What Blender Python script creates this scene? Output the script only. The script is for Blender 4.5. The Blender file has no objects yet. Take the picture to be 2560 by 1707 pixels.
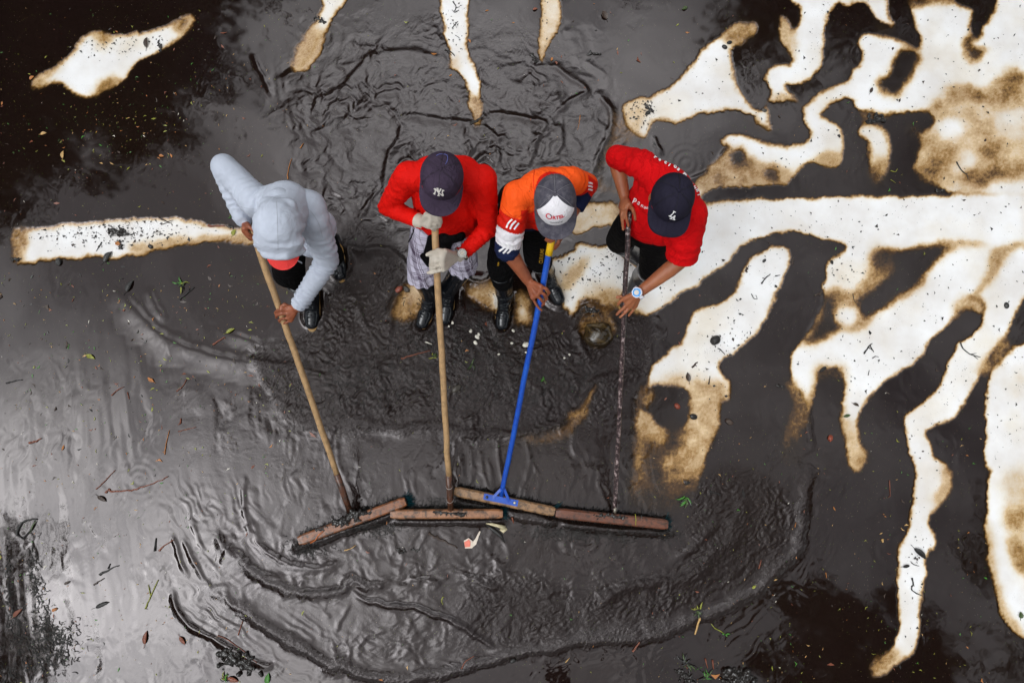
import bpy, bmesh, math, random
import numpy as np
from mathutils import Vector, Matrix, Quaternion
from mathutils.bvhtree import BVHTree

random.seed(7)
RNG = np.random.default_rng(7)
scene = bpy.context.scene
COL = scene.collection

# ------------------------------------------------------------------ camera
CAM_H, TILT, FPX = 4.3, math.radians(7.0), 1707.0
cam_data = bpy.data.cameras.new('camera')
cam_data.sensor_width = 36.0
cam_data.lens = 36.0 * FPX / 2560.0
cam_data.clip_start = 0.05
cam_data.clip_end = 500.0
cam = bpy.data.objects.new('camera', cam_data)
cam.location = (0, 0, CAM_H)
cam.rotation_euler = (TILT, 0, 0)
COL.objects.link(cam)
scene.camera = cam

# ------------------------------------------------------------------ sky, sun, exposure
SUN_EL, SUN_AZ = math.radians(55.0), math.radians(-117.0)   # azimuth measured from +Y towards +X
sun_dir = Vector((math.sin(SUN_AZ) * math.cos(SUN_EL), math.cos(SUN_AZ) * math.cos(SUN_EL), math.sin(SUN_EL)))
world = bpy.data.worlds.new('World')
scene.world = world
world.use_nodes = True
wn, wl = world.node_tree.nodes, world.node_tree.links
wn.clear()
w_out = wn.new('ShaderNodeOutputWorld')
w_bg = wn.new('ShaderNodeBackground')
w_bg.inputs['Strength'].default_value = 0.1
sky = wn.new('ShaderNodeTexSky')
sky.sky_type = 'NISHITA'
sky.sun_disc = False
sky.sun_elevation = SUN_EL
sky.sun_rotation = SUN_AZ
w_tc = wn.new('ShaderNodeTexCoord')
w_map = wn.new('ShaderNodeMapping')
w_map.inputs['Scale'].default_value = (1.0, 1.0, 1.7)
w_n = wn.new('ShaderNodeTexNoise')
w_n.inputs['Scale'].default_value = 3.4
w_n.inputs['Detail'].default_value = 7.0
w_n.inputs['Roughness'].default_value = 0.58
w_n.inputs['Distortion'].default_value = 0.5
w_r = wn.new('ShaderNodeValToRGB')          # cloud density -> cloud brightness
w_r.color_ramp.elements[0].position = 0.36
w_r.color_ramp.elements[0].color = (0.19, 0.20, 0.21, 1)
w_r.color_ramp.elements[1].position = 0.70
w_r.color_ramp.elements[1].color = (1.10, 1.13, 1.13, 1)
wl.new(w_tc.outputs['Generated'], w_map.inputs['Vector'])
wl.new(w_map.outputs['Vector'], w_n.inputs['Vector'])
wl.new(w_n.outputs['Fac'], w_r.inputs['Fac'])
# the sun stands behind thin cloud: forward scattering brightens the cloud round it
w_dot = wn.new('ShaderNodeVectorMath'); w_dot.operation = 'DOT_PRODUCT'
w_dot.inputs[1].default_value = sun_dir
w_nrm = wn.new('ShaderNodeVectorMath'); w_nrm.operation = 'NORMALIZE'
wl.new(w_tc.outputs['Generated'], w_nrm.inputs[0])
wl.new(w_nrm.outputs['Vector'], w_dot.inputs[0])
w_max = wn.new('ShaderNodeMath'); w_max.operation = 'MAXIMUM'; w_max.inputs[1].default_value = 0.0
wl.new(w_dot.outputs['Value'], w_max.inputs[0])
w_pow = wn.new('ShaderNodeMath'); w_pow.operation = 'POWER'; w_pow.inputs[1].default_value = 32.0
wl.new(w_max.outputs[0], w_pow.inputs[0])
w_gl = wn.new('ShaderNodeMath'); w_gl.operation = 'MULTIPLY_ADD'
w_gl.inputs[1].default_value = 165.0
w_gl.inputs[2].default_value = 9.4
wl.new(w_pow.outputs[0], w_gl.inputs[0])
# a second, thinner stretch of cloud beyond the far side of the pool, brighter than the rest
def unit(x, y, z): return Vector((x, y, z)).normalized()
w_d2 = wn.new('ShaderNodeVectorMath'); w_d2.operation = 'DOT_PRODUCT'; w_d2.inputs[1].default_value = unit(-0.02, 0.50, 1.0)
wl.new(w_nrm.outputs['Vector'], w_d2.inputs[0])
w_m2 = wn.new('ShaderNodeMath'); w_m2.operation = 'MAXIMUM'; w_m2.inputs[1].default_value = 0.0; wl.new(w_d2.outputs['Value'], w_m2.inputs[0])
w_p2 = wn.new('ShaderNodeMath'); w_p2.operation = 'POWER'; w_p2.inputs[1].default_value = 26.0; wl.new(w_m2.outputs[0], w_p2.inputs[0])
w_a2 = wn.new('ShaderNodeMath'); w_a2.operation = 'MULTIPLY_ADD'; w_a2.inputs[1].default_value = 30.0
wl.new(w_p2.outputs[0], w_a2.inputs[0]); wl.new(w_gl.outputs[0], w_a2.inputs[2])
w_mul = wn.new('ShaderNodeVectorMath'); w_mul.operation = 'SCALE'
wl.new(w_r.outputs['Color'], w_mul.inputs[0])
wl.new(w_a2.outputs[0], w_mul.inputs['Scale'])
w_mix = wn.new('ShaderNodeMixRGB'); w_mix.inputs['Fac'].default_value = 0.86
wl.new(sky.outputs['Color'], w_mix.inputs['Color1'])
wl.new(w_mul.outputs['Vector'], w_mix.inputs['Color2'])
wl.new(w_mix.outputs['Color'], w_bg.inputs['Color'])
wl.new(w_bg.outputs['Background'], w_out.inputs['Surface'])

sun_data = bpy.data.lights.new('sun', 'SUN')
sun_data.energy = 0.5
sun_data.angle = math.radians(80.0)
sun_data.color = (1.0, 0.975, 0.94)
sun = bpy.data.objects.new('sun', sun_data)
sun.rotation_euler = sun_dir.to_track_quat('Z', 'Y').to_euler()
sun.location = sun_dir * 20
COL.objects.link(sun)

scene.view_settings.view_transform = 'Standard'
scene.view_settings.look = 'None'
scene.view_settings.gamma = 1.0
scene.view_settings.use_curve_mapping = False
scene.view_settings.exposure = 0.60
scene.render.engine = 'CYCLES'

# ------------------------------------------------------------------ measuring helpers
ct, st = math.cos(TILT), math.sin(TILT)

def P(u, v, z=0.0):
    """World point at height z that the photograph shows at pixel (u, v) of 2560 x 1707."""
    x = (u - 1280.0) / FPX
    y = (853.5 - v) / FPX
    d = (x, y * ct + st, -ct + y * st)
    t = (z - CAM_H) / d[2]
    return Vector((d[0] * t, d[1] * t, z))

def project(X, Y, Z):
    dy, dz = Y, Z - CAM_H
    yc = dy * ct + dz * st
    zc = -(dy * st - dz * ct) * -1.0
    return 1280.0 + FPX * X / zc, 853.5 - FPX * yc / zc

# ------------------------------------------------------------------ noise
def _lat(seed):
    r = np.random.default_rng(seed)
    a = r.random((256, 256)) * 2 * np.pi
    return np.cos(a).astype(np.float32), np.sin(a).astype(np.float32)
_LATS = {}
def perlin(x, y, seed=0):
    if seed not in _LATS: _LATS[seed] = _lat(seed)
    gx, gy = _LATS[seed]
    xi = np.floor(x).astype(np.int32); yi = np.floor(y).astype(np.int32)
    fx = (x - xi).astype(np.float32); fy = (y - yi).astype(np.float32)
    xi &= 255; yi &= 255
    x1 = (xi + 1) & 255; y1 = (yi + 1) & 255
    u = fx * fx * fx * (fx * (fx * 6 - 15) + 10); v = fy * fy * fy * (fy * (fy * 6 - 15) + 10)
    n00 = gx[xi, yi] * fx + gy[xi, yi] * fy
    n10 = gx[x1, yi] * (fx - 1) + gy[x1, yi] * fy
    n01 = gx[xi, y1] * fx + gy[xi, y1] * (fy - 1)
    n11 = gx[x1, y1] * (fx - 1) + gy[x1, y1] * (fy - 1)
    a = n00 + u * (n10 - n00); b = n01 + u * (n11 - n01)
    return (a + v * (b - a)) * 1.5
def fbm(x, y, seed=0, oct=3):
    s = 0; a = 1.0; f = 1.0
    for k in range(oct):
        s = s + a * perlin(x * f, y * f, seed + k); a *= 0.5; f *= 2.03
    return s

# ------------------------------------------------------------------ objects
def tag(o, label=None, cat=None, group=None, kind=None):
    if label: o['label'] = label
    if cat: o['category'] = cat
    if group: o['group'] = group
    if kind: o['kind'] = kind
    return o

def link(name, me, mat=None, parent=None, smooth=True):
    o = bpy.data.objects.new(name, me)
    COL.objects.link(o)
    if mat is not None:
        for m in (mat if isinstance(mat, (list, tuple)) else [mat]): me.materials.append(m)
    if smooth and len(me.polygons):
        me.polygons.foreach_set('use_smooth', [True] * len(me.polygons))
    if parent is not None:
        o.parent = parent
        o.matrix_parent_inverse = parent.matrix_world.inverted()
    return o

def empty(name, loc):
    o = bpy.data.objects.new(name, None)
    o.empty_display_size = 0.1
    o.location = loc
    o.matrix_world = Matrix.Translation(loc)
    COL.objects.link(o)
    return o

def mesh_np(name, V, F):
    """Mesh from numpy arrays: V (n,3), F (m,k) with constant k."""
    me = bpy.data.meshes.new(name)
    V = np.asarray(V, np.float32); F = np.asarray(F, np.int32)
    k = F.shape[1]
    me.vertices.add(len(V)); me.vertices.foreach_set('co', V.ravel())
    me.loops.add(F.size); me.loops.foreach_set('vertex_index', F.ravel())
    me.polygons.add(len(F))
    me.polygons.foreach_set('loop_start', np.arange(0, F.size, k, dtype=np.int32))
    me.polygons.foreach_set('loop_total', np.full(len(F), k, np.int32))
    me.update(calc_edges=True)
    return me

def attr(me, name, data):
    a = me.attributes.new(name, 'FLOAT', 'POINT')
    a.data.foreach_set('value', np.asarray(data, np.float32).ravel())

# ------------------------------------------------------------------ material helper
class NT:
    def __init__(s, name):
        s.m = bpy.data.materials.new(name); s.m.use_nodes = True
        s.n = s.m.node_tree.nodes; s.l = s.m.node_tree.links
        s.b = s.n['Principled BSDF']
    def node(s, t, **kw):
        n = s.n.new(t)
        for k, v in kw.items():
            if k.startswith('_'): n.inputs[k[1:].replace('_', ' ')].default_value = v
            else: setattr(n, k, v)
        return n
    def noise(s, scale, detail=3, rough=0.5, dist=0.0, vec=None):
        n = s.node('ShaderNodeTexNoise', _Scale=scale, _Detail=detail, _Roughness=rough, _Distortion=dist)
        if vec is not None: s.l.new(vec, n.inputs['Vector'])
        return n.outputs['Fac']
    def math(s, op, a, b=None, c=None, clamp=False):
        n = s.node('ShaderNodeMath', operation=op, use_clamp=clamp)
        for i, v in enumerate((a, b, c)):
            if v is None: continue
            if isinstance(v, (int, float)): n.inputs[i].default_value = v
            else: s.l.new(v, n.inputs[i])
        return n.outputs[0]
    def ramp(s, fac, stops, interp='LINEAR'):
        n = s.node('ShaderNodeValToRGB'); cr = n.color_ramp; cr.interpolation = interp
        while len(cr.elements) < len(stops): cr.elements.new(0.5)
        for e, (p, c) in zip(cr.elements, stops):
            e.position = p; e.color = (c[0], c[1], c[2], 1) if isinstance(c, (tuple, list)) else (c, c, c, 1)
        s.l.new(fac, n.inputs['Fac'])
        return n.outputs['Color']
    def mix(s, fac, a, b, mode='MIX'):
        n = s.node('ShaderNodeMixRGB', blend_type=mode)
        for k, v in (('Fac', fac), ('Color1', a), ('Color2', b)):
            if isinstance(v, (int, float)): n.inputs[k].default_value = v
            elif isinstance(v, (tuple, list)): n.inputs[k].default_value = (v[0], v[1], v[2], 1)
            else: s.l.new(v, n.inputs[k])
        return n.outputs['Color']
    def attr(s, name):
        return s.node('ShaderNodeAttribute', attribute_name=name).outputs['Fac']
    def bump(s, h, strength=0.3, dist=0.002, prev=None):
        n = s.node('ShaderNodeBump', _Strength=1.0, _Distance=dist)
        if isinstance(strength, (int, float)): n.inputs['Strength'].default_value = strength
        else: s.l.new(strength, n.inputs['Strength'])
        s.l.new(h, n.inputs['Height'])
        if prev is not None: s.l.new(prev, n.inputs['Normal'])
        return n.outputs['Normal']
    def set(s, **kw):
        for k, v in kw.items():
            k = k.replace('_', ' ')
            if isinstance(v, (int, float)): s.b.inputs[k].default_value = v
            elif isinstance(v, (tuple, list)): s.b.inputs[k].default_value = (v[0], v[1], v[2], 1)
            else: s.l.new(v, s.b.inputs[k])
        return s.m
    def obj(s): return s.node('ShaderNodeTexCoord').outputs['Object']

# ================================================================== GROUND: white pool floor under sheets of black silt water
STEP = 2.0
U0, V0, U1, V1 = -240, -200, 2800, 1900
NU, NV = int((U1 - U0) / STEP), int((V1 - V0) / STEP)

def rs(pts, ox=0, oy=0, s=1.0):
    return [(ox + x / s, oy + y / s) for x, y in pts]
def O_(*p):  return rs([(a * 1.0884, b * 1.0884) for a, b in p])
def Q1_(*p): return rs(p, 0, 0, 2.7506)
def Q2_(*p): return rs(p, 850, 0, 2.7506)
def Q3_(*p): return rs(p, 1700, 0, 2.735)
def Q4_(*p): return rs(p, 0, 570, 2.7506)
def Q5_(*p): return rs(p, 850, 570, 2.7506)
def Q6_(*p): return rs(p, 1700, 570, 2.735)
def Q7_(*p): return rs(p, 0, 1137, 2.7506)
def Q8_(*p): return rs(p, 850, 1137, 2.7506)
def Q9_(*p): return rs(p, 1700, 1137, 2.735)
def S_(*p):  return list(p)

def catmull(pts, n=6, closed=True):
    pts = np.array(pts, float); m = len(pts); out = []
    rng = range(m) if closed else range(m - 1)
    for i in rng:
        if closed: p0, p1, p2, p3 = pts[(i - 1) % m], pts[i], pts[(i + 1) % m], pts[(i + 2) % m]
        else: p0, p1, p2, p3 = pts[max(i - 1, 0)], pts[i], pts[i + 1], pts[min(i + 2, m - 1)]
        for k in range(n):
            t = k / n
            out.append(0.5 * ((2 * p1) + (-p0 + p2) * t + (2 * p0 - 5 * p1 + 4 * p2 - p3) * t * t + (-p0 + 3 * p1 - 3 * p2 + p3) * t ** 3))
    if not closed: out.append(pts[-1])
    return np.array(out)

def raster(poly, blur):
    """soft mask of a polygon; returns (slice_v, slice_u, mask)"""
    pg = catmull(poly)
    gx = (pg[:, 0] - U0) / STEP; gy = (pg[:, 1] - V0) / STEP
    pad = int(3 * blur / STEP) + 3
    x0, x1 = max(0, int(gx.min()) - pad), min(NU, int(gx.max()) + pad + 2)
    y0, y1 = max(0, int(gy.min()) - pad), min(NV, int(gy.max()) + pad + 2)
    w, h = x1 - x0, y1 - y0
    cnt = np.zeros((h, w + 1), np.float32)
    n = len(gx)
    for i in range(n):
        ax, ay, bx, by = gx[i], gy[i], gx[(i + 1) % n], gy[(i + 1) % n]
        if ay > by: ax, ay, bx, by = bx, by, ax, ay
        r0, r1 = max(int(math.ceil(ay - 0.5)), y0), min(int(math.ceil(by - 0.5)), y1)
        if r1 <= r0 or by == ay: continue
        rr = np.arange(r0, r1); xc = ax + (rr + 0.5 - ay) / (by - ay) * (bx - ax)
        ci = np.clip(np.ceil(xc - 0.5).astype(int) - x0, 0, w)
        cnt[rr - y0, ci] += 1
    m = (np.cumsum(cnt, axis=1)[:, :w] % 2)
    if blur > 0:
        sg = blur / STEP
        def gk(L):
            f = np.fft.rfftfreq(L); return np.exp(-2 * (np.pi * f * sg) ** 2)
        # edge-pad via reflection by doubling
        for ax_ in (0, 1):
            L = m.shape[ax_]
            mm = np.concatenate([m, np.flip(m, ax_)], axis=ax_)
            ft = np.fft.rfft(mm, axis=ax_)
            k = gk(2 * L)
            ft *= k[:, None] if ax_ == 0 else k[None, :]
            mm = np.fft.irfft(ft, n=2 * L, axis=ax_)
            m = mm[:L] if ax_ == 0 else mm[:, :L]
    return slice(y0, y1), slice(x0, x1), m.astype(np.float32)

SILT = np.ones((NV, NU), np.float32)
def paint(poly, val, blur=5.0, arr=None, alpha=1.0):
    arr = SILT if arr is None else arr
    sv, su, m = raster(poly, blur)
    arr[sv, su] += (val - arr[sv, su]) * m * alpha
def circ(u, v, r, ry=None, n=10):
    ry = ry or r
    return [(u + r * math.cos(2 * math.pi * k / n), v + ry * math.sin(2 * math.pi * k / n)) for k in range(n)]
def q3(x, y): return (1700 + x / 2.735, y / 2.735)
def q6(x, y): return (1700 + x / 2.735, 570 + y / 2.735)

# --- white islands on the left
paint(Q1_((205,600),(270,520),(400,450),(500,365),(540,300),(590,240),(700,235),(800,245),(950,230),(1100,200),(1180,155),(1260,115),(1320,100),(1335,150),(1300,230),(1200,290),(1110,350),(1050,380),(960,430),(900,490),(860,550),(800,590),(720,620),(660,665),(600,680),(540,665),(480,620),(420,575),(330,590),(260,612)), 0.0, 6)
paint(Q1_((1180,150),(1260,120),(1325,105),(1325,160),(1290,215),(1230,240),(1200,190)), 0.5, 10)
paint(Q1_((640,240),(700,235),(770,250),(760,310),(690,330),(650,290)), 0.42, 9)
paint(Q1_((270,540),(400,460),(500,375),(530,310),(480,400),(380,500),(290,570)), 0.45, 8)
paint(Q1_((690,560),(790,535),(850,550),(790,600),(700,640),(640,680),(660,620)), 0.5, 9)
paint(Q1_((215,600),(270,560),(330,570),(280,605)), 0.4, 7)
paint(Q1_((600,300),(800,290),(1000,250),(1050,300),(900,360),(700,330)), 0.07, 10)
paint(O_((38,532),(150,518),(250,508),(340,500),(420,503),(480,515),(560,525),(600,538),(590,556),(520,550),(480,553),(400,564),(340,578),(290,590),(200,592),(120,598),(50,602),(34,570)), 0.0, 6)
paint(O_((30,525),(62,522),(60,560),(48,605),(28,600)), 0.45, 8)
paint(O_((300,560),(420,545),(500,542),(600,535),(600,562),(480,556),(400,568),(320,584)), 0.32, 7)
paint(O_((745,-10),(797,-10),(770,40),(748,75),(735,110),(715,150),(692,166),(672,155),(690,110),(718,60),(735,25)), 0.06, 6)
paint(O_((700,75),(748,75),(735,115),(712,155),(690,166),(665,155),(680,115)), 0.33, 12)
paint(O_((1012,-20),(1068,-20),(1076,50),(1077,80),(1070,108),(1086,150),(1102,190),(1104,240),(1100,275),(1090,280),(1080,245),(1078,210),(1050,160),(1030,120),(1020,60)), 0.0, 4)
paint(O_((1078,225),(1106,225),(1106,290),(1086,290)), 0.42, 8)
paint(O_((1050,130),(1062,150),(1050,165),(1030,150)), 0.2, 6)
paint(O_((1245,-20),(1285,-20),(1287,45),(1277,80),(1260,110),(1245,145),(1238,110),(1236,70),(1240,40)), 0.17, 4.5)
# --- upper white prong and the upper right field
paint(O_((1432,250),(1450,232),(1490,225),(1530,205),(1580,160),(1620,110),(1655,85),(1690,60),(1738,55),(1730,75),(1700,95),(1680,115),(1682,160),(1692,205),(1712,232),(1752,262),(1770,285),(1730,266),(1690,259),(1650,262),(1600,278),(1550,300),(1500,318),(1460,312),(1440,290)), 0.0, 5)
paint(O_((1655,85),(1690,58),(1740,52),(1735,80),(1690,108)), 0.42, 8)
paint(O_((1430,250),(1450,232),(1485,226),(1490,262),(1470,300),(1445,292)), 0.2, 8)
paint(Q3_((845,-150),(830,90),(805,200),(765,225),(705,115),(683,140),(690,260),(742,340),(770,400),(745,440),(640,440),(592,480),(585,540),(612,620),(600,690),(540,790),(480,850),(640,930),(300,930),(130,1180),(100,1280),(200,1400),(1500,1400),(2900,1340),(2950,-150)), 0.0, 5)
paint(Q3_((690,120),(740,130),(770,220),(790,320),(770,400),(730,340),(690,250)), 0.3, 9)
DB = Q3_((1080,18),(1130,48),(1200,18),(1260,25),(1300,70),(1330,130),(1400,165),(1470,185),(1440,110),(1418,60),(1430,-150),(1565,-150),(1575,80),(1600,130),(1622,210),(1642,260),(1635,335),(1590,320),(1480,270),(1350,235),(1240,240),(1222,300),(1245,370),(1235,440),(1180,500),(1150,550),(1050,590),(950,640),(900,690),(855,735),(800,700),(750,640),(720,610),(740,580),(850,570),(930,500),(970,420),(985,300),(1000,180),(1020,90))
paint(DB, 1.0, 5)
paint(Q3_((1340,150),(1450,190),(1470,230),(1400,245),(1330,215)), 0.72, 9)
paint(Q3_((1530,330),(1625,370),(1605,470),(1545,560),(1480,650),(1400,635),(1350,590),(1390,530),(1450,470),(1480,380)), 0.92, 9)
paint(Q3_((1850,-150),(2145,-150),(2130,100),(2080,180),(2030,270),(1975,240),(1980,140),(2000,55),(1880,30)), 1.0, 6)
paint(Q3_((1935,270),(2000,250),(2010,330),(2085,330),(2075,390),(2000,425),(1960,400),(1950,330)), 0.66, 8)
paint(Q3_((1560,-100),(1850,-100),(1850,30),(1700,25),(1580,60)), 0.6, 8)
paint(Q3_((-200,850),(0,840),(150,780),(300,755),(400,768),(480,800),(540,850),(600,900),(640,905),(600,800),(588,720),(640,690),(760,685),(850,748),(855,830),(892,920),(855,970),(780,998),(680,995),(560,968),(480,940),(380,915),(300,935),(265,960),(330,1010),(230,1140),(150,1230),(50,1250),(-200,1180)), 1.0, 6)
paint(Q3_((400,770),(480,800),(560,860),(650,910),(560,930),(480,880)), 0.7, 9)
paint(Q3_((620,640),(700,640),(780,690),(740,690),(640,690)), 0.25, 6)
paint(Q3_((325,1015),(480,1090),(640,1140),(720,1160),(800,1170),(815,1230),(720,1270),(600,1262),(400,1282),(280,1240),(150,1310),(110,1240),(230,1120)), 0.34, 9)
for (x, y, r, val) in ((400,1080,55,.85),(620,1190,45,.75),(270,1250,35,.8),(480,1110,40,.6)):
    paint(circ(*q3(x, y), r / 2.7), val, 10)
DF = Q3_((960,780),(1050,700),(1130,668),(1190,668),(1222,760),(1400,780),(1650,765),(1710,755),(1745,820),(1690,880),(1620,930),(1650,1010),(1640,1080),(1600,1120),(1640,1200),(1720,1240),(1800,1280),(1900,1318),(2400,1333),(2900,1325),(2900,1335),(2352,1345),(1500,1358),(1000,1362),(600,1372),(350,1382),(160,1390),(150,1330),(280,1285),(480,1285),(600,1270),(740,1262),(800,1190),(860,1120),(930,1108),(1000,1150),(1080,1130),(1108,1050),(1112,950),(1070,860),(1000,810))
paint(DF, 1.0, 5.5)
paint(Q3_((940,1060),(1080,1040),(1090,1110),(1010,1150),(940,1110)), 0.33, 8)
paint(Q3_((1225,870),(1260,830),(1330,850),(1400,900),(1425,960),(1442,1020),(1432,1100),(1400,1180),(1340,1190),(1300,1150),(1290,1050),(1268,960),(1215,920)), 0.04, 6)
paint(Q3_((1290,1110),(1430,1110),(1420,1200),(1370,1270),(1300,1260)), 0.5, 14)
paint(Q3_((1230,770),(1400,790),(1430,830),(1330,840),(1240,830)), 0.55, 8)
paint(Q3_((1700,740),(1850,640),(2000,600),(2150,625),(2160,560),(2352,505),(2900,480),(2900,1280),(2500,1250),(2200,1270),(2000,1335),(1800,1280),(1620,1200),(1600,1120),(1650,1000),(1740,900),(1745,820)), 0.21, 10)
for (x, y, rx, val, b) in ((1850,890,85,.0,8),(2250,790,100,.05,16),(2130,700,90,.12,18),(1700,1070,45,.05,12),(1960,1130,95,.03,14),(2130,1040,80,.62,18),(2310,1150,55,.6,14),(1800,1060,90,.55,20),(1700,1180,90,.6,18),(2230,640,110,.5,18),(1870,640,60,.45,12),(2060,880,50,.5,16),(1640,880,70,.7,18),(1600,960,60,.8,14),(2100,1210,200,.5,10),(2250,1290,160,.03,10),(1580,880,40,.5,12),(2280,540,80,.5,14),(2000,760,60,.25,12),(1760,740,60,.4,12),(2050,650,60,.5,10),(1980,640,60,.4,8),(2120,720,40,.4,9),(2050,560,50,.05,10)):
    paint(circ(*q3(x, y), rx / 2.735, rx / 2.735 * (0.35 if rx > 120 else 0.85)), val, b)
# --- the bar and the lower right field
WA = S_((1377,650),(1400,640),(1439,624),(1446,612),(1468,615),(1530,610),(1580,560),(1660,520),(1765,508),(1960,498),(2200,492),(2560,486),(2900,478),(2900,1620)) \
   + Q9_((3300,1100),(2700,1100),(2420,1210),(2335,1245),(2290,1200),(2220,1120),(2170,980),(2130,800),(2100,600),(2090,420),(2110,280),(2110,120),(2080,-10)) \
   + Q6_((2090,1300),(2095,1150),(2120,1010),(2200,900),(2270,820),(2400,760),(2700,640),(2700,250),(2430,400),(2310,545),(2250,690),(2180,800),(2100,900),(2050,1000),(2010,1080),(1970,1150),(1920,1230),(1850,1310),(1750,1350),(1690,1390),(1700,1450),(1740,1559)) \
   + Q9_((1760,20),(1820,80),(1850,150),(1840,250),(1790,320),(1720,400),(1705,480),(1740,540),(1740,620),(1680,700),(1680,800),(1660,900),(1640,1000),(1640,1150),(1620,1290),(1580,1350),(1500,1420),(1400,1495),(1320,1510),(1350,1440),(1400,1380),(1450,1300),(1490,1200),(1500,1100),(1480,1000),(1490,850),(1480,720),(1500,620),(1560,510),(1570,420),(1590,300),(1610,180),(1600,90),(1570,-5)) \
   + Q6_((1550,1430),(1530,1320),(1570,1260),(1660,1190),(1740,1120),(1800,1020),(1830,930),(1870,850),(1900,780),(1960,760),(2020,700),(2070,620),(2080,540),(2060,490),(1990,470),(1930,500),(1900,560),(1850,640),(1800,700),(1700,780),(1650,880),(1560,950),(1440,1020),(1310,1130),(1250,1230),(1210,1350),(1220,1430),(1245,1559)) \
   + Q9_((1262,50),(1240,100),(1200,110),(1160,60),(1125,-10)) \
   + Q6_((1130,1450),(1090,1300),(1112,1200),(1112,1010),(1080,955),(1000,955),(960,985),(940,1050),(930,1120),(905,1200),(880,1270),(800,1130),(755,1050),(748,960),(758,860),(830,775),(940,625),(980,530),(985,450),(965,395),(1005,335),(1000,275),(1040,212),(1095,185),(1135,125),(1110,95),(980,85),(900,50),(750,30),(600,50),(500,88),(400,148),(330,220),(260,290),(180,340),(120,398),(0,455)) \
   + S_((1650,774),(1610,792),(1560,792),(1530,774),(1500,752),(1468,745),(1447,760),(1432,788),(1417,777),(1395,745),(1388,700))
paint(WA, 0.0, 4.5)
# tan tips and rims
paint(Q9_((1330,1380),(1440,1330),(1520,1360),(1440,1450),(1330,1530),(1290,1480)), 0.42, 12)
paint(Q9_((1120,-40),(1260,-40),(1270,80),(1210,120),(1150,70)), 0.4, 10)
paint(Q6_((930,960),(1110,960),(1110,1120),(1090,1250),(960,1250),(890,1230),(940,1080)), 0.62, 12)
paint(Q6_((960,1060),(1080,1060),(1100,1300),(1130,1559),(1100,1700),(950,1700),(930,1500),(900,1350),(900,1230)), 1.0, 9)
paint(Q6_((1090,1330),(1140,1500),(1180,1580),(1250,1570),(1230,1450),(1205,1360),(1170,1300)), 0.22, 10)
paint(Q6_((700,1040),(790,1060),(870,1200),(880,1320),(830,1430),(800,1559),(720,1600),(690,1450),(760,1200)), 0.55, 8)
paint(Q6_((1880,500),(2000,465),(2075,500),(2080,590),(2030,590),(1950,560),(1880,640)), 0.3, 9)
paint(Q6_((2040,1000),(2120,1000),(2250,820),(2220,740),(2140,850),(2030,960)), 0.42, 9)
paint(Q9_((1780,60),(1860,130),(1850,260),(1780,330),(1740,380),(1740,440),(1730,300),(1800,180)), 0.35, 10)
paint(Q9_((2090,480),(2120,480),(2190,900),(2260,1080),(2330,1150),(2330,1250),(2240,1150),(2150,950),(2100,650)), 0.3, 8)
# silt island left-centre
DK = Q6_((1290,200),(1340,150),(1400,135),(1520,145),(1650,120),(1750,108),(1850,90),(1950,88),(2050,105),(2110,128),(2000,125),(1880,135),(1780,210),(1720,275),(1660,380),(1590,445),(1480,515),(1370,565),(1310,625),(1260,690),(1150,705),(1080,690),(1000,760),(830,815),(860,740),(980,600),(985,440),(1060,395),(1130,410),(1200,400),(1270,330),(1290,260))
paint(DK, 0.42, 8)
paint(Q6_((1330,190),(1500,165),(1650,150),(1770,125),(1850,110),(1780,170),(1700,260),(1620,370),(1450,480),(1330,570),(1260,600),(1220,520),(1340,430),(1440,340),(1480,250),(1360,250)), 0.95, 9)
paint(Q6_((1320,180),(1420,160),(1480,230),(1420,290),(1320,270)), 0.62, 12)
paint(Q6_((990,450),(1050,500),(1070,620),(1060,700),(980,740),(850,790),(920,690),(970,600)), 0.78, 9)
paint(circ(*q6(1140, 605), 27, 23), 0.02, 8)
paint(circ(*q6(1130, 320), 40, 36), 0.12, 14)
paint(Q6_((2125,150),(2352,95),(2500,80),(2500,110),(2300,150),(2220,240),(2140,350),(2060,450),(1990,470),(2050,380),(2110,290)), 0.34, 7)
for (x, y, r, val) in ((1280,300,40,.3),(2300,1100,60,.12),(2280,1330,70,.1),(1500,560,50,.05),(2320,1000,50,.15)):
    paint(circ(*q6(x, y), r / 2.7), val, 14)
paint(Q9_((2180,150),(2240,350),(2260,600),(2330,800),(2450,950),(2450,150)), 0.2, 16)
paint(Q9_((2240,560),(2352,620),(2452,760),(2452,840),(2300,780)), 0.42, 9)
paint(circ(*rs([(2300,430)],1700,1137,2.735)[0], 30, 22), 0.45, 12)
# --- slanted white tongue between man four and the right channel
paint(Q6_((755,170),(742,270),(690,380),(650,480),(600,590),(540,700),(450,790),(370,852),(290,900),(268,960),(290,1010),(340,1060),(330,1150),(280,1250),(230,1400),(180,1560)) + Q8_((2500,150),(2400,330),(2230,400),(2080,330),(2050,100)) + Q5_((2070,1500),(2050,1250),(2060,1180),(2090,1120),(2110,1060),(2120,1000),(2170,930),(2250,855),(2338,780)) + Q6_((50,680),(80,600),(120,558),(280,508),(350,450),(400,380),(440,290),(480,212),(560,160),(640,128),(720,130)), 0.0, 4.5)
paint(Q6_((60,1080),(200,1060),(330,1070),(330,1160),(280,1250),(230,1420),(150,1580),(60,1650),(-60,1660)) + Q8_((2400,330),(2230,400),(2080,330),(2050,100)) + Q5_((2070,1500),(2060,1300)), 0.34, 10)
paint(S_((1600,985),(1700,960),(1800,950),(1815,1030),(1785,1110),(1755,1180),(1735,1280),(1600,1290)), 0.30, 14)
paint(S_((1600,1110),(1690,1080),(1700,1180),(1650,1240),(1640,1320),(1570,1330)), 0.55, 24)
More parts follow.
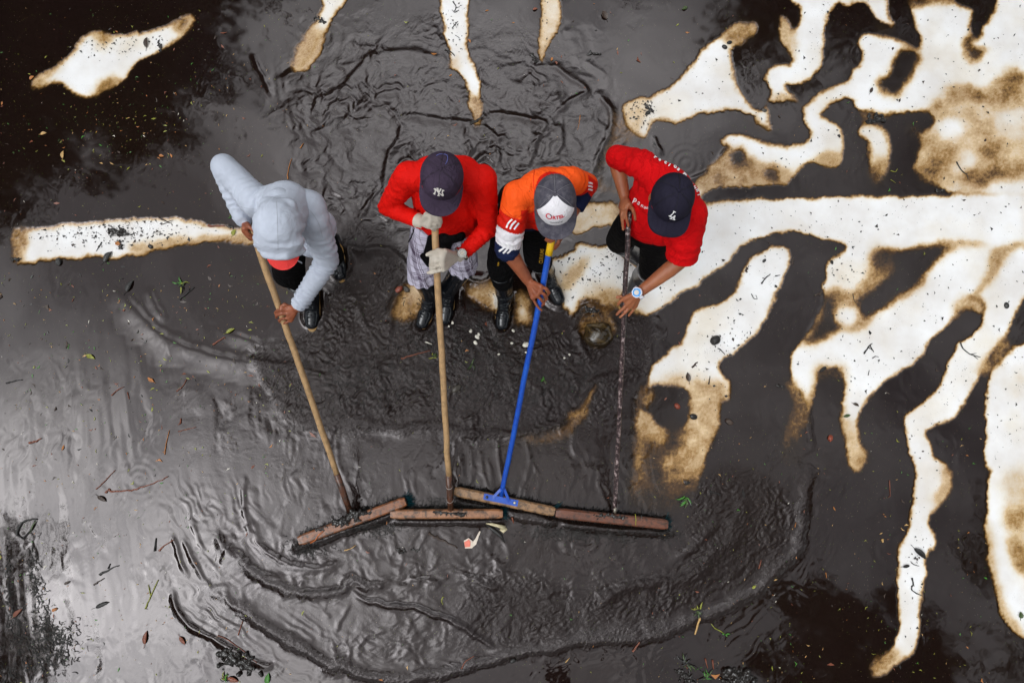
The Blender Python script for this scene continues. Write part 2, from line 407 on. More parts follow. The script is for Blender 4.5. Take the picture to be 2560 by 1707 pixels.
paint(S_((1812,1000),(1800,1070),(1770,1140),(1748,1210),(1735,1300),(1700,1340),(1860,1380),(1900,1100)), 1.0, 7)
paint(S_((1580,1262),(1680,1255),(1760,1200),(1850,1230),(1850,1400),(1560,1400)), 1.0, 30)
paint(S_((1655,950),(1720,940),(1745,1010),(1700,1120),(1660,1180),(1640,1080)), 0.26, 18)
paint(Q5_((2060,1110),(2180,1080),(2300,1090),(2390,1130),(2400,1280),(2330,1380),(2200,1360),(2130,1280),(2050,1230)), 0.9, 5)
paint(Q5_((2060,1110),(2150,1090),(2180,1150),(2140,1230),(2060,1230)), 0.5, 8)
paint(Q5_((2230,1300),(2340,1330),(2340,1480),(2240,1568),(2200,1480),(2260,1400)), 0.75, 12)
paint(Q8_((2110,-60),(2200,-60),(2220,160),(2170,220),(2110,160)), 0.7, 10)
paint(Q8_((2060,200),(2300,230),(2350,420),(2200,420),(2060,330)), 0.72, 22)
# --- strip left of man four, floor patches by the boots
paint(S_((1418,520),(1440,513),(1540,508),(1560,560),(1500,568),(1478,574),(1440,588),(1424,560)), 0.2, 5)
paint(Q2_((1860,740),(1930,770),(1990,900),(2080,950),(2060,1000),(1900,990),(1860,1060),(1800,1150),(1740,1230),(1740,1330),(1900,1350),(1900,1560),(1950,1560),(1960,1300),(1820,1250),(1800,1150),(1850,1000),(1850,860)), 0.55, 12)
paint(Q2_((1850,960),(1900,960),(1890,1090),(1810,1180),(1770,1240),(1760,1170),(1810,1060)), 0.5, 12)
paint(Q5_((385,450),(470,365),(560,395),(610,470),(590,560),(540,640),(450,650),(400,660),(345,640),(365,520)), 0.40, 12)
paint(Q5_((480,380),(560,400),(600,470),(560,520),(500,470)), 0.22, 10)
paint(Q5_((830,385),(950,365),(1020,360),(1095,330),(1110,480),(1085,600),(1000,560),(900,490)), 0.34, 12)
paint(Q5_((1050,470),(1100,450),(1100,560),(1070,590)), 0.02, 5)
paint(Q5_((1210,430),(1290,440),(1320,520),(1330,640),(1280,680),(1200,660),(1180,560)), 0.33, 10)
paint(Q5_((1230,540),(1280,560),(1290,630),(1250,650),(1220,600)), 0.1, 6)
paint(Q5_((1450,280),(1560,210),(1700,180),(1640,300),(1540,420),(1490,380)), 0.04, 10)
paint(Q5_((1520,420),(1560,330),(1640,240),(1680,200),(1720,220),(1640,330),(1560,430)), 0.42, 9)
paint(Q5_((1640,520),(1720,480),(1830,500),(1880,440),(1960,500),(2080,580),(2000,640),(1900,620),(1640,640)), 0.62, 12)
paint(Q5_((1700,440),(1760,400),(1900,420),(1960,500),(1880,540),(1780,520)), 0.35, 14)
paint(Q5_((1630,660),(1700,590),(1790,570),(1870,610),(1910,700),(1890,790),(1800,830),(1700,810),(1650,740)), 0.52, 8)
paint(Q5_((1890,560),(1980,600),(2100,610),(2120,800),(2000,1000),(1850,1000),(1780,900),(1860,800),(1930,700)), 1.0, 9)
paint(Q5_((1770,1055),(1730,1150),(1620,1270),(1500,1360),(1350,1400),(1200,1420),(1300,1500),(1500,1480),(1620,1420),(1690,1280),(1720,1180),(1790,1100)), 0.6, 10)
paint(Q5_((1765,1055),(1735,1150),(1690,1240),(1700,1180),(1740,1090)), 0.25, 5)
paint(Q5_((1560,1270),(1660,1230),(1720,1160),(1690,1290),(1600,1330)), 0.42, 9)
paint(Q4_((1560,400),(1700,330),(1820,280),(1900,330),(2050,400),(1990,470),(1850,420),(1740,370),(1640,410)), 0.66, 12)
paint(Q5_((860,745),(1000,700),(1300,720),(1350,850),(1200,900),(900,850)), 0.8, 30)
paint(Q8_((950,1170),(1010,1180),(1020,1230),(950,1215)), 0.72, 8)
paint(Q9_((690,60),(860,60),(860,-100),(740,-100)), 0.8, 12)

for (x, y, r, vl) in ((1420,700,26,.22),(1470,720,30,.16),(1400,740,22,.30),(1530,700,30,.14),(1505,640,24,.16),(1560,750,30,.20),(1620,760,26,.14),(1445,655,18,.2)): paint(circ(x, y, r, r * .6), vl, 12, None, .6)
# --- roughness of the sludge
CHOP = np.full((NV, NU), 0.07, np.float32)
paint(S_((750,120),(1000,30),(1350,90),(1560,260),(1520,400),(1450,560),(850,620),(740,430),(700,260)), 0.70, 45, CHOP)
paint(S_((430,1000),(720,1000),(1600,1000),(1780,1060),(1980,1150),(2010,1330),(1900,1520),(1400,1640),(1000,1690),(640,1600),(540,1470),(480,1300)), 0.55, 35, CHOP)
paint(S_((850,560),(1000,600),(1050,780),(1300,760),(1440,780),(1620,760),(1640,900),(1540,1030),(1350,1090),(1180,1110),(1000,1080),(800,1060),(700,1000),(650,880),(800,800)), 1.0, 16, CHOP)
paint(S_((620,860),(800,840),(960,960),(950,1080),(760,1080),(640,960)), 1.0, 22, CHOP)
paint(S_((1760,1180),(1860,1160),(1990,1250),(1960,1400),(1800,1500),(1600,1560),(1450,1570),(1500,1440),(1680,1380)), 1.0, 26, CHOP)
paint(S_((1180,1450),(1420,1440),(1420,1600),(1150,1600)), 1.0, 30, CHOP)
paint(S_((1300,1330),(1650,1330),(1680,1400),(1400,1430)), 0.35, 30, CHOP)
paint(Q8_((1700,1400),(2000,1380),(2400,1330),(2500,1600),(1700,1640)), 0.12, 20, CHOP)
paint(S_((480,1180),(640,1160),(720,1240),(700,1330),(560,1400)), 0.35, 30, CHOP)
paint(S_((0,1000),(420,1050),(500,1400),(640,1707),(-100,1760)), 0.16, 40, CHOP)
GRAIN = np.zeros((NV, NU), np.float32)
HGT = np.zeros((NV, NU), np.float32)

uu = U0 + (np.arange(NU) + 0.5) * STEP
vv = V0 + (np.arange(NV) + 0.5) * STEP
def ridge(pts, w, h, grain=0.0, asym=0.0, wob=6.0):
    """a bank of sludge along a polyline: w half width (px), h height (m)"""
    pl = catmull(pts, 8, closed=False)
    for i in range(1, len(pl) - 1):
        d = pl[i + 1] - pl[i - 1]; L = np.hypot(*d) + 1e-6
        o = perlin(np.array([i * 0.23]), np.array([pts[0][0] * .37]), 31)[0] * wob
        pl[i] = pl[i] + np.array([-d[1], d[0]]) / L * o
    n = len(pl)
    for i in range(n - 1):
        a, b = pl[i], pl[i + 1]
        t_ = i / (n - 1); env = min(1, 6 * t_ + .15, 6 * (1 - t_) + .15)
        ww = w * (0.75 + 0.5 * abs(perlin(np.array([i * .31 + 7]), np.array([3.3]), 32)[0]) * 2)
        R = ww * 3
        x0, x1 = int((min(a[0], b[0]) - R - U0) / STEP), int((max(a[0], b[0]) + R - U0) / STEP) + 1
        y0, y1 = int((min(a[1], b[1]) - R - V0) / STEP), int((max(a[1], b[1]) + R - V0) / STEP) + 1
        x0, y0, x1, y1 = max(x0, 0), max(y0, 0), min(x1, NU), min(y1, NV)
        if x1 <= x0 or y1 <= y0: continue
        X, Y = np.meshgrid(uu[x0:x1], vv[y0:y1])
        ab = b - a; q = np.clip(((X - a[0]) * ab[0] + (Y - a[1]) * ab[1]) / (ab @ ab + 1e-9), 0, 1)
        dx = X - a[0] - q * ab[0]; dy = Y - a[1] - q * ab[1]
        r = np.hypot(dx, dy)
        sd = (dx * ab[1] - dy * ab[0]) > 0
        prof = np.exp(-(r / (ww * np.where(sd, 1.0, 1.0 + asym))) ** 2 * 1.2) * h * env
        HGT[y0:y1, x0:x1] = np.maximum(HGT[y0:y1, x0:x1], prof)
        if grain: GRAIN[y0:y1, x0:x1] = np.maximum(GRAIN[y0:y1, x0:x1], np.exp(-(r / (ww * 1.4)) ** 4) * grain * env)

ridge(Q9_((780,50),(850,110),(885,130),(862,280),(840,420),(830,560),(780,680),(660,800),(560,900),(440,980),(300,1060),(100,1130),(0,1170)) + Q8_((2200,1245),(2050,1262),(1800,1270),(1600,1300),(1400,1340),(1200,1370),(1050,1410),(900,1450),(750,1490),(500,1535),(300,1535),(100,1490),(0,1440)) + Q7_((2290,1460),(2200,1400),(2000,1290),(1850,1190),(1700,1090),(1600,1030),(1500,960),(1400,920)), 11, 0.011, 1.0, 0.7)
ridge(Q8_((2338,1170),(2200,1200),(2000,1200),(1800,1230),(1600,1270)), 14, 0.009, 1.0)
ridge(Q7_((1600,640),(1660,700),(1720,790),(1850,860),(2000,925),(2150,955),(2338,925)) + Q8_((80,850),(200,895),(320,860)), 8, 0.010, 0.7, 0.8)
ridge(Q8_((80,920),(200,1000),(350,1030),(500,1040),(650,1090),(800,1150),(950,1240),(1100,1340)), 5, 0.010, 0.3, 0.6)
ridge(Q8_((1780,1010),(1900,930),(2050,880),(2200,860),(2338,850)) + Q9_((130,780),(220,650),(330,600),(430,500)), 9, 0.010, 0.8, 0.8)
ridge(Q9_((20,840),(160,760),(250,640),(330,560),(390,430),(440,330)), 16, 0.006, 0.8)
ridge(Q8_((820,820),(900,840),(1000,890),(1100,920)), 5, 0.006, 0.2)
ridge(Q8_((480,860),(560,850),(690,880)), 5, 0.006, 0.1)
ridge(Q8_((1380,960),(1480,940),(1570,930)), 4, 0.005, 0.1)
ridge(Q7_((1200,930),(1210,1030),(1300,1160),(1450,1240),(1600,1330),(1800,1430),(1870,1440)), 3.5, 0.007, 0.1, 1.5, 2)
ridge(Q7_((1190,560),(1220,640),(1250,740),(1290,820)), 3, 0.004, 0, 1, 2)
ridge(Q7_((1270,580),(1310,680),(1370,790),(1410,860)), 3, 0.004, 0, 1, 2)
ridge(Q7_((1330,480),(1360,560),(1400,650)), 3, 0.003, 0, 1, 2)
# folds of thick sludge above the men
ridge(Q2_((300,1340),(305,1220),(330,1080),(395,960),(418,880),(370,790),(300,740),(180,780)), 3.5, 0.006, 0, 1.6, 3)
ridge(Q2_((1420,850),(1500,760),(1600,680),(1690,625),(1590,545),(1500,480),(1430,460)), 3.5, 0.005, 0, 1.6, 3)
ridge(Q2_((1715,1210),(1780,1060),(1830,940),(1860,850),(1850,760),(1780,660)), 4, 0.006, 0.1, 1.6, 3)
ridge(Q2_((1000,790),(1100,780),(1250,810),(1410,850),(1350,980),(1340,1080)), 4, 0.006, 0, 1.5, 3)
ridge(Q2_((970,860),(1040,900),(1090,1000),(1085,1100)), 3, 0.005, 0, 1.5, 3)
ridge(Q2_((880,880),(870,950),(900,1030)), 3, 0.004, 0, 1.5, 3)
ridge(Q2_((1520,870),(1530,960),(1500,1050)), 4, 0.005, 0, 1.5, 3)
ridge(Q2_((1460,870),(1500,890),(1520,960)), 4, 0.005, 0.1, 1.5, 3)
ridge(Q2_((180,400),(320,370),(480,360),(700,400)), 7, 0.004, 0.0, 1.5, 3)
ridge(Q2_((380,830),(500,800),(700,830),(880,840),(960,860)), 5, 0.005, 0.1, 1.5, 4)
ridge(Q2_((0,640),(60,560),(150,450),(200,390)), 5, 0.004, 0.0, 1.5, 4)
ridge(Q2_((130,1500),(190,1400),(250,1330)), 4, 0.004, 0.0, 1.5, 3)
ridge(Q1_((1740,380),(1800,500),(1840,580),(1870,660)), 3, 0.004, 0.1, 1, 2)
ridge(Q1_((2215,230),(2190,320),(2130,430),(2050,500),(1950,540)), 4, 0.006, 0.3, 1.2, 2)
ridge(Q3_((60,1230),(180,1180),(270,1080),(310,1020)), 3, 0.005, 0, 1.5, 2)
ridge(Q2_((2165,950),(2180,1000),(2210,1050)), 3, 0.004, 0, 1.5, 2)
ridge(Q5_((-200,150),(0,110),(130,150),(300,130),(400,190),(450,260),(480,320),(420,420),(360,540),(345,680),(340,760)), 6, 0.009, 0.5, 1.2)
ridge(Q5_((60,440),(110,500),(150,600),(180,680)), 5, 0.006, 0.3)
ridge(Q5_((860,320),(920,370),(990,375),(1040,330),(1060,240)), 5, 0.008, 0.2, 1.0, 3)
ridge(Q5_((0,1290),(200,1340),(400,1395),(560,1350),(700,1350),(900,1420),(1100,1410),(1300,1400),(1450,1360),(1600,1260),(1700,1150),(1770,1040),(1950,1040),(2050,1000),(2120,930)), 8, 0.006, 0.9, 0.3, 5)
ridge(Q5_((1760,1060),(1850,1060),(1960,1030),(2060,990),(2120,940),(2140,800)), 7, 0.006, 0.7, 0.3, 5)
ridge(Q5_((1600,660),(1640,590),(1700,540),(1760,560),(1700,620),(1640,700),(1660,800),(1720,900)), 5, 0.009, 0.6)
ridge(Q5_((1650,1160),(1690,1250),(1620,1380),(1600,1500),(1640,1568)), 3, 0.004, 0, 1.5, 3)
ridge(Q5_((2060,1140),(2040,1220),(2050,1400),(2050,1560)) + Q8_((2050,100),(2060,180),(1990,260)), 3, 0.004, 0, 1.5, 3)
ridge(Q6_((980,450),(978,540),(940,630),(860,740)), 3, 0.003, 0, 1, 1)
ridge(Q6_((770,1080),(850,1180),(880,1300),(890,1400),(910,1480)), 4, 0.004, 0.3, 1.2, 3)
# sludge pushed up by the broom heads and round the boots
ridge([(735,1372),(860,1326),(1025,1268)], 9, .020, .8, .3, 3); ridge([(970,1300),(1110,1302),(1262,1300)], 8, .016, .7, .3, 3)
ridge([(1262,1282),(1330,1296),(1392,1304)], 9, .016, .8, .3, 3); ridge([(1390,1306),(1530,1322),(1676,1332)], 8, .016, .7, .3, 3); ridge([(1130,1250),(1260,1274),(1380,1296)], 8, .014, .7, .3, 3)
for bx, by, tx, ty in ((786,742,783,800),(842,622,852,680),(1081,745,1054,822),(1124,732,1112,806),(1263,745,1254,822),(1364,690,1398,752)):
    dx_, dy_ = tx - bx, ty - by; L_ = math.hypot(dx_, dy_); dx_ /= L_; dy_ /= L_
    ridge([(bx - dy_ * 24 - dx_ * 12, by + dx_ * 24 - dy_ * 12), (bx - dy_ * 27 + dx_ * L_ * .5, by + dx_ * 27 + dy_ * L_ * .5), (tx - dy_ * 14 + dx_ * 6, ty + dx_ * 14 + dy_ * 6), (tx + dy_ * 14 + dx_ * 6, ty - dx_ * 14 + dy_ * 6), (bx + dy_ * 27 + dx_ * L_ * .5, by - dx_ * 27 + dy_ * L_ * .5), (bx + dy_ * 24 - dx_ * 12, by - dx_ * 24 - dy_ * 12)], 6, .013, .6, .2, 4)
# swirl thrown by the first broom
ridge(Q4_((830,450),(900,520),(1000,640),(1060,700),(1200,790),(1380,850),(1600,910),(1760,930),(2050,950),(2200,1000),(2280,1100)), 12, 0.0055, 0.0, 1.4, 3)
ridge(Q4_((1560,720),(1680,760),(1800,790),(2000,800),(2150,880)), 8, 0.0035, 0.0, 1.5, 3)
ridge(Q4_((1700,900),(1900,930),(2050,960),(2250,1010)), 5, 0.010, 0.6, 1, 3)
ridge(Q4_((1050,450),(1070,540),(1120,600)), 7, 0.003, 0, 1.3, 3)
ridge(Q7_((1500,560),(1560,640),(1640,720),(1760,800),(1950,860)), 9, 0.007, 0.0, 1.3, 5)
ridge(Q7_((1760,560),(1860,680),(2000,750),(2180,770),(2338,740)), 6, 0.006, 0.1, 1.3, 5)
ridge(Q7_((1690,150),(1680,300),(1700,450),(1760,560)), 3, 0.004, 0, 1.3, 4)
ridge(Q9_((-60,720),(60,650),(150,560),(200,500),(240,470)), 9, 0.006, 0.2)
random.seed(3)
for k in range(26):      # runs of water left by the bristles above each broom head
    cx = random.choice([860, 1010, 1160, 1240, 1330, 1460, 1590, 1650]) + random.uniform(-40, 40)
    y0_ = random.uniform(1080, 1180); L = random.uniform(50, 130)
    ridge([(cx, y0_), (cx + random.uniform(-8, 12), y0_ + L * .5), (cx + random.uniform(0, 28), y0_ + L)], random.uniform(1.6, 2.6), random.uniform(.0012, .0028), 0, 1, 3)
for k in range(120):     # short wrinkles in the sludge upstream and downstream
    if random.random() < .5:
        cx, cy = random.uniform(850, 1500), random.uniform(120, 520); an = random.uniform(-.4, 1.3)
    else:
        cx, cy = random.uniform(640, 1850), random.uniform(1330, 1590); an = random.uniform(.3, 2.4)
    L = random.uniform(20, 70); dx, dy = math.cos(an) * L / 2, math.sin(an) * L / 2
    ridge([(cx - dx, cy - dy), (cx + random.uniform(-7, 7), cy + random.uniform(-7, 7)), (cx + dx, cy + dy)], random.uniform(2, 4.5), random.uniform(.001, .003), 0, 1, 3)

RINGS = [(613,945,16),(640,975,18),(600,950,12),(610,980,14),(645,950,10),(660,1000,20),(690,1030,18),(700,860,14),(690,855,10),(720,862,12),(665,865,9),(990,840,9),(920,845,9),(905,880,9),(925,1125,10),(800,1040,12),(1210,1540,10),(1190,1480,7),(800,1270,8),(1075,790,7),(1730,205,30),(1890,130,16),(1715,410,60),(2270,90,14),(1865,160,14),(350,1200,60),(1500,1640,9),(1360,1500,8),(570,840,8),(500,710,14),(1550,1480,9),(990,1120,10),(860,1010,9)]
for (cu, cv, R) in RINGS:
    x0, x1 = int((cu - 1.6 * R - U0) / STEP), int((cu + 1.6 * R - U0) / STEP)
    y0, y1 = int((cv - 1.6 * R - V0) / STEP), int((cv + 1.6 * R - V0) / STEP)
    X, Y = np.meshgrid(uu[x0:x1], vv[y0:y1]); r = np.hypot(X - cu, Y - cv)
    wl_ = max(6.5, R * .28)
    HGT[y0:y1, x0:x1] += 0.0007 * min(1, 16 / R) * np.sin(r / wl_ * 6.283) * np.exp(-(r / R) ** 4)

def soften(A, sg):
    for ax_ in (0, 1):
        L = A.shape[ax_]; k = np.exp(-2 * (np.pi * np.fft.rfftfreq(L) * sg) ** 2)
        A = np.fft.irfft(np.fft.rfft(A, axis=ax_) * (k[:, None] if ax_ == 0 else k[None, :]), n=L, axis=ax_)
    return A.astype(np.float32)
HGT = soften(HGT, 1.3) * 1.35
def sample(A, u, v):
    x = np.clip((u - U0) / STEP - 0.5, 0, NU - 1.001); y = np.clip((v - V0) / STEP - 0.5, 0, NV - 1.001)
    xi = x.astype(np.int32); yi = y.astype(np.int32); fx = (x - xi).astype(np.float32); fy = (y - yi).astype(np.float32)
    return (A[yi, xi] * (1 - fx) + A[yi, xi + 1] * fx) * (1 - fy) + (A[yi + 1, xi] * (1 - fx) + A[yi + 1, xi + 1] * fx) * fy

def axis(lo, hi, step, far):
    mid = np.arange(lo, hi + step * .5, step)
    ext = []; s = step; p = 0.0
    while p < far:
        s *= 1.16; p += s; ext.append(p)
    ext = np.array(ext)
    return np.concatenate([lo - ext[::-1], mid, mid[-1] + ext])
GS = 0.0078
gx_ = axis(-3.62, 3.62, GS, 90.0); gy_ = axis(-1.66, 3.02, GS, 90.0)
GX, GY = np.meshgrid(gx_.astype(np.float32), gy_.astype(np.float32))
NYg, NXg = GX.shape
def ground_fields(X, Y):
    zc = -(Y * st + CAM_H * ct) * -1.0
    yc = Y * ct - CAM_H * st
    zc = np.maximum(Y * st + CAM_H * ct, 0.4)
    u = 1280 + FPX * X / zc; v = 853.5 - FPX * yc / zc
    inside = (u > U0 + 30) & (u < U1 - 30) & (v > V0 + 30) & (v < V1 - 30)
    wu = u + 5.0 * fbm(X * 9, Y * 9, 1, 3) + 2.2 * perlin(X * 55, Y * 55, 5) + 1.6 * perlin(X * 23, Y * 23, 7)
    wv = v + 5.0 * fbm(X * 9, Y * 9, 11, 3) + 2.2 * perlin(X * 55, Y * 55, 6) + 1.6 * perlin(X * 23, Y * 23, 8)
    silt = sample(SILT, wu, wv)
    # beyond the traced area the same kind of floor goes on, procedurally
    far = fbm(X * .55 + .3 * perlin(X, Y, 3), Y * .55, 21, 4)
    edge = np.clip((X - 3.3) * .6, -1, 1)
    fs = np.clip(.75 - 1.6 * (far + .45 * edge - .05), 0, 1)
    k = np.clip(np.maximum(np.abs(X) - 3.7, np.maximum(Y - 3.15, -1.75 - Y)) / .5, 0, 1)
    silt = np.where(inside, silt, fs) * (1 - k) + fs * k
    chop = sample(CHOP, wu, wv) * (1 - k) + .12 * k
    hr = sample(HGT, u, v) * (1 - k)
    gr = sample(GRAIN, u, v) * (1 - k)
    return silt.astype(np.float32), chop.astype(np.float32), hr, gr
silt, chop, hr, gr = ground_fields(GX, GY)
silt = np.clip(silt + perlin(GX * 15 + .6 * perlin(GX * 6, GY * 6, 43), GY * 15, 42) * .11 * np.exp(-((silt - .45) / .30) ** 2), 0, 1)
# granular dissolve where the silt is thin
g1 = perlin(GX * 60, GY * 60, 41)
silt = np.clip(silt + g1 * 0.10 * np.exp(-((silt - .5) / .28) ** 2), 0, 1)
dust = np.clip(fbm(GX * 2.2, GY * 2.2, 51, 4), 0, 1)
silt = np.clip(silt + 0.10 * dust * (silt < .3), 0, 1)
wet = np.clip((silt - .30) / .35, 0, 1); wet = wet * wet * (3 - 2 * wet)
# flow-warped waves
wx = GX + .05 * perlin(GX * 5, GY * 5, 61) + .020 * perlin(GX * 14, GY * 14, 62)
wy = GY + .05 * perlin(GX * 5, GY * 5, 63) + .020 * perlin(GX * 14, GY * 14, 64)
w1 = perlin(wx * 9, wy * 7, 71)
w2 = perlin(wx * 24, wy * 15, 72)
w3 = 1 - 2 * np.abs(perlin(wx * 44 + 3 * w1, wy * 34, 73))
w4 = perlin(wx * 62, wy * 62, 74)
calm = np.clip(.75 + 1.5 * fbm(wx * 2.6, wy * 2.0, 78, 2), .12, 1.5); calm2 = np.clip(.5 + 1.8 * perlin(wx * 6, wy * 5, 79), .05, 1.6)
rough_ = np.clip((chop - .72) / .2, 0, 1)
# long wrinkles drawn out along the push of the brooms
FLA = np.zeros((NV, NU), np.float32); FLB = np.zeros((NV, NU), np.float32); FLC = np.zeros((NV, NU), np.float32)
paint(S_((450,1180),(640,1300),(760,1350),(1700,1340),(1850,1150),(2010,1200),(2000,1450),(1700,1620),(1000,1700),(560,1620),(430,1400)), 1.0, 50, FLA)
paint(S_((640,1010),(820,1090),(1350,1100),(1620,1000),(1640,1270),(1300,1250),(700,1330),(600,1200)), 1.0, 25, FLB)
paint(S_((-100,960),(560,1000),(640,1707),(-100,1800)), 1.0, 60, FLC)
_k = np.clip(np.maximum(np.abs(GX) - 3.6, np.maximum(GY - 3.1, -1.7 - GY)) / .3, 0, 1)
zc_ = np.maximum(GY * st + CAM_H * ct, .4); _u = 1280 + FPX * GX / zc_; _v = 853.5 - FPX * (GY * ct - CAM_H * st) / zc_
FLD = np.zeros((NV, NU), np.float32); paint(S_((780,140),(1000,60),(1180,110),(1400,200),(1540,300),(1490,420),(1440,560),(1160,600),(860,600),(760,470),(720,300)), 1.0, 40, FLD)
fa, fb, fc, fd = (sample(A_, _u, _v) * (1 - _k) for A_ in (FLA, FLB, FLC, FLD))
sd = (1 - 2.2 * np.abs(perlin(wx * 8 + wy * 3 + .9 * perlin(wx * 5, wy * 5, 99), wy * 9 - wx * 2, 100))) * .8 + .5 * (1 - 2 * np.abs(perlin(wx * 15, wy * 19 + wx * 6, 101)))
_c = P(1230, 900, 0); _r = np.hypot(GX - _c.x, (GY - _c.y) * 1.15) + .04 * w1; _t = np.arctan2(GY - _c.y, GX - _c.x)
sa = perlin(_r * 34 + .8 * perlin(wx * 7, wy * 7, 91), _t * 9 + w1, 90) * np.clip(.4 + 1.6 * perlin(_r * 5, _t * 4, 92), 0, 1.5)
sb = perlin(wx * 30 - wy * 4, wy * 4.5, 93) * np.clip(.3 + 1.6 * perlin(wx * 5, wy * 3, 94), 0, 1.5)
sc = perlin(GX * 7 + GY * 1.2 + .3 * w1, GY * 1.5, 95) + .5 * perlin(GX * 16 + GY * 3, GY * 2.6, 96)
streak = fa * sa * .0026 + fb * sb * .0026 + fc * sc * .0010 + fd * sd * .0048 * np.clip(.45 + 1.3 * perlin(wx * 3.1, wy * 2.6, 97), .1, 1.3) + fa * sd * .0026 * np.clip(.2 + 1.6 * perlin(wx * 3.1, wy * 2.6, 98), 0, 1.3)
waves = (w1 * .0034 + w2 * .0022 * calm2) * calm + w3 * .0016 * calm2 * np.clip(chop * 1.4 - .3, 0, 1) + w4 * .0005 * calm + rough_ * np.clip(.25 + 1.3 * np.abs(perlin(wx * 4, wy * 3.4, 86)) + .5 * calm2, .2, 1.4) * (.0034 * (1 - 2 * np.abs(perlin(wx * 36 + 1.2 * w1, wy * 28, 80))) + .0022 * perlin(wx * 60 + w1, wy * 54, 85))
swell = perlin(GX * 1.1, GY * .9, 75) * .004 + perlin(GX * 3.1, GY * 2.2, 76) * .0016
Z = 0.004 * wet + wet * (streak + chop * waves * 1.15 + .35 * swell) + hr * (0.5 + .5 * wet)
Z += gr * (0.0035 * np.abs(w4) + 0.003 * perlin(GX * 85, GY * 85, 77)) 
VG = np.stack([GX, GY, Z], -1).reshape(-1, 3).astype(np.float32)
# vertex normals of the whole sheet, shared by both halves so that the seam does not show
zx = np.gradient(Z, axis=1) / np.gradient(GX, axis=1); zy = np.gradient(Z, axis=0) / np.gradient(GY, axis=0)
NRM = np.stack([-zx, -zy, np.ones_like(zx)], -1).reshape(-1, 3); NRM /= np.linalg.norm(NRM, axis=1)[:, None]
idx = np.arange(NYg * NXg).reshape(NYg, NXg)
FG = np.stack([idx[:-1, :-1], idx[:-1, 1:], idx[1:, 1:], idx[1:, :-1]], -1).reshape(-1, 4)
fs_ = silt.ravel()[FG].mean(1)
isfloor = fs_ < 0.40

def ground_height(x, y):
    j = int(np.clip(np.searchsorted(gx_, x), 0, NXg - 1)); i = int(np.clip(np.searchsorted(gy_, y), 0, NYg - 1))
    return float(Z[i, j])
def ground_silt(x, y):
    j = int(np.clip(np.searchsorted(gx_, x), 0, NXg - 1)); i = int(np.clip(np.searchsorted(gy_, y), 0, NYg - 1))
    return float(silt[i, j])

# material: white painted concrete, silt of varying thickness over it, a film of water on top
g = NT('silt_over_white_floor')
pos = g.obj()
s_at, c_at, gr_at = g.attr('silt'), g.attr('chop'), g.attr('grain')
nfine = g.noise(230, 3, .7, vec=pos); nmid = g.noise(34, 5, .6, vec=pos); nbig = g.noise(3.0, 4, .6, vec=pos)
# grains: strongest at half-covered edges
bell = g.math('MULTIPLY', s_at, g.math('SUBTRACT', 1.0, s_at))
sj = g.math('ADD', s_at, g.math('MULTIPLY', g.math('MULTIPLY', g.math('SUBTRACT', nfine, .5), bell), 1.5), clamp=True)
sj = g.math('ADD', sj, g.math('MULTIPLY', g.math('MULTIPLY', g.math('SUBTRACT', nmid, .5), bell), 0.55), clamp=True)
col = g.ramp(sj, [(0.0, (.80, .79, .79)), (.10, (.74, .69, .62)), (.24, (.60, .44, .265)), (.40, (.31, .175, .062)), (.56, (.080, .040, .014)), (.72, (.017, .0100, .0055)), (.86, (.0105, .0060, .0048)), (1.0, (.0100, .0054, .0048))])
tint = g.ramp(nbig, [(.34, (.84, .81, .78)), (.62, (1.0, 1.0, 1.0))])
col = g.mix(1.0, col, tint, 'MULTIPLY')
# mud colour drifts between brown and olive
drift = g.ramp(g.noise(.9, 4, .6, vec=pos), [(.35, (1.0, .98, 1.02)), (.65, (1.12, 1.10, .85))])
col = g.mix(g.math('MULTIPLY', s_at, .8), col, g.mix(1.0, col, drift, 'MULTIPLY'))
# specks of soot on the clean floor and floating grit on the water
vor = g.node('ShaderNodeTexVoronoi', _Scale=46.0, _Randomness=1.0); g.l.new(pos, vor.inputs['Vector'])
sp = g.math('LESS_THAN', vor.outputs['Distance'], g.math('MULTIPLY', g.math('SUBTRACT', g.noise(4.5, 3, .6, vec=pos), .44), .55))
vor2 = g.node('ShaderNodeTexVoronoi', _Scale=120.0, _Randomness=1.0); g.l.new(pos, vor2.inputs['Vector'])
sp2 = g.math('LESS_THAN', vor2.outputs['Distance'], g.math('MULTIPLY', g.math('SUBTRACT', g.noise(7, 3, .6, vec=pos), .46), .8))
speck = g.math('MULTIPLY', g.math('MAXIMUM', sp, g.math('MULTIPLY', sp2, .8)), g.math('LESS_THAN', s_at, .36))
col = g.mix(g.math('MULTIPLY', speck, .85), col, (.05, .036, .028))
vor3 = g.node('ShaderNodeTexVoronoi', _Scale=55.0, _Randomness=1.0); g.l.new(pos, vor3.inputs['Vector'])
grit = g.math('MULTIPLY', g.math('LESS_THAN', vor3.outputs['Distance'], .085), g.math('GREATER_THAN', g.noise(2.5, 3, .6, vec=pos), .47))
grit = g.math('MULTIPLY', grit, g.math('GREATER_THAN', s_at, .6))
gsep = g.node('ShaderNodeSeparateColor'); g.l.new(vor3.outputs['Color'], gsep.inputs[0])
gcol = g.ramp(gsep.outputs[0], [(.0, (.10, .14, .02)), (.45, (.14, .10, .04)), (.7, (.26, .21, .15)), (1.0, (.30, .12, .05))], 'CONSTANT')
col = g.mix(g.math('MULTIPLY', grit, .75), col, gcol)
rough = g.ramp(s_at, [(0.0, .42), (.25, .28), (.6, .045), (1.0, .03)])
rough = g.math('ADD', rough, g.math('MULTIPLY', gr_at, .12))
hb = g.math('ADD', g.math('MULTIPLY', g.noise(75, 4, .6, 1.2, vec=pos), g.math('ADD', c_at, .0)), g.math('MULTIPLY', g.noise(150, 2, .6, vec=pos), gr_at))
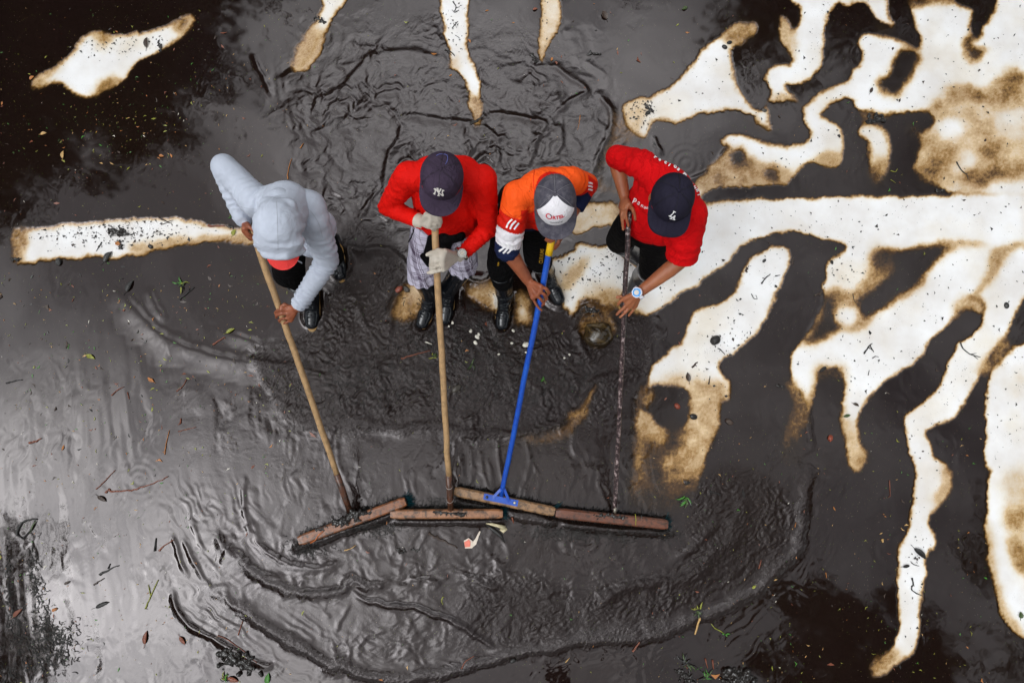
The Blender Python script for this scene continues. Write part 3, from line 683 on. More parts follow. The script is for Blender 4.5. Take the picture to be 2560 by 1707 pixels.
bs = g.math('MULTIPLY', g.math('ADD', g.math('MULTIPLY', c_at, .85), g.math('MULTIPLY', gr_at, .8)), g.math('SMOOTHSTEP', s_at, .2, .7) if False else s_at, clamp=True)
nb = g.bump(hb, bs, .0022)
gt = g.math('MULTIPLY', g.math('SUBTRACT', c_at, .72), 4.0, clamp=True)
nb = g.bump(g.noise(120, 3, .7, .8, vec=pos), gt, .0018, nb)
nb2 = g.bump(nfine, g.math('SUBTRACT', .22, g.math('MULTIPLY', s_at, .2)), .0008, nb)
g.set(Base_Color=col, Roughness=rough, IOR=g.math('SUBTRACT', g.math('ADD', 1.38, g.math('MULTIPLY', s_at, .13)), g.math('MULTIPLY', gt, .15)), Normal=nb2)
g.b.inputs['Specular Tint'].default_value = (1.0, .93, .94, 1)
MAT_GROUND = g.m

def ground_part(name, mask):
    F = FG[mask]; used, inv = np.unique(F, return_inverse=True)
    me = mesh_np(name, VG[used], inv.reshape(-1, 4))
    attr(me, 'silt', silt.ravel()[used]); attr(me, 'chop', chop.ravel()[used]); attr(me, 'grain', gr.ravel()[used])
    o = link(name, me, MAT_GROUND)
    me.normals_split_custom_set_from_vertices(NRM[used].tolist())
    return tag(o, kind='structure')
floor_o = tag(ground_part('floor', isfloor), 'white painted concrete floor showing between the black mud')
mud_o = tag(ground_part('muddy_water', ~isfloor), 'glossy black muddy water spread over the floor')

# ================================================================== TREES round the pool (the water mirrors them)
def mat_leaf():
    t = NT('tree_leaves'); n = t.noise(3.0, 2)
    return t.set(Base_Color=t.ramp(n, [(.3, (.035, .06, .018)), (.7, (.07, .10, .03))]), Roughness=.55)
def mat_bark():
    t = NT('tree_bark'); n = t.noise(9.0, 5, .7, vec=t.obj())
    t.l.new(t.bump(n, .6, .03), t.b.inputs['Normal'])
    return t.set(Base_Color=t.ramp(n, [(.3, (.05, .038, .028)), (.7, (.13, .10, .075))]), Roughness=.9)
ML, MBK = mat_leaf(), mat_bark()

def tube(bm, pts, rad, n=8, cap=True):
    rings = []
    pts = [Vector(p) for p in pts]
    for i, p in enumerate(pts):
        d = (pts[min(i + 1, len(pts) - 1)] - pts[max(i - 1, 0)]).normalized()
        a = d.orthogonal().normalized() if i == 0 else (prev - d * prev.dot(d)).normalized()
        prev = a; b = d.cross(a)
        r = rad[i] if isinstance(rad, (list, tuple)) else rad
        rings.append([bm.verts.new(p + (a * math.cos(2 * math.pi * k / n) + b * math.sin(2 * math.pi * k / n)) * r) for k in range(n)])
    for A, B in zip(rings[:-1], rings[1:]):
        for k in range(n): bm.faces.new((A[k], A[(k + 1) % n], B[(k + 1) % n], B[k]))
    if cap:
        bm.faces.new(rings[0][::-1]); bm.faces.new(rings[-1])
def bm_obj(name, bm, mat, parent=None, smooth=True):
    me = bpy.data.meshes.new(name); bm.normal_update(); bm.to_mesh(me); bm.free()
    return link(name, me, mat, parent, smooth)

def tree(base, crown, R, H, label, seed, nclump=60, nleaf=190):
    rg = np.random.default_rng(seed); rr = random.Random(seed)
    root = empty('tree', base); tag(root, label, 'tree', 'trees standing round the muddy pool')
    c = Vector(crown); b = Vector(base)
    bm = bmesh.new()
    fork = b.lerp(c, .55) + Vector((0, 0, -.3))
    tube(bm, [b, b.lerp(fork, .4) + Vector((.15, .1, 0)), fork, c], [.24, .19, .15, .05], 10)
    tips = []
    for k in range(14):
        d = Vector((rr.gauss(0, 1), rr.gauss(0, 1), rr.uniform(-.3, 1))).normalized()
        tip = c + Vector((d.x * R * .8, d.y * R * .8, d.z * H * .8)); tips.append(tip)
        mid = fork.lerp(tip, .5) + Vector((rr.uniform(-.3, .3), rr.uniform(-.3, .3), rr.uniform(0, .4)))
        tube(bm, [fork.lerp(c, rr.random() * .6), mid, tip], [.085, .05, .015], 6)
    bm_obj('trunk', bm, MBK, root)
    V = []; 
    for k in range(nclump):
        d = rg.normal(size=3); d /= np.linalg.norm(d); rad = rg.random() ** .45
        cc = np.array(c) + d * rad * np.array([R, R, H]); cr = rg.uniform(.35, .75) * R * .28
        n = int(nleaf * rg.uniform(.5, 1.2))
        p = cc + rg.normal(size=(n, 3)) * cr * .6
        t = rg.normal(size=(n, 3)); t /= np.linalg.norm(t, axis=1)[:, None]
        s = np.cross(t, rg.normal(size=(n, 3))); s /= np.linalg.norm(s, axis=1)[:, None]
        L = rg.uniform(.05, .11, (n, 1)); W = L * .45
        V.append(np.stack([p - t * L, p + s * W, p + t * L, p - s * W], 1))
    V = np.concatenate(V).reshape(-1, 3)
    me = mesh_np('crown', V, np.arange(len(V)).reshape(-1, 4))
    link('crown', me, ML, root, smooth=False)
    return root
def mirror(u, v, z):
    p = P(u, v, -z); return Vector((p.x, p.y, z))
c1 = mirror(225, 150, 8.0); tree((c1.x - 2.2, c1.y + 1.6, 0), c1, 2.45, 1.6, 'broad leafy tree leaning over the far left corner of the pool', 1, 120, 260)
c2 = mirror(-60, 290, 7.4); tree((c2.x - 2.0, c2.y + .4, 0), c2, 1.5, 1.5, 'smaller leafy tree beside the left edge of the pool', 2, 50, 220)
c3 = mirror(2110, 1690, 7.5); tree((c3.x + .8, c3.y - 2.2, 0), c3, 1.6, 1.5, 'leafy tree behind the near right corner of the pool', 3, 60, 240)

cb = mirror(1190, 935, 8.6)  # added bough, out of view, shaped to darken reflections in the middle sludge
def added_bough_tree():
    base = Vector((1.6, -7.5, 0)); root = empty('tree', base); tag(root, 'unseen tree added to darken the sludge reflections under its leafy bough', 'tree', 'trees standing round the muddy pool')
    bm = bmesh.new(); tube(bm, [base, base + Vector((-.2, .5, 3)), base + Vector((-.5, 1.6, 6)), Vector((cb.x + 1.2, cb.y - 3.2, 8.2)), Vector((cb.x + .2, cb.y - .6, 8.7)), Vector((cb.x - 1.2, cb.y + .3, 8.8))], [.34, .28, .22, .11, .07, .03], 10)
    rr = random.Random(9)
    for k in range(16):
        a = Vector((cb.x + rr.uniform(-1.2, 1.4), cb.y + rr.uniform(-1.2, .1), 8.6)); tube(bm, [a, a + Vector((rr.uniform(-.6, .6), rr.uniform(-.3, .3), .1)), a + Vector((rr.uniform(-1.8, 1.8), rr.uniform(-.5, .5), rr.uniform(-.2, .3)))], [.03, .02, .006], 5)
    bm_obj('trunk', bm, MBK, root)
    rg = np.random.default_rng(5); V = []
    for k in range(74):
        cc = np.array(cb) + np.array([rg.uniform(-3.6, 3.3), rg.normal() * .42, rg.normal() * .22]); n = int(rg.uniform(60, 190))
        p = cc + rg.normal(size=(n, 3)) * np.array([.26, .17, .10]); t = rg.normal(size=(n, 3)); t /= np.linalg.norm(t, axis=1)[:, None]
        s_ = np.cross(t, rg.normal(size=(n, 3))); s_ /= np.linalg.norm(s_, axis=1)[:, None]; L = rg.uniform(.05, .10, (n, 1)); W = L * .5
        V.append(np.stack([p - t * L, p + s_ * W, p + t * L, p - s_ * W], 1))
    V = np.concatenate(V).reshape(-1, 3); link('crown', mesh_np('crown', V, np.arange(len(V)).reshape(-1, 4)), ML, root, smooth=False)
added_bough_tree()
# the belt of trees that stands on all sides behind them: two kinds, copied
def tree_copy(src, x, y, rot, sc):
    r = src.copy(); COL.objects.link(r); r.location = (x, y, 0); r.rotation_euler = (0, 0, rot); r.scale = (sc, sc, sc)
    for ch in src.children:
        k = ch.copy(); COL.objects.link(k); k.parent = r
    return r
belt = []
for sd in (11, 12):
    belt.append(tree((0, 0, 0), (0.3, 0.2, 6.0), 3.0, 3.4, 'tall leafy tree in the belt of trees surrounding the pool', sd, 110, 330))
for t_ in belt: t_.location = (0, 0, 0)
n_b = 15
for k in range(n_b):
    a = 2 * math.pi * (k + .35) / n_b; Rb = 12.5 + random.uniform(-1, 1.2); sc = random.uniform(.85, 1.15)
    if k == 0: t_ = belt[0]
    elif k == 1: t_ = belt[1]
    else: t_ = None
    x, y = Rb * math.cos(a), Rb * math.sin(a)
    if t_ is None: t_ = tree_copy(belt[k % 2], x, y, random.uniform(0, 6.28), sc)
    else: t_.location = (x, y, 0)
    t_['group'] = 'belt of trees surrounding the pool'

# ================================================================== SHAPE KIT: closed solids merged into one continuous skin
def _ring_solid(rings):
    """rings: list of (n,3) arrays, plus poles closed by fans"""
    n = len(rings[0]); V = np.concatenate(rings); F = []
    for i in range(len(rings) - 1):
        for k in range(n):
            F.append((i * n + k, i * n + (k + 1) % n, (i + 1) * n + (k + 1) % n, (i + 1) * n + k))
    return V, F, [list(range(n))[::-1], list(range((len(rings) - 1) * n, len(rings) * n))]

def capsule(a, b, ra, rb=None, wide=None, k=1.0, flat=False, n=20):
    """tapered limb from a to b; wide = direction in which the section is k times wider; flat = cut ends"""
    rb = ra if rb is None else rb
    a, b = Vector(a), Vector(b); d = b - a; L = max(d.length, 1e-5); d = d / L
    x = (Vector(wide) - d * Vector(wide).dot(d)).normalized() if wide is not None else d.orthogonal().normalized()
    y = d.cross(x)
    prof = []
    if flat: prof = [(0.0, ra * .25), (0.0, ra), (L * .5, (ra + rb) / 2), (L, rb), (L, rb * .25)]
    else:
        for t in (88, 70, 50, 30, 12): prof.append((-ra * math.sin(math.radians(t)), ra * math.cos(math.radians(t))))
        prof += [(0, ra), (L * .33, ra + (rb - ra) * .33), (L * .67, ra + (rb - ra) * .67), (L, rb)]
        for t in (12, 30, 50, 70, 88): prof.append((L + rb * math.sin(math.radians(t)), rb * math.cos(math.radians(t))))
    an = np.arange(n) * 2 * np.pi / n
    X, Y, D, A = (np.array(q) for q in (x, y, d, a))
    rings = [A + D * s + np.outer(np.cos(an) * r * k, X) + np.outer(np.sin(an) * r, Y) for s, r in prof]
    return _ring_solid(rings)

def ellipsoid(c, r, M=None, n=20):
    M = np.eye(3) if M is None else np.array(M)
    an = np.arange(n) * 2 * np.pi / n; rings = []
    for t in np.radians([-86, -65, -45, -25, -8, 8, 25, 45, 65, 86]):
        loc = np.stack([np.cos(an) * math.cos(t) * r[0], np.sin(an) * math.cos(t) * r[1], np.full(n, math.sin(t) * r[2])], 1)
        rings.append(np.array(c) + loc @ M.T)
    return _ring_solid(rings)

def folds_disp(co, no, folds, grain=.0015, gs=11.0):
    d = np.zeros(len(co), np.float32)
    if grain:
        d += grain * perlin(co[:, 0] * gs + co[:, 2] * gs * .6, co[:, 1] * gs - co[:, 2] * gs * .5, 81)
        d += grain * .5 * perlin(co[:, 0] * gs * 2.3 + co[:, 2] * 9, co[:, 1] * gs * 2.3 - co[:, 2] * 11, 82)
    for (p, ax, sig, amp, wlen) in folds:
        q = co - np.array(p); ax = np.array(Vector(ax).normalized())
        s = q @ ax
        r2 = (q ** 2).sum(1)
        ph = 1.4 * perlin(co[:, 0] * 16 + co[:, 2] * 7, co[:, 1] * 16 + co[:, 2] * 5, 83)
        w = np.sin(2 * np.pi * s / wlen + ph * 2.2)
        d += 1.5 * amp * np.exp(-r2 / sig ** 2) * (np.sign(w) * np.abs(w) ** .7) * (.6 + .6 * perlin(co[:, 0] * 9, co[:, 1] * 9 + co[:, 2] * 9, 84))
    return co + no * d[:, None]

def skin(name, prims, vox, mat, parent, smooth=4, folds=None, grain=0.0, gs=11.0):
    bm_v = []; off = 0; faces = []
    for V, F, E in prims:
        bm_v.append(V); faces += [tuple(i + off for i in f) for f in F] + [tuple(i + off for i in e) for e in E]; off += len(V)
    me = bpy.data.meshes.new('tmp'); me.from_pydata(np.concatenate(bm_v).tolist(), [], faces); me.update()
    bm = bmesh.new(); bm.from_mesh(me); bmesh.ops.recalc_face_normals(bm, faces=bm.faces); bm.to_mesh(me); bm.free()
    o = bpy.data.objects.new('tmp', me); COL.objects.link(o)
    r = o.modifiers.new('r', 'REMESH'); r.mode = 'VOXEL'; r.voxel_size = vox; r.use_smooth_shade = True
    if smooth:
        s = o.modifiers.new('s', 'SMOOTH'); s.factor = .5; s.iterations = smooth
    dg = bpy.context.evaluated_depsgraph_get(); dg.update()
    m2 = bpy.data.meshes.new_from_object(o.evaluated_get(dg))
    bpy.data.objects.remove(o); bpy.data.meshes.remove(me)
    m2.name = name
    if folds or grain:
        n = len(m2.vertices); co = np.empty(n * 3, np.float32); m2.vertices.foreach_get('co', co); co = co.reshape(-1, 3)
        no = np.empty(n * 3, np.float32); m2.vertex_normals.foreach_get('vector', no); no = no.reshape(-1, 3)
        co = folds_disp(co, no, folds or [], grain, gs)
        m2.vertices.foreach_set('co', co.ravel()); m2.update()
    m2.materials.clear()
    return link(name, m2, mat, parent)

def bvh_of(o):
    me = o.data
    return BVHTree.FromPolygons([o.matrix_world @ v.co for v in me.vertices], [tuple(p.vertices) for p in me.polygons])
CAMP = Vector((0, 0, CAM_H))
def hit(bvh, u, v, off=.0015):
    d = (P(u, v, 0) - CAMP).normalized()
    loc, no, i, dist = bvh.ray_cast(CAMP, d)
    if loc is None: return None
    return loc + no * off

def text_mesh(s, size=1.0, extrude=0.02, bold=0.0):
    cu = bpy.data.curves.new('t', 'FONT'); cu.body = s; cu.size = size; cu.extrude = extrude; cu.offset = bold
    cu.align_x = 'CENTER'; cu.align_y = 'CENTER'; cu.resolution_u = 3
    o = bpy.data.objects.new('t', cu); COL.objects.link(o)
    dg = bpy.context.evaluated_depsgraph_get(); dg.update()
    me = bpy.data.meshes.new_from_object(o.evaluated_get(dg))
    V = [v.co.copy() for v in me.vertices]; F = [tuple(p.vertices) for p in me.polygons]
    bpy.data.objects.remove(o); bpy.data.meshes.remove(me)
    return V, F
def plates(polys, th=0.04):
    """extruded outline polygons in the xy plane; each a little higher so that none share a plane"""
    V, F = [], []
    for i, pg in enumerate(polys):
        o = len(V); n = len(pg); z = th * (1 + .25 * i)
        V += [Vector((x, y, -th)) for x, y in pg] + [Vector((x, y, z)) for x, y in pg]
        F += [tuple(range(o + n, o + 2 * n))] + [(o + k, o + (k + 1) % n, o + n + (k + 1) % n, o + n + k) for k in range(n)]
    return V, F
def from_vf(name, V, F, mat, parent):
    me = bpy.data.meshes.new(name); me.from_pydata([tuple(v) for v in V], [], F); me.update()
    return link(name, me, mat, parent, smooth=False)

def decal_text(name, s, u, v, hpx, ang, bvh, mat, parent, squash=1.0, bold=.02, off=.002):
    V, F = text_mesh(s, 1.0, 0.0, bold); out = []
    ca, sa = math.cos(math.radians(ang)), math.sin(math.radians(ang))
    for p in V:
        x, y = p.x * hpx * squash, -p.y * hpx
        h = hit(bvh, u + x * ca - y * sa, v + x * sa + y * ca, off)
        if h is None: return None
        out.append(h)
    return from_vf(name, out, F, mat, parent)
def decal_strip(name, pts, w, bvh, mat, parent, off=.002):
    pl = catmull(pts, 6, closed=False); V = []; F = []
    for i in range(len(pl)):
        d = pl[min(i + 1, len(pl) - 1)] - pl[max(i - 1, 0)]; d /= np.hypot(*d) + 1e-9
        n = np.array([-d[1], d[0]]) * w / 2
        row = [hit(bvh, *(pl[i] + n * k), off) for k in (-1, 0, 1)]
        if any(r is None for r in row): continue
        V += row
    for i in range(len(V) // 3 - 1):
        for k in range(2): F.append((i * 3 + k, i * 3 + k + 1, i * 3 + k + 4, i * 3 + k + 3))
    return from_vf(name, V, F, mat, parent) if F else None

# ================================================================== MATERIALS FOR PEOPLE
def cloth(name, color, rough=.85, weave=900, wrinkle=.25, var=.10, sheen=.25):
    t = NT(name); pos = t.obj()
    n = t.noise(6, 4, .6, vec=pos); n2 = t.noise(weave, 2, .5, vec=pos); n3 = t.noise(24, 4, .6, 1.0, vec=pos)
    c2 = tuple(c * (1 - var) for c in color); c1 = tuple(min(1, c * (1 + var * .5)) for c in color)
    c = t.ramp(n, [(.35, c2), (.65, c1)])
    vo = t.node('ShaderNodeTexVoronoi', _Scale=26.0, _Randomness=1.0); t.l.new(pos, vo.inputs['Vector'])
    spl = t.math('LESS_THAN', vo.outputs['Distance'], t.math('MULTIPLY', t.math('SUBTRACT', t.noise(5, 3, .6, vec=pos), .56), .9))
    c = t.mix(t.math('MULTIPLY', spl, .75), c, (.03, .022, .018))
    dm = t.ramp(t.noise(3.2, 5, .65, vec=pos), [(.56, 0.0), (.80, .35)])
    c = t.mix(dm, c, tuple(x * .55 for x in color))
    nr = t.noise(8.5, 3, .5, 1.6, vec=pos)
    crease = t.math('POWER', t.math('SUBTRACT', 1.0, t.math('ABSOLUTE', t.math('MULTIPLY', t.math('SUBTRACT', nr, .5), 5.0)), clamp=True), 4.0)
    nb = t.bump(crease, wrinkle * 1.6, .006)
    nb = t.bump(n3, wrinkle, .010, nb); nb = t.bump(n2, .35, .0006, nb)
    t.set(Base_Color=c, Roughness=rough, Normal=nb)
    t.b.inputs['Sheen Weight'].default_value = 0.0
    t.b.inputs['Specular IOR Level'].default_value = .10
    return t.m
def skin_mat(name, c, c2):
    t = NT(name); pos = t.obj()
    n = t.noise(18, 4, .6, vec=pos); nf = t.noise(220, 3, .6, vec=pos)
    t.set(Base_Color=t.ramp(n, [(.3, c2), (.7, c)]), Roughness=.5, Normal=t.bump(nf, .3, .0012))
    t.b.inputs['Subsurface Weight'].default_value = .12
    t.b.inputs['Subsurface Radius'].default_value = (.012, .005, .003)
    return t.m
def plain(name, c, rough=.5, metal=0.0, bumpn=None, spec=.5):
    t = NT(name); t.set(Base_Color=c, Roughness=rough, Metallic=metal)
    t.b.inputs['Specular IOR Level'].default_value = spec
    if bumpn:
        n = t.noise(bumpn[0], 3, .6, vec=t.obj()); t.l.new(t.bump(n, bumpn[1], .002), t.b.inputs['Normal'])
        cc = t.ramp(t.noise(bumpn[0] * .3, 4, .6, vec=t.obj()), [(.3, tuple(x * .75 for x in c)), (.7, c)])
        t.l.new(cc, t.b.inputs['Base Color'])
    return t.m
SKIN1 = skin_mat('brown_skin', (.30, .085, .034), (.19, .050, .020))
SKIN2 = skin_mat('tan_skin', (.36, .125, .052), (.26, .080, .034))
M_HOOD = cloth('light_grey_fleece', (.46, .49, .57), var=.07, wrinkle=.12)
M_RED = cloth('scarlet_jersey', (.64, .006, .003), var=.10, wrinkle=.25, rough=.7)
M_RED2 = cloth('red_cotton', (.56, .003, .005), var=.12, wrinkle=.35)
M_ORANGE = cloth('orange_polyester', (.90, .098, .012), var=.06, rough=.6)
M_RED3 = cloth('crimson_polyester', (.58, .012, .005), var=.10, rough=.6)
M_WHITEC = cloth('white_polyester', (.70, .67, .70), var=.06)
M_NAVY = cloth('navy_polyester', (.010, .016, .05), var=.2)
M_BLACKC = cloth('black_trouser_cloth', (.0035, .003, .0035), var=.3, wrinkle=.5)
M_CAMO = cloth('dark_brown_trouser_cloth', (.016, .012, .011), var=.4, wrinkle=.6)
M_BRUBBER = plain('black_rubber', (.007, .008, .011), .16, bumpn=(25, .25))
M_GRUBBER = plain('grey_black_rubber', (.03, .027, .03), .32, bumpn=(25, .3))
M_WELT = plain('amber_rubber_sole', (.32, .17, .035), .5, bumpn=(40, .3))
M_WHITE = plain('white_thread', (.75, .73, .74), .8)
M_CREAM = plain('cream_thread', (.62, .58, .54), .8)
M_REDV = cloth('coral_visor_cloth', (.74, .055, .05), var=.05)
M_CAPP = cloth('faded_plum_cap_cloth', (.050, .034, .058), var=.35, wrinkle=.3, sheen=.5)
M_CAPN = cloth('navy_black_cap_cloth', (.016, .014, .026), var=.25, wrinkle=.2, sheen=.4)
M_HAIR = plain('black_hair', (.01, .008, .007), .6)
M_EYE = plain('eye_white', (.7, .66, .6), .2)
M_STEEL = plain('steel', (.55, .53, .50), .22, 1.0)
M_DIAL = plain('silver_dial', (.5, .46, .40), .35)
M_BLUEW = plain('blue_watch_ring', (.01, .22, .55), .3)
M_WPL = plain('white_watch_plastic', (.72, .72, .80), .35)
M_CLEAR = plain('beige_strap', (.50, .44, .36), .45)
M_YELLT = plain('ochre_print', (.45, .24, .01), .6)
M_INK = plain('dark_ink', (.04, .035, .05), .6)
M_REDINK = plain('crimson_ink', (.55, .008, .03), .5)

def worn_cap():      # charcoal cap rubbed with pale dust and paint
    t = NT('dusty_charcoal_cap_cloth'); pos = t.obj()
    n = t.noise(26, 6, .72, vec=pos); n2 = t.noise(900, 2, vec=pos); n3 = t.noise(60, 4, .7, 2, vec=pos)
    c = t.ramp(n, [(.42, (.040, .036, .052)), (.60, (.085, .078, .095)), (.72, (.25, .23, .25))])
    t.set(Base_Color=c, Roughness=.9, Normal=t.bump(n2, .4, .0006, t.bump(n3, .3, .003)))
    return t.m
M_CAPD = worn_cap()
def glove_mat():
    t = NT('knitted_cream_cotton'); pos = t.obj()
    w1 = t.node('ShaderNodeTexWave', _Scale=115.0, _Distortion=1.5); w1.bands_direction = 'X'; t.l.new(pos, w1.inputs['Vector'])
    w2 = t.node('ShaderNodeTexWave', _Scale=95.0, _Distortion=1.5); w2.bands_direction = 'Y'; t.l.new(pos, w2.inputs['Vector'])
    h = t.math('MULTIPLY', w1.outputs['Fac'], w2.outputs['Fac'])
    n = t.noise(20, 4, .6, vec=pos)
    c = t.mix(t.math('MULTIPLY', t.math('SUBTRACT', 1.0, h), .45), t.ramp(n, [(.35, (.60, .53, .45)), (.65, (.72, .66, .58))]), (.30, .24, .18))
    t.set(Base_Color=c, Roughness=.95, Normal=t.bump(h, .8, .0018))
    return t.m
M_GLOVE = glove_mat()
def plaid_mat():
    t = NT('white_and_plum_plaid_cotton'); pos = t.obj()
    mp = t.node('ShaderNodeMapping'); mp.inputs['Rotation'].default_value = (0.0, 0.0, math.radians(-8)); t.l.new(pos, mp.inputs['Vector'])
    sep = t.node('ShaderNodeSeparateXYZ'); t.l.new(mp.outputs['Vector'], sep.inputs[0])
    ndist = t.math('MULTIPLY', t.math('SUBTRACT', t.noise(9, 3, vec=pos), .5), .05)
    def lines(src, period, offs):
        f = t.math('FRACT', t.math('DIVIDE', t.math('ADD', t.math('ADD', src, ndist), 5.0 + offs), period)); tot = None
        for (lo, hi, amt) in ((.05, .22, .55), (.27, .30, .8), (.34, .37, .8), (.55, .60, .35), (.80, .83, .5), (.88, .90, .5)):
            b = t.math('MULTIPLY', t.math('MULTIPLY', t.math('GREATER_THAN', f, lo), t.math('LESS_THAN', f, hi)), amt)
            tot = b if tot is None else t.math('ADD', tot, b)
        return tot
    yz = t.math('SUBTRACT', sep.outputs['Z'], t.math('MULTIPLY', sep.outputs['Y'], .0))
    a = lines(sep.outputs['X'], .135, 0); b = lines(yz, .17, .03)
    m = t.math('ADD', a, b, clamp=True)
    n3 = t.noise(22, 4, .6, 1, vec=pos)
    c = t.mix(m, (.60, .56, .68), (.085, .055, .10))
    t.set(Base_Color=c, Roughness=.9, Normal=t.bump(n3, .6, .008))
    return t.m
M_PLAID = plaid_mat()

# ================================================================== HEADS AND CAPS
def head_frame(fwd_ang, pitch, roll=0):
    """columns: lateral, forward, up. fwd_ang in degrees: 0 faces the camera's lower edge (-Y), positive turns towards +X"""
    a = math.radians(fwd_ang)
    f0 = Vector((math.sin(a), -math.cos(a), 0)); up0 = Vector((0, 0, 1))
    p = math.radians(pitch)
    f = f0 * math.cos(p) - up0 * math.sin(p); up = up0 * math.cos(p) + f0 * math.sin(p)
    lat = f.cross(up)
    q = Quaternion(f, math.radians(roll)); lat = q @ lat; up = q @ up
    return lat, f, up
def to_w(c, fr, x, y, z): return Vector(c) + fr[0] * x + fr[1] * y + fr[2] * z
def head_prims(c, fr, neck):
    M = np.array([list(fr[0]), list(fr[1]), list(fr[2])]).T
    w = lambda x, y, z: to_w(c, fr, x, y, z)
    pr = [ellipsoid(w(0, -.008, .02), (.074, .092, .092), M), ellipsoid(w(0, .018, -.045), (.058, .066, .070), M),
          ellipsoid(w(0, .055, -.092), (.028, .024, .020), M),                        # chin
          capsule(w(0, .080, -.008), w(0, .104, -.040), .009, .013),                  # nose
          ellipsoid(w(0, .104, -.044), (.017, .010, .009), M),
          capsule(w(-.018, .083, -.066), w(.018, .083, -.066), .0075, .0075),         # lips
          capsule(w(-.016, .081, -.076), w(.016, .081, -.076), .0075, .0075),
          capsule(w(-.040, .070, .012), w(.040, .070, .012), .011, .011),             # brow
          capsule(w(0, -.02, -.05), neck, .055, .062)]
    for s in (-1, 1):
        pr += [ellipsoid(w(s * .080, -.006, -.022), (.010, .020, .031), M), ellipsoid(w(s * .040, .064, -.035), (.022, .02, .022), M)]
    return pr

def dome_pt(th, ph, a, b, h, off=0.0):
    """th azimuth (0 = forward), ph polar angle from the crown; returns local xyz and normal"""
    s = math.sin(ph) ** .92 if ph > 0 else 0; cz = max(math.cos(ph), 0) ** .85
    front = max(0, math.cos(th)) * math.sin(ph)
    x, y, z = a * math.sin(th) * s, b * math.cos(th) * s, h * cz + .010 * front * cz
    n = Vector((x / a ** 2, y / b ** 2, z / h ** 2)); n.normalize()
    return Vector((x, y, z)) + n * off, n

def cap_grid(nm, a, b, h, c, fr, mat, parent, th0=-math.pi, th1=math.pi, ph0=0.0, ph1=math.pi / 2, off=0.0, nt=72, npz=22, squash=True):
    V, F = [], []
    for j in range(npz + 1):
        ph = ph0 + (ph1 - ph0) * j / npz
        for i in range(nt + 1):
            th = th0 + (th1 - th0) * i / nt
            g_ = abs(((th / (math.pi / 3)) + .5) % 1 - .5)      # panel seams: a shallow groove every 60 degrees
            groove = -.0022 * math.exp(-(g_ / .05) ** 2) if squash else 0
            wav = .0016 * math.sin(3 * th + 2) * math.sin(ph * 2)
            p, _ = dome_pt(th, ph, a, b, h, off + groove + wav); V.append(to_w(c, fr, *p))
    for j in range(npz):
        for i in range(nt):
            q = j * (nt + 1) + i; F.append((q, q + 1, q + nt + 2, q + nt + 1))
    me = bpy.data.meshes.new(nm); me.from_pydata([tuple(v) for v in V], [], F); me.update()
    return link(nm, me, mat, parent)

def cap(c, fr, parent, mat, a=.094, b=.106, h=.105, brim=.068, curve=1.6, flat=False, mat_b=None, stitch=None, button=True, crown=True):
    root = None
    if crown:
        root = cap_grid('cap', a, b, h, c, fr, mat, parent, ph1=math.radians(93))
    # brim: upper and lower sheet
    V, F = [], []; ns, nr = 30, 8; L = brim
    for layer in (0, 1):
        for j in range(nr + 1):
            r = j / nr
            for i in range(ns + 1):
                s = -1 + 2 * i / ns; psi = s * math.radians(80)
                x0, y0 = a * 1.0 * math.sin(psi), b * .99 * math.cos(psi)
                x1 = a * 1.03 * math.copysign(abs(math.sin(psi)) ** (.85 if flat else 1), s)
                y1 = b * .30 + (b * .66 + L) * max(0, math.cos(s * math.pi / 2)) ** (.42 if flat else .55)
                y1 = max(y1, y0)
                x = x0 + (x1 - x0) * r; y = y0 + (y1 - y0) * r
                z = -curve * x * x + .002 - .018 * r * (0.5 if flat else 1) - (.0035 if layer else 0)
                V.append(to_w(c, fr, x, y, z))
    m = (nr + 1) * (ns + 1)
    for layer in (0, 1):
        for j in range(nr):
            for i in range(ns):
                q = layer * m + j * (ns + 1) + i; f = (q, q + 1, q + ns + 2, q + ns + 1)
                F.append(f if layer else f[::-1])
    for i in range(ns):
        q = nr * (ns + 1) + i; F.append((q, q + 1, q + m + 1, q + m))
    me = bpy.data.meshes.new('brim'); me.from_pydata([tuple(v) for v in V], [], F); me.update()
    bo = link('brim' if crown else 'cap_visor', me, mat_b or mat, root or parent)
    if crown and button:
        V_, F_, E_ = ellipsoid(to_w(c, fr, 0, -.002, h + .001), (.008, .008, .005), np.array([list(fr[0]), list(fr[1]), list(fr[2])]).T, 14)
        me = bpy.data.meshes.new('button'); me.from_pydata(V_.tolist(), [], F_ + [tuple(e) for e in E_]); me.update(); link('button', me, mat, root)
    if stitch is not None and crown:
        for k in range(6):
            bm = bmesh.new(); th = k * math.pi / 3
            pts = [to_w(c, fr, *dome_pt(th, math.radians(4 + 86 * q / 14), a, b, h, .0004)[0]) for q in range(15)]
            tube(bm, pts, .0011, 5); bm_obj('seam', bm, stitch, root)
    return root or bo
def on_cap(V, F, name, c, fr, a, b, h, scale, ph_c, th_c, mat, parent, rot=0.0, lift=.0012, depth=.05):
    """wrap flat lettering round the front panel"""
    ca, sa = math.cos(rot), math.sin(rot); out = []
    for p in V:
        x = (p.x * ca - p.y * sa) * scale; y = (p.x * sa + p.y * ca) * scale
        ph = ph_c - y / ((a + h) / 2); th = th_c - x / (b * math.sin(ph_c))
        q, _ = dome_pt(th, ph, a, b, h, lift + p.z * depth)
        out.append(to_w(c, fr, *q))
    return from_vf(name, out, F, mat, parent)

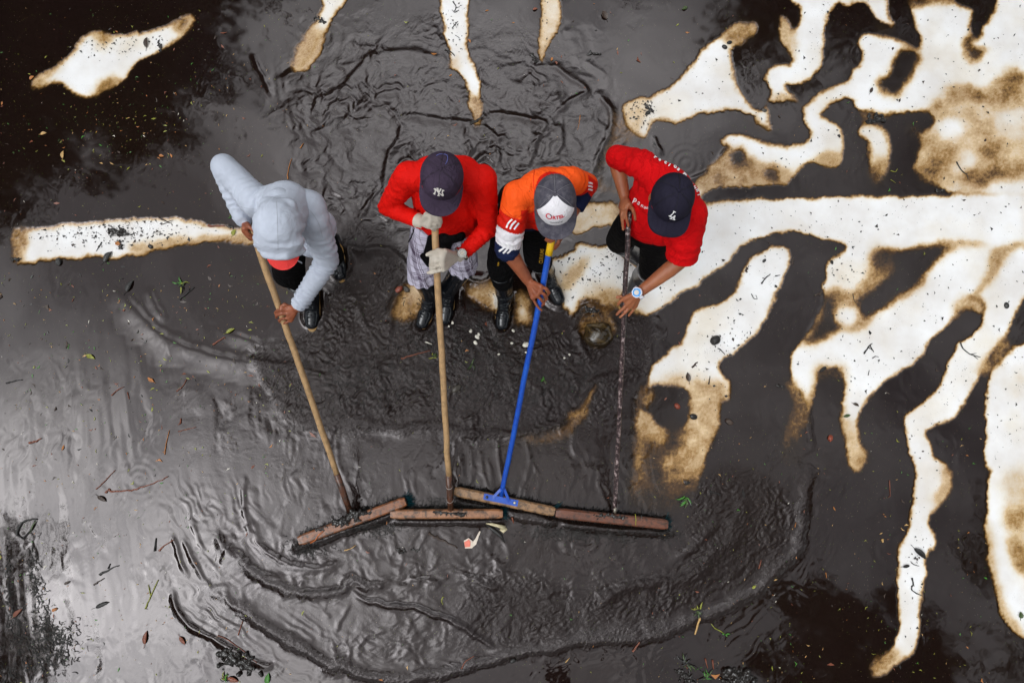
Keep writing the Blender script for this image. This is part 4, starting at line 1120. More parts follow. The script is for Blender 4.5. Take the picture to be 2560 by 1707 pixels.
# lettering of the two caps: interlocking letters drawn as broad pen strokes with serifs
def stroke(x0, y0, x1, y1, w0, w1=None):
    w1 = w1 or w0; dx, dy = x1 - x0, y1 - y0; L = math.hypot(dx, dy); nx, ny = -dy / L, dx / L
    return [(x0 + nx * w0 / 2, y0 + ny * w0 / 2), (x0 - nx * w0 / 2, y0 - ny * w0 / 2), (x1 - nx * w1 / 2, y1 - ny * w1 / 2), (x1 + nx * w1 / 2, y1 + ny * w1 / 2)]
NY = [stroke(-.62, .42, -.50, .05, .22, .13), stroke(-.50, .05, -.64, -.55, .13, .30),      # N left stem, flared ends
      stroke(-.62, .50, .02, -.08, .20, .14), stroke(.02, -.08, .62, -.62, .14, .24),        # N diagonal
      stroke(.66, .40, .50, .0, .24, .13), stroke(.50, 0, .60, -.55, .13, .24),              # N right stem
      stroke(-.22, .60, .02, .05, .26, .14), stroke(.32, .60, .06, .05, .24, .14),           # Y arms
      stroke(.03, .1, .0, -.40, .17, .17), stroke(.0, -.38, -.01, -.62, .17, .36),           # Y stem
      stroke(-.80, .40, -.50, .48, .10, .14), stroke(.50, .40, .86, .30, .14, .09), stroke(-.40, .62, -.05, .64, .10), stroke(.2, .60, .45, .58, .10)]
LA = [stroke(-.28, .78, -.42, -.38, .20), stroke(-.55, .74, .02, .74, .13), stroke(-.66, -.38, .10, -.38, .15), stroke(.08, -.40, .14, -.16, .12),
      stroke(.22, .14, -.06, -.72, .13), stroke(.22, .14, .50, -.72, .19), stroke(.02, -.40, .40, -.40, .11), stroke(-.22, -.72, .14, -.72, .13), stroke(.30, -.72, .72, -.72, .13)]

# ================================================================== LIMBS, HANDS, BOOTS
def on_line(A, B, u, v):
    """point of the line AB nearest to the camera ray through (u, v)"""
    A, B = Vector(A), Vector(B); d1 = (B - A).normalized(); d2 = (P(u, v, 0) - CAMP).normalized()
    w0 = A - CAMP; b = d1.dot(d2); d = d1.dot(w0); e = d2.dot(w0)
    s = (b * e - d) / (1 - b * b)
    return A + d1 * s
def hand_prims(wrist, fingers, thumb, r=.0086, palm=.013):
    """each finger: world points from knuckle to tip; the palm is the fan of hand bones from the wrist"""
    pr = []
    rr = [1.0, 1.06, 1.0, .86]
    for i, f in enumerate(fingers):
        pr.append(capsule(Vector(wrist).lerp(f[0], .10), f[0], palm * 1.12, palm * .92))
        for k in range(len(f) - 1):
            pr.append(capsule(f[k], f[k + 1], r * rr[min(i, 3)] * (1 - .07 * k), r * rr[min(i, 3)] * (1 - .07 * (k + 1)), n=14))
    if len(fingers) > 1:
        for i in range(len(fingers) - 1):
            pr.append(capsule(fingers[i][0], fingers[i + 1][0], palm * .85, palm * .85))
            pr.append(capsule(Vector(wrist).lerp(fingers[i][0], .5), Vector(wrist).lerp(fingers[i + 1][0], .5), palm, palm))
    pr.append(capsule(Vector(wrist).lerp(thumb[0], .2), thumb[0], palm * 1.15, palm))
    for k in range(len(thumb) - 1):
        pr.append(capsule(thumb[k], thumb[k + 1], r * 1.25 * (1 - .08 * k), r * 1.2 * (1 - .10 * (k + 1)), n=14))
    return pr
def grip(A, B, pts, rh, lift=.012):
    """finger points given in pixels, laid on top of the handle AB; third value = extra height"""
    out = []
    for q in pts:
        base = on_line(A, B, q[0], q[1]); z = base.z + lift + (q[2] if len(q) > 2 else 0)
        out.append(P(q[0], q[1], z))
    return out

def boot(ankle, toe, knee, parent, mat, top=.40, rim=None):
    """a rubber boot: ankle and toe on the floor plan (world xy), shaft up towards the knee"""
    a = Vector((ankle.x, ankle.y, 0)); d = Vector((toe.x - ankle.x, toe.y - ankle.y, 0)); d.normalize()
    s = Vector((-d.y, d.x, 0))
    zg = -.010
    heel = a - d * .045 + Vector((0, 0, .045 + zg)); ball = a + d * .125 + Vector((0, 0, .040 + zg)); tp = a + d * .178 + Vector((0, 0, .034 + zg))
    an = a + Vector((0, 0, .11)); kn = Vector(knee)
    sh = an + (kn - an) * ((top - .11) / max(.05, kn.z - .11))
    pr = [capsule(heel, ball, .040, .046, s, 1.0), capsule(ball, tp, .044, .036, s, 1.12), capsule(heel + Vector((0, 0, .03)), an + Vector((0, 0, .03)), .045, .054),
          capsule(an + Vector((0, 0, .01)), a + d * .075 + Vector((0, 0, .06)), .050, .040), capsule(an, an.lerp(sh, .5), .053, .060), capsule(an.lerp(sh, .5), sh, .060, .068, flat=True)]
    ax = (sh - an).normalized()
    fl = [(an + Vector((0, 0, .03)), ax, .07, .004, .030), (a + d * .09 + Vector((0, 0, .07)), d, .05, .002, .022)]
    b = skin('boot', pr, .0058, mat, parent, 3, fl, .0012, 14)
    # sole with its amber edge
    V, F = [], []; n = 36
    for lv, (z, k) in enumerate(((zg - .003, .97), (zg + .012, 1.05), (zg + .020, 1.05), (zg + .022, .9))):
        for i in range(n):
            t = 2 * math.pi * i / n; y = math.cos(t); x = math.sin(t)
            ly = .070 + (y * .148); half = .040 + .010 * math.exp(-((ly - .13) / .07) ** 2) - .004 * math.exp(-((ly - .03) / .04) ** 2)
            px = a + d * (.070 + y * .150 * k) + s * (math.copysign(abs(x) ** .75, x) * half * k); V.append((px.x, px.y, z))
    for lv in range(3):
        for i in range(n): F.append((lv * n + i, lv * n + (i + 1) % n, (lv + 1) * n + (i + 1) % n, (lv + 1) * n + i))
    F.append(tuple(range(n))[::-1]); F.append(tuple(range(3 * n, 4 * n)))
    me = bpy.data.meshes.new('sole'); me.from_pydata(V, [], F); me.update(); link('sole', me, M_WELT, b, smooth=False)
    bm = bmesh.new(); pts = []
    x = ax.orthogonal().normalized(); y = ax.cross(x)
    for k in range(25):
        t = 2 * math.pi * k / 24; pts.append(sh + x * math.cos(t) * .069 + y * math.sin(t) * .069)
    tube(bm, pts, .004, 6, cap=False); bm_obj('boot_rim', bm, rim or mat, b)
    return b

def watch(center, axis, normal, rw, parent, dial, bezel, strap, R=.020):
    ax = Vector(axis).normalized(); nm = (Vector(normal) - ax * Vector(normal).dot(ax)).normalized(); sd = ax.cross(nm)
    c = Vector(center); bm = bmesh.new(); rows = []
    for k in range(28):
        t = 2 * math.pi * k / 28
        o = nm * math.cos(t) * rw + sd * math.sin(t) * rw * 1.08
        rows.append([bm.verts.new(c + o * q + ax * w) for q, w in ((1.0, -.010), (1.10, -.009), (1.10, .009), (1.0, .010))])
    for k in range(28):
        A, B = rows[k], rows[(k + 1) % 28]
        for j in range(4): bm.faces.new((A[j], A[(j + 1) % 4], B[(j + 1) % 4], B[j]))
    bmesh.ops.recalc_face_normals(bm, faces=bm.faces)
    w = bm_obj('wristwatch', bm, strap, parent)
    base = c + nm * rw * 1.08
    def disc(name, r0, z0, r1, z1, mat, hole=0.0):
        bm = bmesh.new(); n = 28; prof = [(r0, z0), (r1, z1)] + ([(hole, z1)] if hole else [(0.0005, z1)])
        R_ = [[bm.verts.new(base + (ax * math.cos(2 * math.pi * k / n) + sd * math.sin(2 * math.pi * k / n)) * r + nm * z) for k in range(n)] for r, z in prof]
        for A, B in zip(R_[:-1], R_[1:]):
            for k in range(n): bm.faces.new((A[k], A[(k + 1) % n], B[(k + 1) % n], B[k]))
        bmesh.ops.recalc_face_normals(bm, faces=bm.faces)
        bm_obj(name, bm, mat, w, smooth=False)
    disc('watch_case', R * 1.12, -.003, R * 1.05, .006, strap if strap is M_WPL else M_STEEL)
    disc('bezel', R * .92, .0055, R * .86, .0085, bezel)
    disc('dial', R * .52, .008, R * .50, .0098, dial)
    for k in range(12):      # hour studs
        t = 2 * math.pi * k / 12; q = base + (ax * math.cos(t) + sd * math.sin(t)) * R * .96 + nm * .007
        V_, F_, E_ = ellipsoid(q, (.0018, .0018, .0018), n=6)
        if k % 3 == 0:
            me = bpy.data.meshes.new('stud'); me.from_pydata(V_.tolist(), [], F_ + [tuple(e) for e in E_]); me.update(); link('stud', me, bezel, w)
    return w

# ================================================================== BROOM LINES (needed first: the hands close on them)
B1 = (P(628, 568, 1.16), P(876, 1282, .075))
B2 = (P(1086, 566, 1.20), P(1127, 1278, .075))
B3 = (P(1381, 590, 1.10), P(1253, 1242, .085))
B4 = (P(1573, 528, 1.08), P(1536, 1282, .075))
UP = Vector((0, 0, 1))
def AN(u, v):
    q = P(u, v, 0); return Vector((q.x, q.y, .10))

def fine_body(parent, mat, head_c, fr, neck, chest, pelvis, sh_l, sh_r, arms, legs, hands, lat):
    pr = head_prims(head_c, fr, neck)
    pr += [capsule(chest, pelvis, .085, .085, lat, 1.5), capsule(neck, chest, .055, .08), capsule(sh_l, sh_r, .045, .045)]
    for (s, e, w) in arms:
        pr += [capsule(s, e, .047, .038), capsule(e, e.lerp(w, .3), .038, .040), capsule(e.lerp(w, .3), w, .040, .026, n=18)]
    for (h, k, a) in legs:
        pr += [capsule(h, k, .072, .050), capsule(k, a, .050, .034)]
    for h in hands: pr += h
    b = skin('body', pr, .0046, mat, parent, 2, None, .0008, 40)
    for s in (-1, 1):
        V_, F_, E_ = ellipsoid(to_w(head_c, fr, s * .030, .079, -.006), (.0115, .008, .007), np.array([list(fr[0]), list(fr[1]), list(fr[2])]).T, 12)
        me = bpy.data.meshes.new('eye'); me.from_pydata(V_.tolist(), [], F_ + [tuple(e) for e in E_]); me.update(); link('eye', me, M_EYE, b)
    return b

def person(u, v, label):
    r = empty('person', P(u, v, 0)); tag(r, label, 'person', 'four workers sweeping black mud'); return r

# ------------------------------------------------------------------ 1: grey hooded sweatshirt
p1 = person(800, 700, 'man in a light grey hooded sweatshirt and coral cap visor, leftmost of the sweepers')
fr1 = head_frame(-4, 24, 0)
hc1 = P(700, 575, 1.42); nk1 = P(712, 520, 1.34); ch1 = P(722, 530, 1.16); pv1 = P(748, 575, .88)
sl1 = P(640, 503, 1.27); sr1 = P(782, 548, 1.25)
el1 = P(560, 417, 1.22); wr1 = P(612, 556, 1.13)          # image-left arm, elbow thrown back
er1 = P(818, 652, 1.02); wr1b = P(743, 768, .93)
lat1 = (sr1 - sl1).normalized()
A, B = B1
hL1 = hand_prims(wr1, [grip(A, B, q, .016) for q in ([(612, 572, .01), (622, 586, .012), (633, 590)], [(610, 578), (619, 592), (632, 597)], [(614, 584, -.01), (624, 597, -.012)], [(618, 588, -.02), (628, 600, -.02)])], grip(A, B, [(622, 566, .0), (632, 574, .015), (640, 582, .01)], .016))
hR1 = hand_prims(wr1b, [grip(A, B, q, .016) for q in ([(720, 774, .014), (703, 773, .018), (690, 778, .004), (688, 784, -.02)], [(721, 785, .014), (704, 784, .018), (691, 789, .002), (691, 794, -.02)], [(723, 795, .012), (709, 796, .015), (698, 800, 0), (699, 804, -.02)], [(727, 801, .006), (716, 806, .010), (706, 809, -.004), (708, 812, -.02)])], grip(A, B, [(724, 768, .01), (712, 761, .012), (702, 767, .012)], .016))
kn1 = P(722, 682, .50); an1 = AN(786, 742); kn1b = P(826, 640, .50); an1b = AN(842, 622)
hp1, hp1b = P(718, 588, .86), P(792, 590, .86)
b1 = fine_body(p1, SKIN1, hc1, fr1, nk1, ch1, pv1, sl1, sr1, [(sl1, el1, wr1), (sr1, er1, wr1b)], [(hp1, kn1, an1), (hp1b, kn1b, an1b)], [hL1, hR1], lat1)
d_ul = (el1 - sl1).normalized(); d_ll = (wr1 - el1).normalized(); d_ur = (er1 - sr1).normalized(); d_lr = (wr1b - er1).normalized()
pr = [capsule(ch1, pv1 + Vector((0, 0, .02)), .128, .125, lat1, 1.42), capsule(P(690, 500, 1.28), P(770, 520, 1.28), .078, .085), capsule(sl1, sr1, .070, .078), capsule(P(722, 520, 1.27), ch1, .10, .12, lat1, 1.5),
      capsule(P(800, 565, 1.12), P(780, 600, .95), .08, .09),
      capsule(sl1, el1, .074, .060), capsule(el1, el1.lerp(wr1, .9), .061, .046), capsule(sr1, er1, .074, .058), capsule(er1, er1.lerp(wr1b, .5), .058, .050), capsule(er1.lerp(wr1b, .5), er1.lerp(wr1b, .90), .050, .042),
      capsule(nk1, nk1 + UP * .06, .085, .07)]
hood_folds = [(er1, d_lr, .12, .0060, .032), (er1.lerp(wr1b, .8), d_lr, .08, .0065, .024), (sr1.lerp(er1, .5), d_ur, .09, .005, .045), (sl1, d_ul, .10, .006, .04), (el1.lerp(wr1, .6), d_ll, .10, .005, .035), (P(800, 545, 1.2), Vector((1, .6, 0)), .10, .004, .05), (P(650, 540, 1.2), Vector((.8, .8, 0)), .09, .005, .04)]
hoodie = skin('hooded_sweatshirt', pr, .0072, M_HOOD, p1, 6, hood_folds, .0016, 7)
for e, w in ((el1, wr1), (er1, wr1b)):
    d = (w - e).normalized(); L = (w - e).length
    skin('cuff', [capsule(e + d * (L * .84), e + d * (L * 1.00), .038, .036, flat=True)], .0045, M_HOOD, hoodie, 3, [(e + d * L * .92, d.orthogonal(), .1, .0012, .008)], .0008)
w = lambda x, y, z: to_w(hc1, fr1, x, y, z)
Mh = np.array([list(fr1[0]), list(fr1[1]), list(fr1[2])]).T
pr = [ellipsoid(w(0, -.020, .020), (.106, .120, .112), Mh, 28), ellipsoid(w(0, .045, .02), (.112, .062, .085), Mh, 28), capsule(w(-.082, .082, -.01), w(-.04, .094, .052), .026, .026), capsule(w(-.04, .094, .052), w(.04, .094, .052), .026, .026), capsule(w(.04, .094, .052), w(.082, .082, -.01), .026, .026),
      capsule(w(0, -.05, -.04), nk1 + Vector((0, .02, -.02)), .10, .11), capsule(w(-.05, -.11, .01), w(.05, -.11, .01), .03, .03)]
hf = [(w(0, .095, .03), fr1[1], .13, .0035, .05), (w(.09, .0, -.02), Vector((0, 1, .4)), .09, .006, .05), (w(-.09, 0, -.02), Vector((0, 1, .4)), .09, .006, .05), (w(0, -.10, .06), fr1[0], .08, .002, .04)]
hood = skin('hood', pr, .006, M_HOOD, hoodie, 6, hf, .0012, 8)
bvh = bvh_of(hood)
M_SEAM = plain('grey_seam_thread', (.36, .37, .42), .9)
def line_on(bvh, pts, r, name, mat, parent, off=.0):
    pl = catmull(pts, 8, closed=False); P3 = [hit(bvh, x, y, off) for x, y in pl]; P3 = [q for q in P3 if q is not None]
    bm = bmesh.new(); tube(bm, P3, r, 5); return bm_obj(name, bm, mat, parent)
line_on(bvh, [(691, 505), (693, 540), (694, 580), (695, 626)], .0012, 'seam', M_SEAM, hood)
line_on(bvh, [(636, 605), (655, 616), (695, 621), (740, 616), (762, 600)], .0010, 'seam', M_SEAM, hood)
bvh = bvh_of(hoodie)
line_on(bvh, [(590, 512), (612, 520), (642, 524)], .0012, 'seam', M_SEAM, hoodie)
line_on(bvh, [(764, 516), (782, 535), (797, 560), (806, 592)], .0012, 'seam', M_SEAM, hoodie)
cv = cap(to_w(hc1, fr1, 0, .018, .012), fr1, p1, M_REDV, a=.080, b=.098, h=.1, brim=.066, curve=2.2, crown=False)
bm = bmesh.new(); tube(bm, [w(.05, .085, -.06), w(.056, .10, -.09), P(752, 656, 1.25), P(755, 658, 1.20)], .0028, 6); bm_obj('drawstring', bm, M_HOOD, hoodie)
tr1 = skin('trousers', [capsule(pv1 - UP * .02, pv1 + UP * .03, .115, .115, lat1, 1.4), capsule(hp1, kn1, .098, .088), capsule(hp1b, kn1b, .095, .074), capsule(kn1, an1.lerp(kn1, .65), .085, .058), capsule(kn1b, an1b.lerp(kn1b, .6), .072, .058)], .0075, M_BLACKC, p1, 5, [(kn1, (kn1 - hp1), .12, .004, .05)], .003, 9)
boot(P(786, 742, 0), P(783, 790, 0), kn1, p1, M_BRUBBER, .34)
boot(P(842, 622, 0), P(850, 672, 0), kn1b, p1, M_BRUBBER, .38, M_WELT)

# ------------------------------------------------------------------ 2: scarlet long sleeves, plum cap, knitted gloves
p2 = person(1100, 735, 'man in scarlet long sleeves, plaid shorts, cream knitted gloves and a faded plum cap')
fr2 = head_frame(-6, 3, -3)
hc2 = P(1106, 447, 1.42); nk2 = P(1113, 425, 1.33); ch2 = P(1116, 468, 1.16); pv2 = P(1108, 548, .90)
sl2 = P(1022, 440, 1.28); sr2 = P(1205, 448, 1.28)
el2 = P(968, 517, 1.06); wr2 = P(1060, 558, 1.15)
er2 = P(1222, 570, 1.00); wr2b = P(1156, 636, .99)
lat2 = (sr2 - sl2).normalized()
A, B = B2
gL2 = hand_prims(P(1056, 556, 1.16), [grip(A, B, q, .016) for q in ([(1076, 540, .035), (1090, 541, .035), (1101, 546, .02), (1103, 556, 0)], [(1078, 548, .035), (1092, 550, .035), (1100, 557, .02), (1098, 566, 0)], [(1076, 557, .03), (1088, 561, .032), (1093, 568, .01)], [(1072, 565, .02), (1080, 571, .02), (1088, 575, .0)])], grip(A, B, [(1068, 538, .03), (1080, 533, .03), (1092, 536, .03)], .016), .0112, .0165)
gR2 = hand_prims(P(1143, 642, 1.0), [grip(A, B, q, .016) for q in ([(1108, 636, .025), (1092, 640, .028), (1078, 646, .01), (1077, 654, -.02)], [(1106, 648, .028), (1090, 652, .030), (1077, 659, .01), (1077, 668, -.02)], [(1106, 661, .028), (1090, 665, .028), (1078, 671, .008), (1079, 677, -.02)], [(1108, 673, .022), (1092, 678, .022), (1078, 682, .012), (1070, 682, .005)])], grip(A, B, [(1112, 629, .02), (1096, 626, .018), (1080, 632, .018), (1068, 637, .014)], .016), .0112, .0165)
kn2 = P(1053, 688, .50); an2 = AN(1081, 745); kn2b = P(1158, 668, .50); an2b = AN(1124, 732)
hp2, hp2b = P(1070, 566, .86), P(1145, 566, .86)
b2 = fine_body(p2, SKIN2, hc2, fr2, nk2, ch2, pv2, sl2, sr2, [(sl2, el2, wr2), (sr2, er2, wr2b)], [(hp2, kn2, an2), (hp2b, kn2b, an2b)], [[capsule(wr2, P(1070, 556, 1.18), .024, .02)], [capsule(wr2b, P(1130, 645, 1.0), .024, .02)]], lat2)
d_ul = (el2 - sl2).normalized(); d_ll = (wr2 - el2).normalized(); d_ur = (er2 - sr2).normalized(); d_lr = (wr2b - er2).normalized()
pr = [capsule(ch2, P(1118, 548, .93), .120, .112, lat2, 1.45), capsule(P(1075, 432, 1.27), P(1160, 432, 1.27), .078, .078), capsule(sl2, sr2, .068, .068), capsule(P(1113, 440, 1.26), ch2, .10, .12, lat2, 1.5), capsule(nk2 - UP * .02, nk2 + UP * .01, .075, .066),
      capsule(P(1122, 540, 1.0), P(1128, 566, .93), .09, .08, lat2, 1.25),
      capsule(sl2, el2, .068, .046), capsule(el2, el2.lerp(wr2, .95), .047, .037), capsule(sr2, er2, .070, .050), capsule(er2, er2.lerp(wr2b, .90), .050, .036)]
fl = [(el2, (d_ul + d_ll), .08, .004, .026), (er2, d_lr, .10, .0035, .03), (sl2.lerp(el2, .35), d_ul, .09, .004, .045), (P(1060, 490, 1.2), Vector((1, -.7, 0)), .10, .004, .04), (P(1175, 500, 1.2), Vector((1, .6, 0)), .10, .005, .05), (er2.lerp(wr2b, .8), d_lr, .06, .003, .02)]
sh2 = skin('long_sleeved_top', pr, .0070, M_RED, p2, 5, fl, .0020, 9)
for nm, gp, ww, ee in (('glove', gL2, P(1056, 556, 1.16), el2), ('glove', gR2, P(1143, 642, 1.0), er2)):
    cuffd = (ww - ee).normalized()
    skin(nm, gp + [capsule(ww - cuffd * .035, ww + cuffd * .01, .036, .030, flat=True)], .0042, M_GLOVE, p2, 2, None, .0010, 35)
watch(P(1154, 634, 1.012), d_lr, P(1154, 634, 1.2) - P(1154, 634, 1.0), .034, p2, M_DIAL, M_STEEL, M_STEEL, .021)
cap2 = cap(to_w(hc2, fr2, 0, 0, .030), fr2, p2, M_CAPP, curve=1.3, brim=.070, stitch=plain('dark_plum_thread', (.02, .013, .022), .9))
V_, F_ = plates(NY, .03); on_cap(V_, F_, 'emblem', to_w(hc2, fr2, 0, 0, .030), fr2, .094, .106, .105, .031, math.radians(56), 0, M_CREAM, cap2, lift=.0015, depth=.03)
skin('hair', [ellipsoid(to_w(hc2, fr2, 0, -.030, .0), (.079, .075, .06), np.array([list(fr2[0]), list(fr2[1]), list(fr2[2])]).T)], .006, M_HAIR, p2, 2, None, .003, 60)
tm_, fm_ = None, None
bvc = bvh_of(cap2)
M_BTH = plain('blue_thread', (.10, .12, .38), .8)
line_on(bvc, [(1091, 390), (1100, 386), (1116, 388), (1119, 398), (1114, 411)], .0011, 'loose_thread', M_BTH, cap2, .001)
pl2 = skin('shorts', [capsule(pv2 - UP * .03, pv2 + UP * .01, .115, .115, lat2, 1.35), capsule(hp2, hp2.lerp(kn2, .75), .088, .088), capsule(hp2.lerp(kn2, .7), kn2 - UP * .02 + Vector((0, -.015, 0)), .090, .082, flat=True), capsule(hp2b, hp2b.lerp(kn2b, .75), .085, .084), capsule(hp2b.lerp(kn2b, .7), kn2b - UP * .02, .086, .078, flat=True)], .0075, M_PLAID, p2, 4, [(kn2, Vector((1, .3, 0)), .14, .006, .05), (kn2b, Vector((1, .3, 0)), .13, .008, .04), (hp2b, Vector((1, 0, 0)), .12, .006, .04)], .004, 9)
skin('black_apron', [capsule(P(1102, 560, 1.0), P(1075, 640, .80), .035, .030, lat2, 1.3), capsule(P(1118, 575, .98), P(1098, 650, .74), .035, .030, lat2, 1.4), capsule(P(1064, 640, .79), P(1075, 662, .70), .022, .014, lat2, 1.4), capsule(P(1150, 590, .97), P(1110, 600, .95), .03, .03)], .007, M_BLACKC, p2, 4, None, .003, 12)
bv2 = bvh_of(pl2)
line_on(bv2, [(1036, 570), (1030, 590), (1022, 605), (1017, 622)], .0045, 'black_piping', M_BLACKC, pl2)
boot(P(1081, 745, 0), P(1056, 808, 0), kn2, p2, M_BRUBBER, .50)
boot(P(1124, 732, 0), P(1114, 790, 0), kn2b, p2, M_BRUBBER, .50)

# ------------------------------------------------------------------ 3: orange striped jersey, dusty trucker cap
p3 = person(1310, 720, 'man in an orange jersey with striped sleeves and a dusty charcoal and white cap')
fr3 = head_frame(2, 3, 4)
hc3 = P(1388, 505, 1.40); nk3 = P(1382, 470, 1.31); ch3 = P(1352, 495, 1.14); pv3 = P(1312, 530, .88)
sl3 = P(1292, 488, 1.26); sr3 = P(1428, 452, 1.24)
el3 = P(1268, 622, 1.06); wr3 = P(1320, 702, .93)
er3 = P(1466, 462, 1.10); wr3b = P(1404, 578, 1.08)
lat3 = (sr3 - sl3).normalized()
A, B = B3
hL3 = hand_prims(wr3, [grip(A, B, q, .014) for q in ([(1352, 716, .025), (1366, 722, .022), (1373, 732, .005), (1368, 738, -.015)], [(1350, 728, .026), (1361, 736, .022), (1367, 747, .002), (1362, 752, -.015)], [(1342, 738, .022), (1353, 749, .02), (1360, 760, .004), (1354, 764, -.01)], [(1332, 744, .012), (1339, 759, .012), (1347, 770, .016), (1354, 776, .016)])], grip(A, B, [(1336, 712, -.02), (1344, 720, -.03), (1352, 735, -.035)], .014), .0092, .0145)
hR3 = hand_prims(wr3b, [grip(A, B, q, .014) for q in ([(1398, 592, .0), (1396, 606, -.0), (1386, 618, -.01)], [(1392, 590, .012), (1384, 600, .014), (1374, 605, .004)], [(1388, 590, .02), (1376, 597, .018), (1368, 602, .0)], [(1380, 590, .01), (1370, 592, .008), (1364, 600, -.005)])], grip(A, B, [(1400, 596, -.02), (1396, 610, -.015), (1386, 622, -.02)], .014), .0092, .0145)
kn3 = P(1250, 662, .49); an3 = AN(1263, 745); kn3b = P(1342, 640, .49); an3b = AN(1364, 690)
hp3, hp3b = P(1272, 560, .84), P(1345, 552, .84)
b3 = fine_body(p3, SKIN1, hc3, fr3, nk3, ch3, pv3, sl3, sr3, [(sl3, el3, wr3), (sr3, er3, wr3b)], [(hp3, kn3, an3), (hp3b, kn3b, an3b)], [hL3, hR3], lat3)
d_ul = (el3 - sl3).normalized(); d_ur = (er3 - sr3).normalized()
pr = [capsule(ch3, P(1325, 525, .95), .112, .108, lat3, 1.35), capsule(P(1335, 476, 1.24), P(1405, 455, 1.24), .075, .070), capsule(sl3, sr3, .068, .066), capsule(P(1360, 470, 1.23), ch3, .095, .112, lat3, 1.45), capsule(nk3 - UP * .02, nk3 + UP * .01, .07, .062),
      capsule(P(1365, 520, 1.12), P(1355, 545, 1.05), .075, .065, lat3, 1.2),
      capsule(sl3, sl3.lerp(el3, .55), .068, .070), capsule(sl3.lerp(el3, .5), sl3.lerp(el3, 1.0), .071, .062), capsule(sl3.lerp(el3, .9), el3 + d_ul * .035, .062, .052, flat=True),
      capsule(sr3, er3 + d_ur * .0, .066, .058), capsule(er3, er3.lerp(wr3b, .50), .054, .050, flat=True)]
fl = [(sl3.lerp(el3, .6), d_ul, .10, .005, .04), (el3, d_ul, .07, .0045, .025), (sr3, d_ur, .08, .004, .04), (P(1320, 520, 1.2), Vector((1, -.6, 0)), .09, .004, .045), (P(1365, 460, 1.3), Vector((1, .3, 0)), .10, .002, .05)]
sh3 = skin('jersey', pr, .0052, [M_ORANGE, M_RED3, M_WHITEC, M_NAVY], p3, 5, fl, .0020, 9)
me = sh3.data; n = len(me.polygons); cc = np.empty(n * 3, np.float32); me.polygons.foreach_get('center', cc); cc = cc.reshape(-1, 3)
S_l, E_l, S_r, E_r, W_r = (np.array(q) for q in (sl3, el3, sr3, er3, wr3b))
def along(pts, a, b):
    d = b - a; L = np.linalg.norm(d); d = d / L; q = pts - a; t = q @ d; r = np.linalg.norm(q - t[:, None] * d, axis=1); return t / L, r
tl, rl = along(cc, S_l, E_l); tr, rr_ = along(cc, S_r, E_r); tf, rf = along(cc, E_r, W_r)
tl = tl + .9 * (cc[:, 0] - S_l[0]) * -1.0 * 0.6        # the colour bands run slanting round the sleeve
midx = np.zeros(n, np.int32)
front = (cc[:, 1] < (S_l[1] + (S_r[1] - S_l[1]) * (cc[:, 0] - S_l[0]) / (S_r[0] - S_l[0])) - .085)
midx[front & (cc[:, 0] > S_l[0] + .02)] = 1
armL = (rl < .092) & (cc[:, 0] < S_l[0] + .085)
midx[armL & (tl > .30)] = 1; midx[armL & (tl > .58)] = 2; midx[armL & (tl > .90)] = 3
armR = (rr_ < .09) & (tr > .35) & (cc[:, 0] > S_r[0])
midx[armR & (cc[:, 1] < E_r[1] + .005)] = 1; midx[armR & (tr > 1.25)] = 2
midx[(rf < .075) & (tf > .18)] = 3
nk = np.linalg.norm(cc - np.array(nk3), axis=1) < .078; midx[nk & ~armL] = 1
midx[(cc[:, 2] < 1.0) & ~armL] = 3
me.polygons.foreach_set('material_index', midx)
bvh = bvh_of(sh3)
for pts, w_ in (([(1281, 548), (1271, 558), (1266, 570)], 4.2), ([(1290, 552), (1280, 562), (1275, 573)], 4.2), ([(1297, 557), (1290, 566), (1285, 574)], 4.2)): decal_strip('stripe', pts, w_, bvh, M_WHITE, sh3)
for pts, w_ in (([(1253, 606), (1262, 613), (1259, 620), (1248, 628)], 4.8), ([(1266, 607), (1271, 614), (1268, 622), (1258, 633)], 4.8), ([(1281, 609), (1280, 618), (1276, 626), (1268, 633)], 4.2)): decal_strip('stripe', pts, w_, bvh, M_WHITE, sh3)
for dv in (0, 8, 16): decal_strip('stripe', [(1470, 457 + dv), (1476, 458 + dv), (1481, 460 + dv)], 4.0, bvh, M_WHITE, sh3)
line_on(bvh, [(1336, 425), (1334, 455), (1338, 500), (1340, 540), (1346, 575)], .0018, 'collar_seam', M_RED3, sh3)
line_on(bvh, [(1255, 512), (1270, 532), (1290, 545), (1310, 532), (1324, 515)], .0010, 'seam', M_RED3, sh3)
ca3 = to_w(hc3, fr3, 0, 0, .030)
cap3 = cap(ca3, fr3, p3, M_CAPD, a=.092, b=.110, h=.110, curve=1.5, brim=.066, stitch=plain('pale_dusty_thread', (.17, .16, .18), .9))
# the white front panel: a shell just proud of the crown
V, F = [], []; nt, npz = 30, 18
for j in range(npz + 1):
    q = j / npz; ph = math.radians(7 + 83 * q)
    half = math.radians(36 + 34 * q) if q < .78 else math.radians(62.5 - 34 * ((q - .78) / .22) ** 1.8)
    for i in range(nt + 1):
        th = -half + 2 * half * i / nt
        pnt, _ = dome_pt(th, ph, .092, .110, .110, .0022); V.append(to_w(ca3, fr3, *pnt))
for j in range(npz):
    for i in range(nt): q = j * (nt + 1) + i; F.append((q, q + 1, q + nt + 2, q + nt + 1))
pan = from_vf('front_panel', V, F, M_WHITEC, cap3); pan.data.polygons.foreach_set('use_smooth', [True] * len(F))
arg = (ca3, fr3, .092, .110, .110)
V_, F_ = text_mesh('RTEL', 1, .02, .03); V_ = [Vector((p.x * .92 + .42, p.y * .85, p.z)) for p in V_]
on_cap(V_, F_, 'lettering', *arg, .0285, math.radians(58), 0, M_REDINK, pan, lift=.0034, depth=.02)
ring = []; ring_k = []
